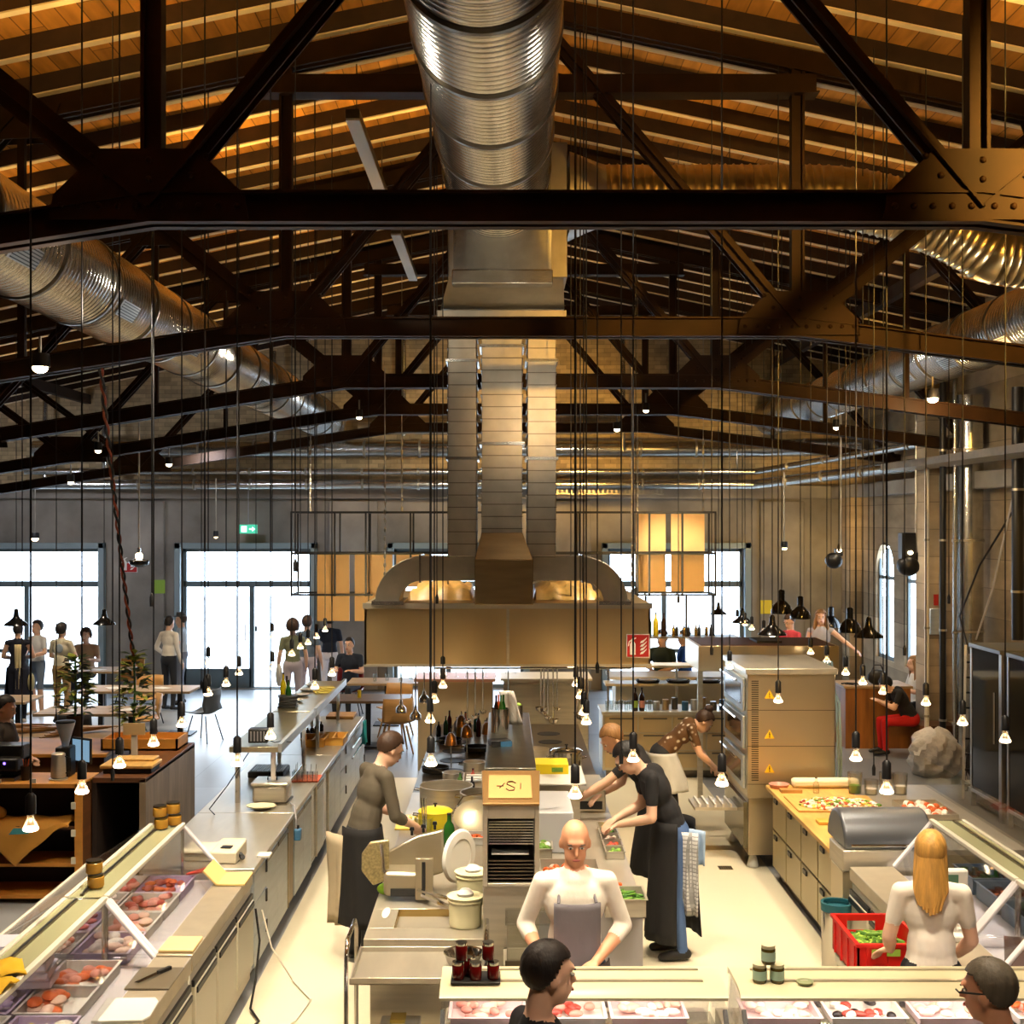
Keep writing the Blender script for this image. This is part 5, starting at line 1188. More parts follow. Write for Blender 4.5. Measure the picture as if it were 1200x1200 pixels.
MB().tube([(-.2,-.15,.14),(-.2,-.15,.5),(-.2,.15,.5),(-.2,.15,.14)], .012, 6).obj('cart_handle', chrome, T)
for (sx, sy) in ((-.2,-.15),(.2,-.15),(-.2,.15),(.2,.15)): MB().tube([(sx-.012,sy,.05),(sx+.012,sy,.05)], .05, 12).obj('wheel', rubber, T)
# vertical pipes on the right
def vpipe(name, label, x, y, r, z0, z1, m, group=None, cl=None):
    T = thing(name, label, 'pipe', (x, y, z0), 0, group); MB().tube([(0,0,0),(0,0,z1-z0)], r, 24).obj('pipe_body', m, T)
    z = .6
    while z < z1-z0-.2: MB().tube([(0,0,z),(0,0,z+.03)], r+.012, 24).obj('clamp_ring', cl or galv_m, T); z += 1.3
    return T
vpipe('vertical_duct', 'fat silver vertical duct rising on the right wall', 6.95-.25, 18.4, .19, 0, 5.3, galv)
vpipe('downpipe', 'black vertical pipe left of the fat silver duct', 6.35, 18.5, .045, .0, 5.5, black, None)
vpipe('downpipe', 'thick black vertical pipe right of the fat silver duct', 6.55, 16.3, .075, 1.98, 5.2, black, None)
vpipe('downpipe', 'thin white vertical pipe in front of the concrete pier', 6.25, 18.9, .035, 0, 4.3, whitep, None)
vpipe('downpipe', 'thin silver vertical pipe beside the black one', 6.42, 18.2, .03, 0, 5.6, galv, None)
tag(MB().tube([(6.9,16.6,4.1),(6.4,17.2,2.9),(6.2,17.4,2.2),(6.3,17.3,1.7)], .014, 6).obj('loose_cable', black), 'black cable slanting down over the vertical pipes', 'cable')
tag(MB().tube([(6.75,16.8,4.1),(6.5,17.0,2.6),(6.35,17.2,1.9)], .014, 6).obj('loose_cable', greyp), 'grey cable slanting down over the vertical pipes', 'cable')
T = thing('cable_tray', 'metal cable tray running along the right wall', 'cable tray', (6.25, 15.0, 4.28)); mb = MB(); mb.box(-.35,.2,-4,5,0,.02); mb.box(-.36,-.35,-4,5,0,.1); mb.box(.2,.21,-4,5,0,.1); mb.obj('tray_body', galv_m, T)
T = thing('junction_box', 'grey box with a red hanging tag on the pier', 'junction box', (6.62, 19.66, 1.95)); MB().box(-.08,.08,-.05,.03,-.2,.2).obj('box_body', steel_b, T, bevel=.01); MB().box(-.03,.04,-.06,-.05,.25,.42).obj('red_tag', redm, T)

# cross pipes on the back wall and the two that cross diagonally at right
def hpipe(label, pts, r, m=galv, group='silver pipes under the roof'):
    T = thing('wall_pipe', label, 'pipe', pts[0], 0, group); p0 = Vector(pts[0]); MB().tube([Vector(p)-p0 for p in pts], r, 20).obj('pipe_body', m, T, smooth=60)
    for i in range(len(pts)-1):
        a, b = Vector(pts[i])-p0, Vector(pts[i+1])-p0; L = (b-a).length; n = int(L/1.1)
        for k in range(1, n): c_ = a.lerp(b, k/n); d_ = (b-a).normalized()*.02; MB().tube([c_-d_, c_+d_], r+.012, 20).obj('joint_ring', galv_m, T)
    return T
hpipe('fat silver pipe high along the end wall', [(-9.5,25.9,4.95),(5.0,25.9,4.95),(6.8,24,4.9)], .17)
hpipe('dull silver pipe just below the roof line of the end wall', [(-2.9,25.6,5.35),(2.2,25.6,5.35)], .12, galv_m)
hpipe('thin shiny pipe along the end wall, the upper of the close pair', [(-9.5,25.4,4.47),(5.0,25.4,4.47),(6.85,19.2,4.75)], .06)
hpipe('shiny pipe along the end wall, the lower of the close pair', [(-9.5,25.5,4.22),(5.0,25.5,4.22),(6.9,19.4,4.42)], .10)
hpipe('dull vertical-slanting duct on the right roof side', [(6.4,24.5,5.9),(6.4,15.0,6.2)], .2)
for i, (x, z0, z1) in enumerate(((-9.2,4.3,5.9),(-8.0,4.35,6.2),(-4.6,4.9,6.9),(-1.0,4.9,7.5),(1.0,4.9,7.6),(2.4,4.9,7.4),(-2.0,5.2,7.2))):
    vpipe('riser_pipe', 'slim silver riser pipe on the upper end wall, %s from the left' % ['first','second','third','fifth','sixth','last','fourth'][i], x, 25.7, .05 if i != 1 else .07, z0, z1, galv, 'riser pipes on the end wall')
T = thing('cable_tray', 'slatted cable tray along the end wall left of the lit brick', 'cable tray', (1.4, 25.6, 4.02)); mb = MB(); mb.box(-.9,1.8,-.1,.1,0,.02)
for i in range(30): mb.box(-.88+.09*i,-.84+.09*i,-.11,-.1,0,.09)
mb.obj('tray_body', galv_m, T)

# ================================================================= hanging shelf frame with orange panels
FY0, FY1 = 18.6, 19.2; amb = mat('amber_panel', (248,204,140), .5, noise=.05, nscale=(3,3,3))
T = thing('hanging_shelf_frame', 'black metal grid frame with orange panels hanging behind the hood', 'shelf frame', (0, FY0, 2.0))
mb = MB(); xs = [-3.08,-2.45,-2.0,-1.35,-.75,.45,1.1,1.95,2.12,2.6,3.08]; t = .014
zt_, zm_, zb_ = 3.62-2, 3.02-2, 2.42-2
for x in xs:
    for yy in (0, FY1-FY0): mb.box(x-t,x+t,yy-t,yy+t, .40 if abs(x) > 1.9 else .62, zt_)
for z in (zt_, zm_, zb_):
    for yy in (0, FY1-FY0):
        if z == zb_:
            mb.box(xs[0],-1.9,yy-t,yy+t,z-t,z+t); mb.box(1.9,xs[-1],yy-t,yy+t,z-t,z+t)
        else: mb.box(xs[0],xs[-1],yy-t,yy+t,z-t,z+t)
    for x in (xs[0], xs[2], xs[7], xs[-1]): mb.box(x-t,x+t,0,FY1-FY0,z-t,z+t)
mb.obj('grid_frame', black, T)
for (xa, xb, za, zb, ya) in ((-2.78,-2.3,zb_-.42,zm_-.02,.5),(-2.22,-1.66,zb_-.42,zm_-.02,.5),(-1.6,-1.1,zb_+.1,zm_-.02,.5),(1.98,2.42,zm_+.02,zt_-.02,.5),(2.5,3.0,zm_+.02,zt_-.02,.5),(1.98,2.42,zb_+.02,zm_-.02,.5),(2.5,3.0,zb_+.02,zm_-.02,.5)):
    MB().box(xa,xb,ya,ya+.03,za,zb).obj('amber_panel', amb, T)
for (xa, xb) in ((-3.05,-2.0),(-1.95,-.8),(1.97,3.05)):
    MB().box(xa,xb,.02,FY1-FY0-.02,zm_-.012,zm_).obj('shelf_board', steel_d, T)
for x in (-2.85,-1.5,1.98,2.95):
    mb = MB()
    for k in range(16): mb.ell((0,0,.05+k*.07), (.008 if k % 2 else .02, .02 if k % 2 else .008, .045), 6)
    mb.tube([(0,0,1.1),(0,0,3.9)], .005, 5); mb.v = [(v[0]+x, v[1]+.3, v[2]+zt_) for v in mb.v]; mb.obj('hanging_chain', galv_m, T)
# bar shelf with bottles to the right behind
T = thing('bar_shelf', 'thin shelf with bottles in front of the bright right window', 'shelf', (2.6, 18.9, 1.80)); MB().box(-.55,.85,-.25,.25,-.02,.0).obj('shelf_board', steel_d, T)
for sx in (-.5, .1, .5): MB().box(sx-.015,sx+.015,-.015,.015,0,.60).obj('upright', black, T)
for i in range(16):
    c_ = [bottleg, mat('oil_yellow2', (200,180,40), .15), bottleb, glassm, mat('brass_tap', (190,150,80), .25, 1.), black][i % 6 if i < 3 else (3 + i % 3)]
    bottle('bar_bottle', ['green bottle first on the bar shelf','yellow-green bottle second on the bar shelf','dark bottle third on the bar shelf'][i] if i < 3 else 'small bottle or glass in the crowded row on the bar shelf', (2.14+.11*i-(.0 if i < 3 else .0) if i < 3 else 2.45+.055*(i-3), 18.85+.06*(i % 2), 1.80), .34 if i < 3 else .17, .04 if i < 3 else .026, c_, 'bottles on the bar shelf')
T = thing('bar_counter', 'bar counter with pale top below the bottle shelf', 'counter', (3.0, 19.5, 0)); MB().box(-1.3,1.2,-.1,.5,0,1.1).obj('counter_body', ovs, T); MB().box(-1.4,1.3,-.2,.6,1.1,1.14).obj('worktop', cream, T)

# ================================================================= dining area
def table(label, x0, x1, y0, y1, z=.75, top=woodt, group='dining tables on the left'):
    T = thing('dining_table', label, 'table', ((x0+x1)/2, (y0+y1)/2, 0), 0, group); a, b = (x1-x0)/2, (y1-y0)/2
    MB().box(-a,a,-b,b,z-.04,z).obj('table_top', top, T, bevel=.006)
    for s in ((-1, 1) if a > .7 else (0,)):
        MB().box(s*(a-.25)-.04, s*(a-.25)+.04, -.04,.04,.02,z-.04).obj('table_leg', black, T); MB().box(s*(a-.25)-.22, s*(a-.25)+.22,-.22,.22,0,.02).obj('foot_plate', black, T)
    return T
def chair(label, x, y, rz, shell, group='dining chairs', metal=True):
    T = thing('dining_chair', label, 'chair', (x, y, 0), rz, group)
    mb = MB(); vs = []; n = 10; prof = [(.22,.45),(.15,.44),(.0,.43),(-.12,.44),(-.18,.50),(-.21,.60),(-.23,.72),(-.24,.84)]
    for (yy, zz) in prof:
        w_ = .24 if zz < .5 else .25-.05*(zz-.5)
        for i in range(n+1):
            u = -1+2*i/n; vs.append((w_*u, yy+.07*u*u*(1 if zz > .5 else 0)+0, zz+.04*u*u*(1 if zz < .5 else 0)))
    mb.add(vs, [(j*(n+1)+i, j*(n+1)+i+1, (j+1)*(n+1)+i+1, (j+1)*(n+1)+i) for j in range(len(prof)-1) for i in range(n)])
    o = mb.obj('seat_shell', shell, T); s_ = o.modifiers.new('thick', 'SOLIDIFY'); s_.thickness = .014
    lm = black if metal else wood
    for (sx, sy) in ((-1,-1),(1,-1),(-1,1),(1,1)): MB().tube([(sx*.13, sy*.12, .42),(sx*.22, sy*.21, 0)], .01 if metal else [.018,.012], 8).obj('leg', lm, T)
    return T
shellw = mat('oak_shell', (198,150,88), .4, noise=.15, nscale=(3,3,20)); reds = mat('red_shell', (132,26,34), .4); blacks = mat('dark_shell', (36,36,38), .45)
table('far left dining table with pale wooden top by the window', -7.9, -6.9, 23.3, 24.1)
table('long wooden dining table right of the hanging plants', -6.85, -5.05, 20.6, 21.4)
table('wooden dining table in the middle of the left dining area', -6.7, -5.15, 18.2, 19.0)
table('nearest wooden dining table on the left with planks on it', -7.2, -5.0, 16.1, 17.2)
table('dining table at the left picture edge before the standing group', -8.9, -7.25, 19.4, 20.2)
table('dark topped table near the wooden shell chairs', -2.75, -1.45, 19.5, 20.3, top=mat('dark_table_top', (112,88,66), .4, noise=.15), group='dining tables in the middle')
table('table behind the dark topped table, with glasses', -2.65, -1.35, 21.6, 22.4, group='dining tables in the middle')
chair('wooden shell chair turned away on the right of the dark topped table', -1.62, 19.3, .3, shellw, 'wooden shell chairs', False)
chair('second wooden shell chair behind the first one', -1.75, 20.75, 2.8, shellw, 'wooden shell chairs', False)
chair('dark red chair with a seated man in dark shirt', -2.62, 20.9, -.5, reds)
chair('orange wooden chair behind the far left table', -7.15, 24.5, 3.1, shellw)
chair('orange wooden chair between the two left long tables', -5.45, 19.55, 1.9, shellw)
chair('orange wooden chair behind the long table', -6.1, 21.9, 3.1, shellw)
chair('dark metal chair at the right end of the long table', -4.75, 20.3, 1.2, mat('mesh_shell', (70,74,78), .5))
chair('dark chair at the left picture edge', -8.1, 18.8, .2, blacks)
chair('dark chair below the middle dining table', -5.9, 17.7, .1, blacks)
for i, (x_, y_) in enumerate(((-2.2,21.9),(-2.0,22.0),(-1.75,21.8),(-1.6,22.1))):
    T = thing('drinking_glass', 'drinking glass on the table behind the dark topped table, %s from the left' % ['first','second','third','last'][i], 'glass', (x_, y_, .75), 0, 'glasses on the middle table'); MB().lathe([(0,.006),(.026,.006),(.034,.13),(.036,.13),(.03,0),(0,0)], 14).obj('glass_body', glassm, T)
T = thing('flower_glass', 'yellow candle glass on the dark topped table', 'candle', (-2.24, 19.9, .75)); MB().lathe([(0,0),(.03,0),(.03,.11),(0,.11)], 14).obj('glass_body', yellow, T); MB().tube([(0,0,.11),(0,0,.13)], .004, 6).obj('wick', black, T)
for i, (x_, y_, z_) in enumerate(((-6.0,16.6,.75),(-6.4,16.8,.75),(-5.5,16.5,.75))):
    mb = MB()
    for k in range(5): mb.obox((-.5+.08*k,-.15+.07*k,.02+.012*k),(.3+.05*k,.1-.05*k,.02+.012*k),.05,.012)
    tag(mb.obj('plank_bundle', wood), 'loose wooden slats on the nearest left table, %s pile' % ['middle','left','right'][i], 'slats', 'wooden slats', loc=(x_, y_, z_), rz=.3*i)
tag(MB().tube([(-6.6,13.7,1.09),(-6.2,14.0,1.26),(-5.6,13.9,1.22),(-5.2,13.7,1.09)], .015, 6).obj('wire_rack', cream), 'pale wire basket edge behind the coffee counter', 'wire basket')

# coffee counters with open shelving (left)
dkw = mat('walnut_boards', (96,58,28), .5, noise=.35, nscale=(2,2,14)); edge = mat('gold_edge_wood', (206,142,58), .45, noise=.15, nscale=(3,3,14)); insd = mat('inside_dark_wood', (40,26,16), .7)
T = thing('coffee_counter', 'open wooden shelving counter at the left with cloth bags inside', 'counter', (-5.4, 11.7, 0))
MB().box(1.50,1.55,0,.45,0,1.08).obj('end_panel', dkw, T); MB().box(1.49,1.555,-.03,0,0,1.10).obj('end_edge', edge, T)
MB().box(-2.2,1.55,-.03,.5,1.06,1.10).obj('counter_top', edge, T, bevel=.005)
for z in (.05, .34, .68): MB().box(-2.2,1.50,-.02,.45,z,z+.03).obj('shelf_board', edge if z < .5 else dkw, T)
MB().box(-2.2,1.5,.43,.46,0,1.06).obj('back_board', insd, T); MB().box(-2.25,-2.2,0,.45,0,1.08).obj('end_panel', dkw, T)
for i in range(4): MB().box(1.46,1.50,-.04,-.02,.12+.25*i,.18+.25*i).obj('shelf_peg', cream, T)
mb = MB(); N = 12; vs = []
for j in range(N+1):
    for i in range(N+1):
        u = i/N; v = j/N; tip = .55-.55*abs(u-.42)*2.0 if v > 0 else 0; vs.append((-.32+.82*u, -.05+.30*(1-min(1, v*2.2)) - .02*v, .03-max(0, v-.3)*max(.04, tip)*1.0+.012*math.sin(i*1.3+j)))
mb.add(vs, [(j*(N+1)+i, j*(N+1)+i+1, (j+1)*(N+1)+i+1, (j+1)*(N+1)+i) for j in range(N) for i in range(N)])
clm = mat('amber_cloth', (222,160,66), .8, bump=.3)
T = thing('cloth_bag', 'amber cloth bag with a blue print hanging over the shelf of the left counter', 'bag', (-4.45, 11.68, .72)); o = mb.obj('bag_cloth', clm, T); so = o.modifiers.new('thick','SOLIDIFY'); so.thickness = .01
MB().slab([(-.02,-.115,-.06),(.16,-.115,-.05),(.18,-.10,.0),(.02,-.1,-.005)], .008).obj('blue_print', mat('teal_print', (60,150,160), .6), T)
for i in range(3):
    tag(MB().ell((0,0,.08),(.2,.14,.08),14).obj('folded_bag', clm, bevel=0), 'folded amber cloth bag on the shelf at the left edge, %s one' % ['upper','middle','lower'][i], 'bag', 'amber bags', loc=(-4.8-.25*i, 11.85, [.71,.71,.37][i]), rz=.4*i)
# second block
T = thing('till_counter', 'second wooden counter with a dark open bay, right of the coffee counter', 'counter', (-3.58, 11.95, 0))
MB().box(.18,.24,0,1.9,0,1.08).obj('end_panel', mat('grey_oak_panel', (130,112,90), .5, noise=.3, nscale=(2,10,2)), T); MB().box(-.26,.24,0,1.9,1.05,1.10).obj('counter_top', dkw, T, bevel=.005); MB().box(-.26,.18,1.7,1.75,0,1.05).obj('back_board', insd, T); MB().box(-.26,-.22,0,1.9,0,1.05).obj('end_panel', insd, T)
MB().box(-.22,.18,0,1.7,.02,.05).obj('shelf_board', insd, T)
T = thing('wooden_tray_stack', 'stack of pale wooden trays on top of the second counter', 'tray stack', (-3.56, 12.3, 1.10))
MB().box(-.24,.22,-.16,.14,.0,.05).obj('dark_case', black, T, bevel=.006); MB().box(-.26,.24,-.2,.16,.05,.085).obj('wooden_tray', woody, T, bevel=.01); MB().box(-.2,.2,.0,.2,.085,.11).obj('wooden_tray', woody, T, bevel=.01)
T = thing('card_post', 'beige card on a post behind the wooden trays', 'sign post', (-3.72, 12.9, 1.10)); MB().box(-.03,.03,-.01,.01,0,.24).obj('post', cream, T); MB().box(-.11,.11,-.015,.0,.24,.36).obj('card', mat('beige_card', (214,186,134), .5), T)
T = thing('cash_box', 'yellow wooden box frame at the back of the second counter', 'box', (-3.75, 13.5, 1.10)); MB().tray(-.45,.35,-.15,.3,0,.12,.02).obj('box_body', edge, T)
T = thing('till_screen', 'tilted till screen with a pale blue display on the left counters', 'screen', (-4.0, 12.15, 1.10), -.55); b_ = MB().box(-.13,.13,-.012,.012,.10,.34).obj('screen_body', black, T, bevel=.006); MB().box(-.115,.115,-.016,-.012,.12,.32).obj('display', mat('till_display', (120,150,170), .3, emit=(130,170,200), es=.8), b_); MB().tube([(0,.0,0),(0,0,.12)], .02, 10).obj('stand', black, T)
T = thing('thermos_jug', 'tall brushed thermos on a black foot on the left counter', 'thermos', (-4.12+.0, 11.85, 1.10)); MB().lathe([(.085,0),(.085,.015),(.06,.02),(.07,.03),(.062,.24),(.05,.25),(0,.25)], 24).obj('jug_body', steel, T); MB().tube([(.05,0,.22),(.11,0,.2),(.11,0,.08),(.06,0,.06)], .008, 8).obj('handle', black, T)
T = thing('coffee_grinder', 'black coffee grinder with a clear hopper on the left counter', 'coffee grinder', (-4.12, 12.04, 1.10)); MB().box(-.07,.07,-.09,.09,0,.28).obj('grinder_body', black, T, bevel=.015); MB().lathe([(.03,.28),(.035,.31),(.085,.48),(.088,.50),(.08,.50),(.03,.32)], 24).obj('hopper', mat('frosted_hopper', (214,216,222), .3, trans=.4), T); MB().lathe([(.09,.50),(.09,.515),(0,.52)], 24).obj('hopper_lid', black, T)
T = thing('espresso_machine', 'dark coffee machine at the left edge with a small violet light', 'coffee machine', (-4.7, 11.95, 1.10)); MB().box(-.3,.22,-.15,.2,.08,.2).obj('machine_body', black, T, bevel=.02); MB().box(-.28,.2,-.18,.0,0,.03).obj('drip_tray', steel_d, T); MB().ell((.1,-.155,.16),(.012,.008,.012),8).obj('indicator_light', mat('violet_led', (120,90,255), .4, emit=(120,90,255), es=6), T); MB().box(-.3,.22,.0,.2,0,.3).obj('machine_back', mat('machine_grey', (60,66,70), .3), T, bevel=.01)
T = thing('straw_pot', 'dark cup holding orange straws on the left counter', 'cup', (-4.42, 11.85, 1.10)); MB().lathe([(0,0),(.04,0),(.05,.13),(.045,.13),(.035,.01),(0,.01)], 16).obj('cup_body', insd, T)
for i in range(6): MB().tube([(0,0,.02),(.03*math.cos(i),.03*math.sin(i),.19)], .004, 5).obj('straw', orangef, T)
for i, x_ in enumerate((-4.62, -4.3)):
    T = thing('price_tag', 'small white tag on the edge of the left counter, %s one' % ['left','right'][i], 'tag', (x_, 11.69, 1.10)); MB().box(-.03,.03,0,.01,0,.04).obj('tag_face', whitep, T)

# right seating: wooden block bench and seat
T = thing('wooden_bar_block', 'wooden plank bar block near the arched windows', 'bar block', (5.75, 20.0, 0)); MB().box(-.5,.5,-.35,.35,0,.92).obj('block_body', mat('plank_block', (150,96,40), .5, noise=.35, nscale=(9,9,1.2)), T); MB().box(-.53,.53,-.38,.38,.92,.96).obj('block_top', woodt, T, bevel=.005)
T = thing('black_handbag', 'black handbag on the wooden bar block', 'handbag', (5.80, 19.85, .96)); MB().ell((0,0,.11),(.16,.09,.12),16).obj('bag_body', black, T); MB().tube([(-.1,0,.18),(-.05,0,.3),(.05,0,.3),(.1,0,.18)], .01, 6).obj('strap', black, T)
tag(MB().tube([(-.2,0,.01),(-.1,-.1,.01),(.0,0,.01),(-.15,.1,.01),(-.25,.02,.01)], .012, 6).obj('strap_loop', black), 'black strap lying left of the handbag', 'strap', loc=(5.5, 19.85, .96))
T = thing('wooden_bench', 'low wooden seat block under the person in red trousers', 'bench', (6.45, 19.2, 0)); MB().box(-.28,.28,-.25,.25,0,.46).obj('bench_body', dkw, T, bevel=.01)

# hanging plants and ropes
def hanging_plant(label, px, py_top, py_bot, D, sx):
    x, y, zt = at(px, py_top, D); zb = at(px, py_bot, D)[2]
    T = thing('hanging_plant', label, 'plant', (x, D, zb), 0, 'leafy plants hanging over the left counters')
    h = zt-zb; rnd = random.Random(int(px)); mb = MB()
    for i in range(150):
        t_ = rnd.random(); a = rnd.random()*2*PI; r = (.05+.16*math.sin(PI*min(1, t_+.15)))*sx
        c = Vector((r*.5*math.cos(a), r*.5*math.sin(a), h*t_)); d = Vector((math.cos(a), math.sin(a), .5-rnd.random()*.9)).normalized(); L_ = .13+.07*rnd.random()
        s_ = d.cross(Vector((0,0,1))).normalized()*.042; m_ = c+d*L_*.5+Vector((0,0,.015)); e = c+d*L_
        mb.add([c, m_-s_, e, m_+s_, m_+Vector((0,0,-.012))], [(0,1,4),(1,2,4),(2,3,4),(3,0,4)], rnd.randrange(2))
    mb.obj('leaves', [mat('leaf_dark', (52,74,30), .5), mat('leaf_lime', (150,160,60), .5)], T)
    MB().tube([(0,0,-.05),(.01,0,h*.5),(0,0,h)], .012, 6).obj('stem', green2, T)
    return T
hanging_plant('leafy plant standing above the coffee grinder hopper', 88, 772, 836, 13.55, .95)
T = thing('sideboard', 'low wooden sideboard behind the coffee counter, carrying the potted plant', 'sideboard', (-5.4, 13.3, 0)); MB().box(-1.4,1.25,0,.9,.1,1.04).obj('sideboard_body', dkw, T, bevel=.006); MB().box(-1.43,1.28,-.03,.93,1.04,1.08).obj('sideboard_top', edge, T, bevel=.006); MB().box(-1.35,1.2,.05,.85,0,.1).obj('plinth', insd, T)
MBp = thing('plant_pot', 'dark pot of the leafy plant behind the coffee grinder', 'pot', (at(88,840,13.55)[0], 13.55, 1.08)); MB().lathe([(0,0),(.06,0),(.09,.36),(.08,.36),(.05,.02),(0,.02)], 18).obj('pot_body', insd, MBp)
hanging_plant('leafy plant hanging from the red twisted rope', 157, 765, 850, 14.0, 1.0)
mb = MB(); ra, rb_ = [], []
P0, P1, P2 = Vector(at(118,432,11.2)), Vector(at(136,610,12.8)), Vector(at(157,775,14.0))
for i in range(130):
    t_ = i/129; c = (1-t_)**2*P0+2*t_*(1-t_)*P1+t_*t_*P2; a = t_*70
    o_ = Vector((math.cos(a), math.sin(a), 0))*.014; ra.append(c+o_); rb_.append(c-o_)
T = thing('twisted_rope', 'long red and black twisted rope hanging from the truss to the plant', 'rope', P0); 
MB().tube([p-P0 for p in ra], .012, 6).obj('red_strand', mat('rope_red', (150,66,34), .7), T); MB().tube([p-P0 for p in rb_], .012, 6).obj('dark_strand', mat('rope_dark', (30,24,24), .7), T)

# ================================================================= hanging bulbs
def make_pendant(cord_top):
    T = thing('pendant_bulb', 'bulb', 'pendant lamp', (0,0,0), 0, 'bare bulbs on black cords')
    MB().tube([(0,0,.15),(0,0,cord_top)], .0055, 6).obj('cord', black, T)
    MB().lathe([(0,.165),(.012,.165),(.025,.15),(.026,.06),(.0,.06)], 16).obj('socket', black, T)
    MB().lathe([(.015,.06),(.018,.04),(.033,.008),(.036,-.006)], 20).obj('bulb', glassm, T)
    MB().lathe([(.036,-.006),(.039,-.014),(.034,-.022),(.022,-.026)], 20).obj('bulb_rim', mat('bulb_glow', (255,226,180), .4, emit=(255,230,190), es=9), T)
    MB().lathe([(.022,-.026),(0,-.027)], 16).obj('bulb_face', mat('bulb_face', (255,236,210), .3, emit=(255,226,190), es=1.2), T)
    MB().ell((0,0,.03),(.010,.010,.012),8).obj('filament', mat('filament', (255,190,110), .4, emit=(255,190,110), es=6), T)
    return T
rows = [
 ('in the outer row above the left counters', [(36,968),(96,925),(140,895),(180,870),(213,848),(244,812),(265,801),(280,788),(319,782),(342,766),(352,758),(361,753),(371,746),(381,738)]),
 ('above the left aisle edge', [(278,893),(317,862),(369,804),(389,789)]),
 ('in the cluster left of the hood joint', [(505,893),(504,843),(509,820),(519,803),(519,788),(525,778)]),
 ('in the cluster right of the hood joint', [(674,930),(687,845),(684,834),(680,815),(675,801),(669,781)]),
 ('above the cooks in black', [(742,888),(846,916)]),
 ('in the arc above the oven', [(912,820),(855,781),(864,727),(873,731),(881,736),(895,741),(905,744),(950,764),(969,774),(991,788),(1011,799),(1035,810)]),
 ('over the right counters', [(1003,887),(1039,925),(1085,823),(1128,846),(1178,866)]),
 ('towards the bright door', [(244,776),(319,745)]),
]
proto = None
for (rn, L_) in rows:
    LL = sorted(L_, key=lambda p: -p[1])
    for i, (px, py) in enumerate(LL):
        zb = 1.98; D = F*(H-zb)/(py-VY); x = (px-VX)*D/F
        top = roofz(x)-.2-zb
        T = make_pendant(top)
        T.location = (x, D, zb); T['label'] = 'bare bulb %s, %s from the camera' % (rn, ORD[i])
        T['group'] = 'bare bulbs on black cords'
# bare cords that run down beside others
for i, (px, D, pyb) in enumerate(((26,11.0,880),(66,13.0,840),(132,9.5,905),(236,14.0,800),(300,18.0,735),(432,15.0,730),(512,12.0,700),(728,9.0,885),(700,10.2,780),(795,14.0,700),(834,12.0,760),(745,15.0,690),(1024,10.5,900),(1060,11.0,760),(983,14.0,640),(1112,12.0,700),(240,7.4,800),(178,8.5,700),(346,9.0,660))):
    x, y, zb = at(px, pyb, D); zt = roofz(x)-.2
    T = thing('suspended_wire', 'thin black cord hanging from the roof, %s from the left picture edge' % ['first','second','third','sixth','seventh','ninth','tenth','twelfth','eleventh','fourteenth','fifteenth','thirteenth','seventeenth','eighteenth','sixteenth','last','fifth','fourth','eighth'][i], 'cord', (x, y, zb), 0, 'thin cords from the roof')
    MB().tube([(0,0,0),(0,0,zt-zb)], .005, 6).obj('cord', black, T)
    MB().lathe([(0,-.06),(.014,-.06),(.016,0),(.006,.03),(0,.03)], 10).obj('cord_end', black, T)
# bell lamps
def bell(label, px, py, D, r, deep=False, group='black bell lamps'):
    x, y, zb = at(px, py, D); T = thing('bell_lamp', label, 'pendant lamp', (x, y, zb), 0, group)
    k = r/.17
    if deep: prof = [(r,0),(r*.98,.05*k),(r*.8,.13*k),(r*.45,.19*k),(.05*k,.21*k),(.05*k,.36*k),(.03*k,.38*k),(0,.38*k)]
    else: prof = [(r*1.1,0),(r*1.02,.03*k),(r*.6,.08*k),(r*.3,.13*k),(r*.25,.16*k),(r*.2,.24*k),(.02,.26*k),(0,.27*k)]
    o = MB().lathe(prof, 28).obj('lamp_shade', blackg, T); 
    MB().lathe([(0,.03),(.03,.03),(.035,.07),(.02,.1),(0,.1)], 12).obj('lamp_bulb', mat('bell_bulb', (255,230,190), .4, emit=(255,220,170), es=6), T)
    zt = roofz(x)-.2-zb
    MB().tube([(0,0,prof[-1][1]),(0,0,zt)], .006, 6).obj('cord', black, T)
bell('wide black bell lamp above the standing group at the left edge', 19, 733, 19.0, .16)
bell('wide black bell lamp in front of the left window', 122, 732, 19.0, .15)
for i, (px, py, D, r, dp, lb_) in enumerate(((916,719,15.5,.13,True,'leftmost tall-necked'),(938,725,15.2,.12,True,'second tall-necked'),(974,735,23.5,.17,True,'tall-necked, partly behind the waving woman'),(996,741,15.0,.13,True,'right tall-necked'),(1018,747,14.5,.15,False,'wide shallow, the rightmost'),(905,744,14.0,.14,False,'wide shallow, left of the man in pink'),(842,720,20.0,.12,False,'pale distant, by the right window'),(870,730,19.0,.14,False,'distant, next to the right window frame'))):
    bell('%s black bell lamp on the right' % lb_, px, py, D, r, dp, 'black bell lamps at the right')
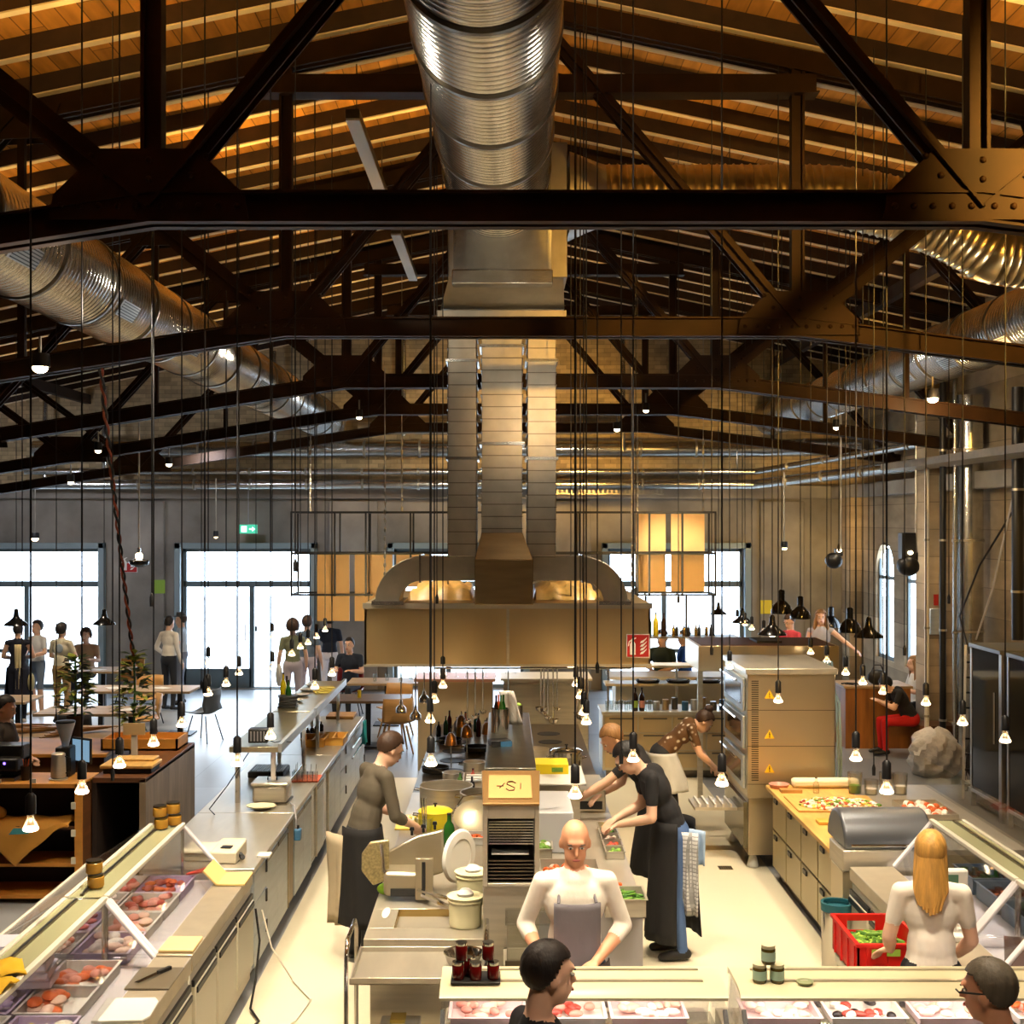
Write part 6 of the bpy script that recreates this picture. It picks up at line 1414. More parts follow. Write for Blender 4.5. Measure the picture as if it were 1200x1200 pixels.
# globe spots: on trusses and on the walls
def track_spot(label, px, py, D, r=.06, glow=14, stem=.3, tilt=0, group='small spot lamps'):
    x, y, z = at(px, py, D); T = thing('spot_lamp', label, 'spot lamp', (x, y, z), 0, group)
    MB().lathe([(0,.11),(r*.9,.11),(r,.08),(r,.0),(r*.8,.0)], 16).obj('lamp_body', black, T)
    MB().ell((0,0,-.005),(r*.8,r*.8,r*.6),14).obj('lamp_lens', mat('lens_glow_%d' % glow, (255,232,190), .4, emit=(255,226,176), es=glow), T)
    if stem: MB().tube([(0,0,.1),(0,0,.1+stem)], .012, 8).obj('lamp_stem', galv_m, T)
    return (x, y, z)
sp = [('spot lamp below the fourth truss, left of the flat risers',421,489,18.5,.05),('spot lamp on the truss right of the flat risers, the upper one',757,481,18.5,.05),('spot lamp on the truss right of the flat risers, the lower one',723,503,20.0,.06),
 ('spot lamp at the third truss near the left side',115,528,16.5,.05),('spot lamp below the last truss left of the rope',198,544,20.0,.06),('spot lamp on the brown chord at far left',83,565,18.0,.05),
 ('small spot lamp below the right round duct',980,501,17.5,.05),('black drum spot in front of the second truss at far left',47,430,10.5,.08)]
for (lb_, px, py, D, r) in sp: track_spot(lb_, px, py, D, r, 14, .15)
x, y, z = track_spot('large glaring spot lamp on the truss chord at the right', 1093, 467, 14.6, .075, 60, .15)
light('POINT', (x, y-.15, z-.1), 60, (255,206,140), .08)
track_spot('glowing globe lamp on the wall above the left window', 41, 631, 24.5, .08, 20, 1.0, group='globe lamps')
track_spot('small dim lamp on a stem right of the round black dish lamp', 253, 629, 24.0, .05, 3, 1.0, group='globe lamps')
track_spot('tiny lamp on a stem above the black bell lamps', 919, 642, 22.0, .06, 12, 1.2, group='globe lamps')
x, y, z = at(163, 652, 21.0)
T = thing('dish_lamp', 'round black dish lamp with a glowing bulb near the fire sign', 'pendant lamp', (x, y, z))
MB().lathe([(0,-.18),(.08,-.175),(.15,-.13),(.165,-.08),(.15,-.06),(.06,-.05),(0,-.05)], 28).obj('lamp_dish', blackg, T); MB().ell((0,0,0),(.06,.06,.065),14).obj('lamp_bulb', mat('lens_glow_20', (255,232,190), .4, emit=(255,206,140), es=20), T); MB().tube([(0,0,.05),(0,0,2.2)], .015, 8).obj('lamp_stem', galv_m, T)
MB().lathe([(.03,.05),(.035,.14),(0,.15)], 12).obj('lamp_holder', chrome, T)
for i, (px, py, D, sz) in enumerate(((977, 657, 21.0, .17), (1064, 663, 19.3, .2))):
    x, y, z = at(px, py, D)
    T = thing('stage_spotlight', ['round black stage spotlight pointed at the curved bright wall','large black stage spotlight with a square housing before the arched windows'][i], 'spotlight', (x, y, z), 0, 'black stage spotlights')
    B = Matrix.Rotation(.5, 3, 'Y') @ Matrix.Rotation(-.4, 3, 'X')
    MB().ell((0,0,0),(sz*.85,sz*.85,sz*.75),20,0,B).obj('lamp_body', black, T)
    MB().box(.02,.14,-.05,.05,.08,.2).obj('lamp_box', black, T, bevel=.01)
    if i: MB().box(-sz*.6,sz*.45,-.1,.1,.1,.5).obj('housing', black, T, bevel=.01)
    MB().ell((.06 if not i else .0,-.12,.17 if not i else .2),(.04,.03,.03),10).obj('glowing_bulb', mat('lens_glow_14', (255,232,190), .4, emit=(255,220,160), es=14), T)
    MB().tube([(.12,0,.15),(.12,0,3.0)], .014, 8).obj('lamp_stem', galv_m, T)
# white linear fittings under the roof
for i, (y0, y1) in enumerate(((11.2, 14.2), (15.7, 18.7))):
    T = thing('linear_lamp', ['nearer','farther'][i]+' long white linear fitting left of the round duct', 'linear lamp', (-1.32, y0, 7.0), 0, 'white linear fittings'); MB().box(-.06,.06,0,y1-y0,0,.02).obj('white_face', whitep, T); MB().box(-.06,.06,0,y1-y0,.02,.1).obj('channel_body', steel_d, T)
    for yy in (.3, y1-y0-.3): MB().tube([(0,yy,.1),(0,yy,.6)], .006, 6).obj('suspension', steel_d, T)
# exit sign
x, y, z = at(291, 620, 25.8)
T = thing('exit_sign', 'green emergency exit sign hanging above the bright door', 'sign', (x, y, z)); MB().box(-.18,.18,-.01,.01,-.09,.09).obj('sign_board', mat('exit_green', (70,190,150), .4, emit=(70,200,160), es=.9), T)
mb = MB(); mb.box(-.14,-.03,-.014,-.01,-.06,.06); mb.prism([(.02,.015),(.08,.015),(.08,.05),(.14,0),(.08,-.05),(.08,-.015),(.02,-.015)], 'y', -.014, -.01); mb.obj('arrow_and_door', mat('exit_white', (240,255,250), .4, emit=(240,255,250), es=1.2), T)
MB().tube([(0,0,.09),(0,0,1.0)], .01, 6).obj('hanger', greyp, T)
for i, (px, py, m_) in enumerate(((184, 688, greenl), (900, 712, yellow))):
    x, y, z = at(px, py, 26.2); T = thing('wall_notice', ['greenish notice sheet on the concrete wall left of the door','yellow notice on the end wall between the bell lamps'][i], 'notice', (x, YB-.14, z)); MB().box(-.12,.12,0,.01,-.14,.14).obj('sheet', m_, T)
# ================================================================= people
def V(*a): return Vector(a)
def head_basis(fwd, up=(0,0,1)):
    f = Vector(fwd).normalized(); l = f.cross(Vector(up)).normalized(); u = l.cross(f).normalized()
    return Matrix((l, f, u)).transposed()           # columns: right, forward, up
BASE = dict(pelvis=(0,0,.96), chest=(0,.01,1.29), neck=(0,-.01,1.46), head=(0,.02,1.60), shL=(-.17,0,1.40), shR=(.17,0,1.40), elL=(-.23,-.03,1.14), elR=(.23,-.03,1.14),
            wrL=(-.25,.06,.90), wrR=(.25,.06,.90), hipL=(-.09,0,.93), hipR=(.09,0,.93), knL=(-.10,.03,.50), knR=(.10,.03,.50), anL=(-.10,-.01,.09), anR=(.10,-.01,.09))
skin_m = mat('skin', (232,186,156), .5, noise=.05, nscale=(6,6,6)); skin_d = mat('skin_tan', (222,160,124), .5, noise=.05, nscale=(6,6,6))
def fab(name, c): return mat(name, c, .85, noise=.10, nscale=(7,7,4), bump=.45)
hairs = {n: mat('hair_'+n, c, .55, noise=.25, nscale=(40,40,6), bump=.3) for n, c in dict(dark=(30,22,18), brown=(66,44,28), blond=(206,156,78), grey=(96,88,74), lightbrown=(150,112,70), black=(14,12,13)).items()}
def person(label, loc, rz, outfit, J=None, face=(0,1,0), sleeve='short', legs='long', hair=('dark','short'), vox=.013, skin=None, scale=1., hands=None, curl=.5, extras=None, fem=False):
    """outfit = (shirt, trousers, shoes) materials"""
    P = {k: Vector(v) for k, v in BASE.items()}
    if J: P.update({k: Vector(v) for k, v in J.items()})
    prim = []                                       # ('c', a, ra, b, rb, mat) or ('e', centre, radii, basis, mat)
    def cap(a, ra, b, rb, m): prim.append(('c', Vector(a), ra, Vector(b), rb, m))
    def el(c, r, B, m): prim.append(('e', Vector(c), r, B, m))
    up = (P['chest']-P['pelvis']).normalized(); lat = (P['shR']-P['shL']).normalized(); fw = up.cross(lat).normalized(); lat = fw.cross(up).normalized()
    TB = Matrix((lat, fw, up)).transposed(); I = Matrix.Identity(3); k = .92 if fem else 1.
    hipb = (P['hipR']-P['hipL']).normalized()
    el(P['pelvis'], (.168*(1.03 if fem else 1), .122, .13), TB, 2)
    el(P['pelvis'].lerp(P['chest'], .42), (.146*k, .114, .18), TB, 1); el(P['pelvis'].lerp(P['chest'], .2), (.155*k, .115, .12), TB, 1)
    el(P['chest']+fw*.01, (.168*k, .118*k, .165), TB, 1)
    if fem: el(P['chest']+fw*.06-up*.02, (.12, .06, .08), TB, 1)
    cap(P['shL']+lat*.02, .055*k, P['shR']-lat*.02, .055*k, 1); cap(P['chest']+up*.1, .10, P['neck']-up*.02, .062, 1)
    HB = head_basis(face); hd = P['head']; fv, uv, lv = HB.col[1], HB.col[2], HB.col[0]
    cap(P['neck']-up*.03, .056, hd-uv*.04-fv*.02, .052, 0)
    el(hd+uv*.035-fv*.012, (.076, .096, .094), HB, 0); el(hd-uv*.045+fv*.022, (.060, .070, .066), HB, 0); el(hd-uv*.085+fv*.055, (.028,.026,.022), HB, 0)
    cap(hd+fv*.085+uv*.025, .010, hd+fv*.108-uv*.012, .013, 0); el(hd+fv*.083+uv*.045, (.055,.014,.012), HB, 0); el(hd+fv*.088-uv*.043, (.026,.012,.010), HB, 0)
    for s in (-1, 1): el(hd+lv*s*.078-fv*.005+uv*.0, (.011,.020,.030), HB, 0)
    for S in 'LR': cap(P['neck']-up*.03, .05, P['sh'+S]+up*.0, .052, 1)
    for s, S in ((-1, 'L'), (1, 'R')):
        sh, e, w_ = P['sh'+S], P['el'+S], P['wr'+S]
        sm = 1 if sleeve != 'none' else 0
        cap(sh, .054 if sm else .048, sh.lerp(e, .6), .048 if sm else .043, sm); cap(sh.lerp(e, .55), .050 if sleeve in ('long','roll') else .043, e, .047 if sleeve in ('long','roll') else .04, 1 if sleeve in ('long','roll') else 0)
        if sleeve == 'long': cap(e, .047, w_, .037, 1)
        elif sleeve == 'roll': cap(e, .048, e.lerp(w_, .3), .046, 1)
        cap(e, .040, e.lerp(w_, .35), .041, 0); cap(e.lerp(w_, .35), .041, w_, .027, 0)
        d = (w_-e).normalized(); n = Vector((-s*.8, .2, -.6)) if d.z < -.6 else Vector((0,0,-1))
        if hands and S in hands: d = (Vector(hands[S])-w_).normalized()
        n = (n-d*n.dot(d)).normalized(); la = d.cross(n).normalized()
        HBs = Matrix((la, n, d)).transposed(); el(w_+d*.048, (.040, .017, .052), HBs, 0)
        for f, (off, L_) in enumerate(((-.030,.062),(-.010,.074),(.010,.078),(.030,.070))):
            r0 = w_+d*.085+la*off; c1 = math.cos(curl*.5); s1 = math.sin(curl*.5); r1 = r0+(d*c1+n*s1)*L_*.55; r2 = r1+(d*math.cos(curl*1.4)+n*math.sin(curl*1.4))*L_*.55
            cap(r0-d*.02, .0105, r1, .0095, 0); cap(r1, .0095, r2, .008, 0)
        tside = -1 if (la.dot(fw) < 0) else 1
        t0 = w_+d*.03+la*tside*.03; t1 = t0+(d*.6+la*tside*.7+n*.3).normalized()*.04; t2 = t1+(d*.9+la*tside*.15+n*.4).normalized()*.032
        cap(t0, .014, t1, .0115, 0); cap(t1, .0115, t2, .009, 0)
        h_, kn, an = P['hip'+S], P['kn'+S], P['an'+S]
        lm = 2 if legs != 'short' else 2
        cap(h_, .088, h_.lerp(kn, .5), .074, 2); cap(h_.lerp(kn, .5), .074, kn, .056, 2)
        cap(kn, .055, kn.lerp(an, .3), .056, 2 if legs == 'long' else 0); cap(kn.lerp(an, .3), .056, an, .040, 2 if legs == 'long' else 0)
        toe = (kn-h_); toe = Vector((fw.x, fw.y, 0)) if abs(fw.x)+abs(fw.y) > .3 else Vector((0,1,0)); toe.normalize()
        cap(an+Vector((0,0,-.03))-toe*.03, .040, an+toe*.09+Vector((0,0,-.045)), .040, 3); cap(an+toe*.09+Vector((0,0,-.045)), .040, an+toe*.16+Vector((0,0,-.055)), .032, 3)
    mb = MB()
    for p in prim:
        if p[0] == 'e': mb.ell(p[1], p[2], 16, 0, p[3])
        else:
            a, ra, b, rb = p[1:5]; mb.tube([a, b], [ra, rb], 12); mb.ell(a, (ra,)*3, 12); mb.ell(b, (rb,)*3, 12)
    me = bpy.data.meshes.new('tmp'); me.from_pydata(mb.v, [], mb.f); bm = bmesh.new(); bm.from_mesh(me); bmesh.ops.recalc_face_normals(bm, faces=bm.faces); bm.to_mesh(me); bm.free()
    ob = bpy.data.objects.new('tmp', me); C.objects.link(ob)
    r = ob.modifiers.new('r', 'REMESH'); r.mode = 'VOXEL'; r.voxel_size = vox; s_ = ob.modifiers.new('s', 'SMOOTH'); s_.factor = .5; s_.iterations = 4
    dg = bpy.context.evaluated_depsgraph_get(); body = bpy.data.meshes.new_from_object(ob.evaluated_get(dg)); bpy.data.objects.remove(ob)
    body.name = 'person'; n_ = len(body.polygons); cen = np.empty(n_*3); body.polygons.foreach_get('center', cen); cen = cen.reshape(-1, 3)
    best = np.full(n_, 1e9); mi = np.zeros(n_, int)
    for p in prim:
        if p[0] == 'e':
            M = np.array(p[3].transposed()); q = (cen-np.array(p[1])) @ M.T; rr = np.array(p[2]); kq = np.linalg.norm(q/rr, axis=1); dist = (kq-1)*np.linalg.norm(q, axis=1)/np.maximum(kq, 1e-6)
        else:
            a, b = np.array(p[1]), np.array(p[3]); ab = b-a; t = np.clip(((cen-a) @ ab)/max(ab @ ab, 1e-9), 0, 1); dist = np.linalg.norm(cen-a-t[:, None]*ab, axis=1)-(p[2]+(p[4]-p[2])*t)
        m_ = p[5] if p[0] == 'c' else p[4]
        sel = dist < best; best[sel] = dist[sel]; mi[sel] = m_
    body.materials.clear()
    for m_ in (skin or skin_m, outfit[0], outfit[1], outfit[2]): body.materials.append(m_)
    body.polygons.foreach_set('material_index', mi.astype(np.int32)); body.polygons.foreach_set('use_smooth', [True]*n_)
    T = thing('person', label, 'person', loc, rz); T.scale = (scale,)*3
    o = bpy.data.objects.new('body', body); C.objects.link(o); o.parent = T
    # face
    e_ = mat('eye_dark', (30,22,18), .3); li = mat('lip', (176,96,84), .5); ew = mat('eye_white', (232,228,222), .3)
    for s in (-1, 1):
        q = MB().ell(hd+lv*s*.030+fv*.082+uv*.020, (.013,.008,.007), 10, 0, HB).obj('eye', ew, T); MB().ell(hd+lv*s*.030+fv*.089+uv*.020, (.006,.004,.006), 8, 0, HB).obj('iris', e_, q)
        MB().ell(hd+lv*s*.031+fv*.088+uv*.042, (.019,.006,.004), 8, 0, HB).obj('eyebrow', hairs[hair[0]] if hair else hairs['brown'], T)
    MB().ell(hd+fv*.098-uv*.044, (.022,.006,.007), 10, 0, HB).obj('mouth', li, T)
    if hair:
        mb = MB(); n = 72; kk = 46; c0 = hd+uv*.042-fv*.016; R = (.085, .106, .104); idx = {}
        fs = []; vs = []
        style = hair[1]; rnd = random.Random(len(label))
        for i in range(kk+1):
            th = PI*i/kk
            for j in range(n):
                ph = 2*PI*j/n; q = Vector((R[0]*math.sin(th)*math.cos(ph), R[1]*math.sin(th)*math.sin(ph), R[2]*math.cos(th)))
                q *= 1+(.04 if style == 'curly' else .012)*math.sin(j*2.5+i*1.5)+(.06 if style == 'curly' else .02)*rnd.random()
                if style == 'curly': q *= 1.22
                vs.append((q, c0+HB @ q))
        def keep(q):
            lim = -.082 if q.y < -.03 else (-.082+.052*(q.y+.03)/.035 if q.y < .005 else (-.03+.078*min(1, (q.y-.005)/.045)))
            if abs(q.x) < .03 and q.y > .05: lim += .004
            return q.z > lim
        for i in range(kk):
            for j in range(n):
                j2 = (j+1) % n; f = (i*n+j, (i+1)*n+j, (i+1)*n+j2, i*n+j2)
                if all(keep(vs[t][0]) for t in f): fs.append(f)
        mb.add([v[1] for v in vs], fs)
        if style == 'long':
            for t in range(15):
                a = -1+2*t/14; b0 = hd+lv*a*.070-fv*(.085-.06*a*a)+uv*(.05-.03*a*a)
                mb.tube([b0+uv*.02, b0-uv*.08-fv*.012, hd+lv*a*.074-fv*(.10-.04*a*a)-uv*.18, hd+lv*a*.058-fv*(.115-.03*a*a)-uv*(.29-.03*abs(a)+.02*math.sin(t*3))], [.016,.022,.021,.008], 10)
        if style == 'long' and hair[0] != 'blond':
            for s in (-1, 1): mb.tube([hd+lv*s*.062+fv*.03+uv*.07, hd+lv*s*.088+fv*.01-uv*.02, hd+lv*s*.10-fv*.0-uv*.14, hd+lv*s*.095+fv*.02-uv*.26], [.02,.026,.032,.012], 10)
        if style == 'bun': mb.ell(hd-fv*.06+uv*.15, (.05,.05,.045), 14)
        ho = mb.obj('hair', hairs[hair[0]], T, smooth=70)
        so = ho.modifiers.new('thick', 'SOLIDIFY'); so.thickness = .012; so.offset = -1
    if extras: extras(T, P, TB, HB)
    return T
def skirt(T, P, m, name='apron', top=.02, length=.62, a=.19, b=.145, flare=.05, cx=None, front_only=False, shift=(0,0)):
    """apron wrapped round the hips and hanging down"""
    pel = P['pelvis']; mb = MB(); n = 36; kk = 12; vs = []; rnd = random.Random(3)
    kx = (P['knL']+P['knR'])/2
    for i in range(kk+1):
        t = i/kk; z = pel.z+top-length*t; c = pel.lerp(Vector((kx.x, kx.y, z)), min(1, t*1.3))
        for j in range(n+1):
            ph = (-PI*.55+PI*2*j/n*.78) if not front_only else (PI*.02+PI*.96*j/n)
            fold = 1+.05*t*math.sin(ph*7+1)+.03*t*math.sin(ph*13)
            vs.append((c.x+shift[0]+(a+flare*t)*fold*math.cos(ph), c.y+shift[1]+(b+flare*t)*fold*math.sin(ph), z))
    mb.add(vs, [(i*(n+1)+j, i*(n+1)+j+1, (i+1)*(n+1)+j+1, (i+1)*(n+1)+j) for i in range(kk) for j in range(n)])
    o = mb.obj(name, m, T, smooth=70); s = o.modifiers.new('thick', 'SOLIDIFY'); s.thickness = .008; return o
def bib(T, P, TB, m, z0=.03, z1=.40, w_=.125):
    mb = MB(); vs = []; L = (P['chest']-P['pelvis']).length; n = 10; kk = 10
    for i in range(kk+1):
        f = z0+(z1-z0)*i/kk
        for j in range(n+1):
            x = -w_+2*w_*j/n; y = .150*math.sqrt(max(0, 1-(x/.2)**2))
            vs.append(P['pelvis']+TB @ Vector((x, y, f)))
    mb.add(vs, [(i*(n+1)+j, i*(n+1)+j+1, (i+1)*(n+1)+j+1, (i+1)*(n+1)+j) for i in range(kk) for j in range(n)])
    o = mb.obj('apron_bib', m, T, smooth=70); s = o.modifiers.new('thick', 'SOLIDIFY'); s.thickness = .008
    t0 = P['pelvis']+TB @ Vector((-w_*.8, .12, z1)); t1 = P['pelvis']+TB @ Vector((w_*.8, .12, z1))
    MB().tube([t0, P['neck']+TB @ Vector((-.07,.0,.0)), P['neck']+TB @ Vector((0,-.075,.0)), P['neck']+TB @ Vector((.07,.0,.0)), t1], .009, 6).obj('apron_strap', m, T)
def towel_strip(T, x, y, z0, z1, w_, m, rz=0, name='towel'):
    mb = MB(); vs = []; R = Matrix.Rotation(rz, 3, 'Z')
    for i in range(9):
        for j in range(7):
            u = -w_/2+w_*j/6; vs.append(Vector((x, y, 0))+R @ Vector((u*(1-.12*i/8), .02*math.sin(j*2.1+i*.3)*(.4+i*.1), 0))+Vector((0,0,z0+(z1-z0)*i/8)))
    mb.add(vs, [(i*7+j, i*7+j+1, (i+1)*7+j+1, (i+1)*7+j) for i in range(8) for j in range(6)])
    o = mb.obj(name, m, T, smooth=70); s = o.modifiers.new('thick', 'SOLIDIFY'); s.thickness = .014
sh_black = fab('black_cotton', (24,23,26)); sh_char = fab('charcoal_cotton', (84,76,62)); sh_white = fab('white_cotton', (240,232,218)); ap_grey = fab('grey_apron', (112,108,114)); ap_black = fab('black_apron', (16,15,17))
jeans = fab('blue_jeans', (70,96,140)); dark_tr = fab('dark_trousers', (36,38,44)); shoes = mat('black_shoes', (20,18,18), .5); lshoes = mat('light_shoes', (190,180,170), .6); khaki = fab('khaki_cotton', (176,140,90)); light_tr = fab('light_trousers', (190,180,190)); red_tr = fab('red_trousers', (196,22,16)); greyap = fab('pale_grey_apron', (196,198,194))
beige_t = fab('beige_towel', (186,170,140))

# 1 chef on the left of the island
def x1(T, P, TB, HB):
    skirt(T, P, ap_black, length=.72, top=.08); towel_strip(T, -.10, -.175, .97, .30, .20, beige_t, .3); MB().ell((-.16,-.15,.86),(.02,.02,.03),8).obj('green_tag', mat('lime', (150,200,50), .7), T)
person('chef in a charcoal jacket leaning over the yellow board left of the island', (-1.12, 10.1, 0), -1.05, (sh_char, dark_tr, shoes),
       dict(chest=(0,.09,1.29), neck=(0,.15,1.45), head=(0,.23,1.57), shL=(-.19,.12,1.41), shR=(.19,.12,1.41), elL=(-.25,.16,1.13), elR=(.25,.16,1.13), wrL=(-.17,.40,1.03), wrR=(.15,.38,1.01)),
       (0,.85,-.5), 'roll', hair=('brown','short'), vox=.010, hands={'L':(-.05,.5,.95),'R':(.02,.46,.95)}, extras=x1, scale=1.06)
# 2 cook in black, facing the island from the right
def x2(T, P, TB, HB):
    skirt(T, P, ap_black, length=.90, a=.2, b=.165, top=.10); towel_strip(T, -.17, -.08, .99, .36, .17, towel, 1.2); towel_strip(T, -.13, -.16, 1.0, .74, .14, fab('pale_blue_cloth', (170,196,226)), .9, 'cloth')
    o = MB()
    for s in (-1, 1): c = P['head']+HB @ Vector((s*.032,.10,.018)); o.tube([c+HB @ Vector((.026*math.cos(t), 0, .02*math.sin(t))) for t in [i*PI/6 for i in range(13)]], .003, 5)
    o.obj('glasses', black, T)
person('cook in black with a checked towel, bending over the island from the right', (1.37, 10.3, 0), PI/2, (sh_black, jeans, shoes),
       dict(chest=(0,.13,1.30), neck=(0,.24,1.43), head=(0,.35,1.52), shL=(-.19,.19,1.40), shR=(.19,.19,1.40), elL=(-.26,.20,1.12), elR=(.24,.22,1.12), wrL=(-.15,.43,1.05), wrR=(.12,.44,1.03), knL=(-.12,.0,.5), anL=(-.14,-.05,.09)),
       (0,.70,-.7), 'short', hair=('black','short'), vox=.010, hands={'L':(-.06,.56,.98),'R':(.03,.56,.97)}, extras=x2, scale=1.04)
# 3 second cook with light hair
person('light haired cook in black reaching across the island behind the first cook', (1.36, 11.35, 0), PI/2+.1, (sh_black, jeans, shoes),
       dict(chest=(0,.15,1.28), neck=(0,.27,1.40), head=(0,.38,1.50), shL=(-.19,.24,1.37), shR=(.19,.2,1.38), elL=(-.20,.48,1.18), elR=(.22,.26,1.1), wrL=(-.16,.70,1.04), wrR=(.12,.46,1.02)),
       (-.15,.75,-.65), 'short', hair=('lightbrown','short'), vox=.011, hands={'L':(-.12,.84,.96),'R':(.05,.58,.96)}, extras=lambda T, P, TB, HB: skirt(T, P, ap_black, length=.6), scale=1.04)
# 4 woman with flowered shirt at the oven
flor = fab('flowered_cotton', (150,116,78))
nt = flor.node_tree; vz = nt.nodes.new('ShaderNodeTexVoronoi'); vz.inputs['Scale'].default_value = 16; rr_ = nt.nodes.new('ShaderNodeValToRGB')
rr_.color_ramp.elements[0].position = .15; rr_.color_ramp.elements[0].color = (.8,.72,.6,1); rr_.color_ramp.elements[1].position = .4; rr_.color_ramp.elements[1].color = (*lin((96,66,36)),1)
tcn = nt.nodes.new('ShaderNodeTexCoord'); nt.links.new(tcn.outputs['Object'], vz.inputs['Vector']); nt.links.new(vz.outputs['Distance'], rr_.inputs['Fac']); nt.links.new(rr_.outputs['Color'], nt.nodes['Principled BSDF'].inputs['Base Color'])
person('woman in a flowered shirt and grey apron bending towards the oven', (1.76, 14.15, 0), -PI/2, (flor, dark_tr, shoes),
       dict(pelvis=(0,-.02,.93), chest=(0,.22,1.16), neck=(0,.34,1.25), head=(0,.45,1.27), shL=(-.17,.30,1.22), shR=(.17,.30,1.22), elL=(-.2,.40,.96), elR=(.2,.38,.96), wrL=(-.15,.56,.78), wrR=(.15,.55,.80), hipL=(-.09,-.02,.9), hipR=(.09,-.02,.9), anR=(.10,.14,.09), knR=(.1,.1,.5)),
       (0,.7,-.7), 'short', hair=('brown','bun'), vox=.012, fem=True, extras=lambda T, P, TB, HB: skirt(T, P, greyap, length=.42, a=.19, b=.17), scale=1.0)
# 5 cook walking, bald, white shirt
def x5(T, P, TB, HB):
    skirt(T, P, ap_grey, length=.5, front_only=True, b=.15); bib(T, P, TB, ap_grey, 0, .36)
person('bald cook in a white shirt and grey bib apron behind the front glass case', (.40, 7.22, 0), PI+.12, (sh_white, jeans, shoes),
       dict(elR=(.26,-.06,1.16), wrR=(.20,.15,1.04), elL=(-.27,.0,1.15), wrL=(-.08,.20,1.03), shL=(-.175,.02,1.40), shR=(.175,.0,1.40)), (.1,1,-.25), 'roll', hair=None, vox=.010, skin=skin_d, hands={'L':(.02,.26,.99),'R':(.06,.24,1.04)}, extras=x5, scale=1.05)
# 6 blond woman
person('woman with long blond hair in a white shirt standing behind the front case', (2.40, 7.18, 0), -.12, (sh_white, dark_tr, shoes),
       dict(shL=(-.165,0,1.40), shR=(.165,0,1.40), elL=(-.225,.02,1.14), wrL=(-.18,.24,1.0), elR=(.225,.04,1.13), wrR=(.2,.26,.98)), (.2,1,-.12), 'short', hair=('blond','long'), vox=.010, fem=True, hands={'L':(-.24,.34,.95),'R':(.2,.38,.95)}, scale=1.01)
# 7, 8 customers in the foreground
person('dark haired man in black in the foreground, seen from the side', (.135, 5.12, 0), -1.25, (sh_black, dark_tr, shoes), dict(head=(0,.05,1.62)), (0,1,-.1), 'short', hair=('dark','short'), vox=.010, scale=1.03)
def x8(T, P, TB, HB):
    for s in (-1, 1): MB().tube([P['head']+HB @ Vector((s*.08,-.01,.022)), P['head']+HB @ Vector((s*.072,.09,.022)), P['head']+HB @ Vector((s*.03,.115,.02))], .004, 6).obj('glasses', black, T)
person('grey haired man with dark glasses in the right foreground', (1.975, 5.08, 0), .95, (sh_black, dark_tr, shoes), dict(head=(0,.05,1.61)), (0,1,-.15), 'short', hair=('grey','short'), vox=.010, scale=1.0, skin=skin_d, extras=x8)

# ---- people further away
tee_w = fab('white_tee', (226,226,226)); tee_c = fab('cream_tee', (214,204,176)); tee_b = fab('pale_blue_shirt', (186,196,206)); dk_green = fab('dark_green_tee', (62,72,54)); blue_s = fab('bright_blue_shirt', (26,80,170)); pink_s = fab('pink_shirt', (206,70,84)); olive = fab('olive_shirt', (120,124,96)); slate = fab('slate_shirt', (96,112,130)); shorts_m = fab('blue_grey_shorts', (112,126,146)); navy = fab('navy_dress', (26,28,44)); patt = fab('patterned_shirt', (190,160,130)); navy2 = fab('navy_shirt', (28,38,56))
fold = dict(elR=(.25,.05,1.16), wrR=(.08,.24,1.12), elL=(-.25,.05,1.16), wrL=(-.06,.25,1.10))
def far(label, px, D, rz, outfit, J=None, face=(0,1,0), z=0, **kw):
    kw.setdefault('vox', .016); return person(label, ((px-VX)*D/F, D, z), rz, outfit, J, face, **kw)
def xA(T, P, TB, HB):
    skirt(T, P, navy, 'skirt', length=.55); towel_strip(T, .02, -.135, 1.38, .62, .11, fab('stripe_cream', (214,196,150)), 0, 'stripe'); MB().ell((.22,-.02,.72),(.06,.12,.16),12).obj('shoulder_bag', fab('tote', (190,176,130)), T)
far('woman in a navy striped dress with her back turned, near the left window', 21, 22.0, .2, (navy, navy, lshoes), fold, hair=('dark','bun'), fem=True, extras=xA, sleeve='none')
far('man in a white top and blue-grey shorts facing the room, by the left window', 44, 23.0, PI-.5, (tee_w, shorts_m, lshoes), fold, hair=('dark','short'), legs='short', scale=.98)
def xC(T, P, TB, HB): MB().ell(P['chest']+Vector((.03,-.108,.02)), (.075,.014,.08), 14).obj('back_print', fab('print_blue', (150,166,180)), T)
far('man in a cream tee with a round back print, near the left window', 72, 22.0, -.3, (tee_c, khaki, shoes), fold, hair=('dark','short'), extras=xC, scale=1.0)
SEAT = dict(pelvis=(0,0,.54), chest=(0,.03,.88), neck=(0,.03,1.05), head=(0,.08,1.19), shL=(-.18,.03,1.0), shR=(.18,.03,1.0), elL=(-.24,.10,.76), elR=(.24,.10,.76), wrL=(-.14,.32,.80), wrR=(.14,.32,.80), hipL=(-.10,.02,.52), hipR=(.10,.02,.52), knL=(-.12,.44,.50), knR=(.12,.44,.50), anL=(-.12,.42,.09), anR=(.12,.42,.09))
far('seated person with curly hair and a patterned shirt at the far left table', 102, 24.75, PI, (patt, dark_tr, shoes), SEAT, hair=('brown','curly'), scale=1.06)
far('man in a loose white shirt and dark trousers, left of the bright door', 198, 23.6, -.5, (sh_white, dark_tr, shoes), dict(elL=(-.30,-.02,1.14), wrL=(-.22,.14,1.0)), hair=('dark','short'), sleeve='long')
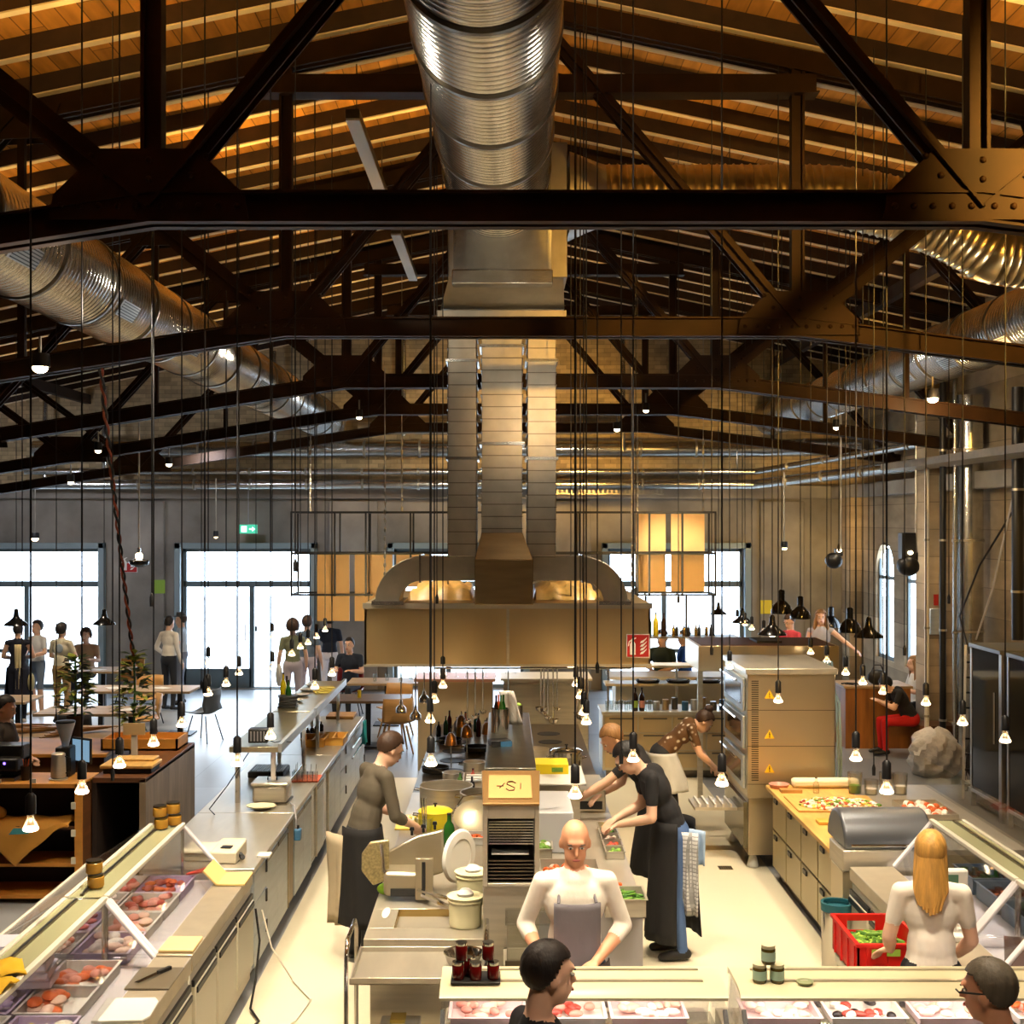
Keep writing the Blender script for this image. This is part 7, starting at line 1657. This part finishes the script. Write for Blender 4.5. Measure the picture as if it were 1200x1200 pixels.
far('man in a pale blue shirt with a hat, right beside the bright door', 213, 24.3, 1.7, (tee_b, fab('grey_trousers', (120,126,140)), shoes), fold, hair=('brown','short'), extras=lambda T, P, TB, HB: MB().lathe([(.12,.0),(.12,.012),(.085,.02),(.08,.08),(0,.09)], 20, c=P['head']+Vector((0,0,.08))).obj('hat', fab('hat_grey', (90,92,90)), T))
far('woman in an olive shirt carrying a pale bag, in the right of the bright doorway', 343, 22.6, .3, (olive, light_tr, lshoes), None, hair=('brown','curly'), fem=True, extras=lambda T, P, TB, HB: MB().ell((-.24,.0,.78),(.06,.14,.2),14).obj('shoulder_bag', fab('bag_pale', (196,194,186)), T))
far('man in a slate blue shirt and pale trousers, right side of the doorway', 360, 23.2, -.2, (slate, light_tr, shoes), None, hair=('brown','short'), scale=1.02)
far('person in white trousers behind the left orange panels', 386, 24.2, .1, (navy2, fab('white_trousers', (228,226,232)), lshoes), None, hair=('dark','short'))
far('seated man in a dark shirt behind the dark topped table', 411, 22.95, PI-.25, (navy2, dark_tr, shoes), SEAT, hair=('dark','short'), scale=1.06)
for o in [o for o in C.objects if o.get('label') == 'dark red chair with a seated man in dark shirt']: o.location = (-2.76, 22.93, 0); o.rotation_euler = (0,0,PI)
far('man in a dark green tee behind the bar, below the bottle shelf', 776, 20.6, 2.6, (dk_green, dark_tr, shoes), fold, hair=('dark','short'))
far('person in a bright blue shirt behind the bar, right of the green tee', 803, 20.7, 1.2, (blue_s, dark_tr, shoes), fold, hair=('brown','short'))
struct(MB().box(4.5, 6.9, 20.9, 24.4, 0, .2).obj('floor_platform', conc))
far('man in a pink shirt looking down behind the oven top', 926, 21.4, 2.2, (pink_s, dark_tr, shoes), fold, face=(0,1,-.5), z=.2, hair=('brown','short'), sleeve='short', vox=.014)
far('smiling woman with long loose hair raising her arm behind the oven', 962, 21.6, PI-.2, (fab('grey_top', (170,170,180)), dark_tr, shoes), dict(elL=(-.36,.06,1.24), wrL=(-.52,.16,1.12)), z=.2, hair=('lightbrown','long'), sleeve='none', fem=True, vox=.014, scale=1.03)
far('crouched dark haired person in red trousers on the low wooden seat', 1068, 19.15, PI/2, (sh_black, red_tr, shoes), dict(SEAT, chest=(0,.16,.84), neck=(0,.28,.96), head=(0,.38,1.03), shL=(-.18,.22,.94), shR=(.18,.22,.94), elL=(-.2,.32,.72), elR=(.2,.32,.72), wrL=(-.1,.48,.80), wrR=(.1,.48,.80)), face=(0,.8,-.5), hair=('black','short'), sleeve='short')
far('person in a white top seated beside the pier at the arched window', 1076, 20.6, PI/2+.1, (tee_w, dark_tr, shoes), SEAT, hair=('lightbrown','long'), fem=True)
T = thing('wooden_bench', 'wooden seat beside the pier under the white topped person', 'bench', ((1076-VX)*20.6/F, 20.6, 0)); MB().box(-.25,.25,-.22,.22,0,.42).obj('bench_body', dkw, T, bevel=.01)
far('dark haired person in a dark top at the left edge behind the coffee machine', 4, 12.9, -PI/2, (fab('brown_top', (60,52,44)), dark_tr, shoes), fold, face=(0,1,-.3), hair=('dark','short'), sleeve='short', vox=.012)

# ================================================================= more small things on the range, tables and shelves
rnd = random.Random(21)
for i in range(10):
    x_ = -.78+.06*i+(.02*(i % 2)); y_ = 15.4+.12*(i % 4)
    bottle('range_bottle', 'small bottle at the far end of the left range, %s from the left' % ['first','second','third','fourth','fifth','sixth','seventh','eighth','ninth','last'][i], (x_, y_, .9), .18+.05*(i % 3), .03, [bottleb, bottleg, redj, whitep, honey, orangef][i % 6], 'bottles at the far end of the range')
for i in range(5):
    T = thing('insert_pan', 'small steel pan with bright food right of the raised shelf, %s from the camera' % ORD[i], 'pan', (.86, 9.9+.2*i, .9), 0, 'small food pans on the island edge')
    MB().tray(-.07,.07,-.08,.08,0,.06,.003,lip=.008).obj('pan_body', steel, T); pile('food', '', '', (0,0,0), .05, .06, 14, .018, [[greenl,green],[orangef,redmeat],[whitef,pinkm2],[green2,green],[yboard,yellow]][i], .02, parent=T).location = (0,0,.025)
for i in range(4):
    T = thing('white_plate', 'single white plate at the far end of the left counter, %s from the camera' % ORD[i], 'plate', (-2.4, 14.75+.45*i, 1.42), 0, 'white plates on the far raised shelf')
    mb = MB()
    mb.lathe([(0,0),(.05,0),(.09,.012),(.092,.02),(.088,.02),(.05,.008),(0,.008)], 20); mb.obj('plate_body', whitep, T)
for i in range(6):
    T = thing('table_menu', 'white menu card lying on one of the left tables, %s from the camera' % ORD[i], 'menu', [(-6.3,18.5,.75),(-5.5,18.6,.75),(-6.4,21.0,.75),(-5.6,21.0,.75),(-7.5,23.6,.75),(-8.0,19.8,.75)][i], .3*i, 'menu cards')
    MB().box(-.1,.1,-.14,.14,0,.006).obj('card', whitep, T)
for i, (px, D, zb) in enumerate(((470, 14.0, 1.9), (487, 13.2, 1.95), (497, 14.8, 1.9))):
    T = thing('heat_lamp_pendant', 'short pendant heat lamp hanging under the left of the hood, %s from the left' % ['first','second','third'][i], 'pendant lamp', ((px-VX)*D/F, D, zb-.5), 0, 'heat lamps hanging in the hood')
    MB().lathe([(.06,0),(.055,.05),(.02,.09),(.012,.14),(0,.14)], 18).obj('lamp_shade', chrome, T); MB().tube([(0,0,.13),(0,0,.95)], .007, 6).obj('lamp_stem', chrome, T)
    MB().ell((0,0,.02),(.03,.03,.03),10).obj('lamp_bulb', MATS['heat_bulb'], T)
# ================================================================= light
for i, (a, b) in enumerate(bays):       # daylight comes in through the bays
    l = light('AREA', ((a+b)/2, YB+.3, WT/2), 1, size=b-a, sy=WT, target=((a+b)/2, 0, WT/2)); l.data.cycles.is_portal = True
for (a, b) in arch[:2]:
    l = light('AREA', (XR+.11, (a+b)/2, 2), 1, size=b-a, sy=2.1, target=(0, (a+b)/2, 2)); l.data.cycles.is_portal = True
# added spots to brighten the kitchen, no fixtures behind them
warm = (255, 236, 206); daylt = (225, 238, 255)
for (x, y, p) in ((-1.4, 8.0, 700), (-1.5, 11.0, 620), (-1.6, 14.2, 420), (.5, 8.2, 700), (1.6, 10.9, 700), (1.9, 13.6, 480),
                  (2.6, 8.4, 620), (3.0, 11.6, 520), (-2.4, 9.0, 560), (-2.3, 12.6, 420), (-.5, 6.4, 500), (1.8, 6.2, 500)):
    light('SPOT', (x, y-.5, 4.95), p, warm, .12, (x, y+.3, 0), 80, .7)
for (x, y, p) in ((-5.2, 12.5, 260), (-6.5, 17.5, 420), (-3, 18.5, 360), (-7.5, 20.5, 420), (-5, 21.5, 320), (-2.5, 21.2, 260), (2.5, 18.0, 420), (5.5, 19.5, 240), (.3, 17.2, 420)):
    light('SPOT', (x, y, 4.6), p, warm, .12, (x, y+.4, 0), 90, .7)  # added spots lifting the dining side and back area, unseen sources
# added spots without lamps, brightening the end and right walls and the panels
for (x, y, z, tx, ty, tz, p, cc, sp_) in ((-9, 22.5, 4.4, -9.5, 26.5, 3.4, 160, (236,238,255), 100), (-5.2, 22.0, 4.6, -5.3, 26.5, 3.8, 180, (226,234,255), 100), (-1.0, 22.5, 4.8, -1.2, 26.5, 4.4, 200, (250,236,214), 100),
        (4.8, 22.5, 4.6, 5.2, 26.5, 3.4, 160, (255,220,160), 100), (3.5, 19.5, 4.5, 7.0, 21.5, 2.6, 200, (250,230,200), 100), (4.0, 15.5, 4.4, 7.0, 18.0, 2.5, 220, (255,226,180), 110),
        (-2.0, 16.6, 2.5, -2.1, 19.1, 2.6, 110, (255,220,160), 90), (2.4, 16.6, 2.7, 2.5, 19.1, 3.0, 120, (255,220,160), 80)):
    light('SPOT', (x, y, z), p, cc, .12, (tx, ty, tz), sp_, .8)
# added spots near chord height, put in to brighten the ducts
for (x, y, z, tx, ty, tz, p, sp_) in ((-1.7, 7.4, 5.4, -.2, 8.2, 6.5, 90, 100), (1.2, 7.2, 5.4, -.1, 8.6, 6.5, 60, 100), (-1.9, 11.2, 5.3, -3.6, 8.5, 5.4, 90, 90), (-2.2, 7.2, 4.7, -3.6, 6.6, 5.5, 70, 100), (-2.2, 15.3, 5.3, -3.6, 14.0, 5.5, 80, 100), (-1.9, 20, 5.2, -3.6, 21, 5.5, 60, 100),
        (3.6, 11.2, 5.3, 5.5, 12, 5.5, 80, 100), (3.8, 15.4, 5.3, 5.5, 16.5, 5.5, 70, 100), (-.9, 10.3, 5.4, 0, 12.4, 6.1, 18, 90), (.4, 10.6, 4.6, 0, 12.6, 4.6, 24, 110), (2.6, 11.0, 5.3, 2.4, 12.3, 6.2, 50, 100)):
    light('SPOT', (x, y, z), p, (255,240,216), .10, (tx, ty, tz), sp_, .8)
# uplights washing the roof, just below the rafters
rnd = random.Random(11)
for y in (4.6, 8.8, 12.9, 17.0, 20.8):
    for x, p in ((-7.6, 30), (-5.0, 55), (-2.6, 66), (-.7, 40), (1.5, 100 if y < 10 else 30), (3.6, 90 if y < 10 else 26), (5.8, 34)):
        if y > 14: p *= .6
        if y > 12 and x > 0: p *= .7
        light('SPOT', (x, y, roofz(x)-1.05), p*(.7+.6*rnd.random()), (255, 196, 96), .12, (x+.01, y+.5, roofz(x)+2), 155, .6)
light('SPOT', (1.6, 23.0, 4.6), 420, (255, 196, 96), .15, (.9, 26.5, 5.0), 90, .8)
light('SPOT', (5.6, 22.5, 3.8), 160, (255, 200, 110), .15, (5.6, 26.5, 4.2), 80, .8)
light('SPOT', (3.7, 4.5, 6.0), 2700, (255, 190, 84), .1, (3.4, 6.76, 5.45), 56, .9)
light('SPOT', (5.35, 21.3, 2.9), 160, (255,214,150), .05, (6.75, 26.4, 3.2), 34, .3)
light('SPOT', (1.6, 2.6, 4.9), 170, (255,232,204), .12, (1.7, 5.1, 1.7), 70, .8)  # added fill spot, unseen, brightens the grey haired customer
light('SPOT', (.9, 2.6, 4.9), 110, (255,232,204), .12, (.2, 5.1, 1.7), 60, .8)  # added fill spot for the dark haired customer
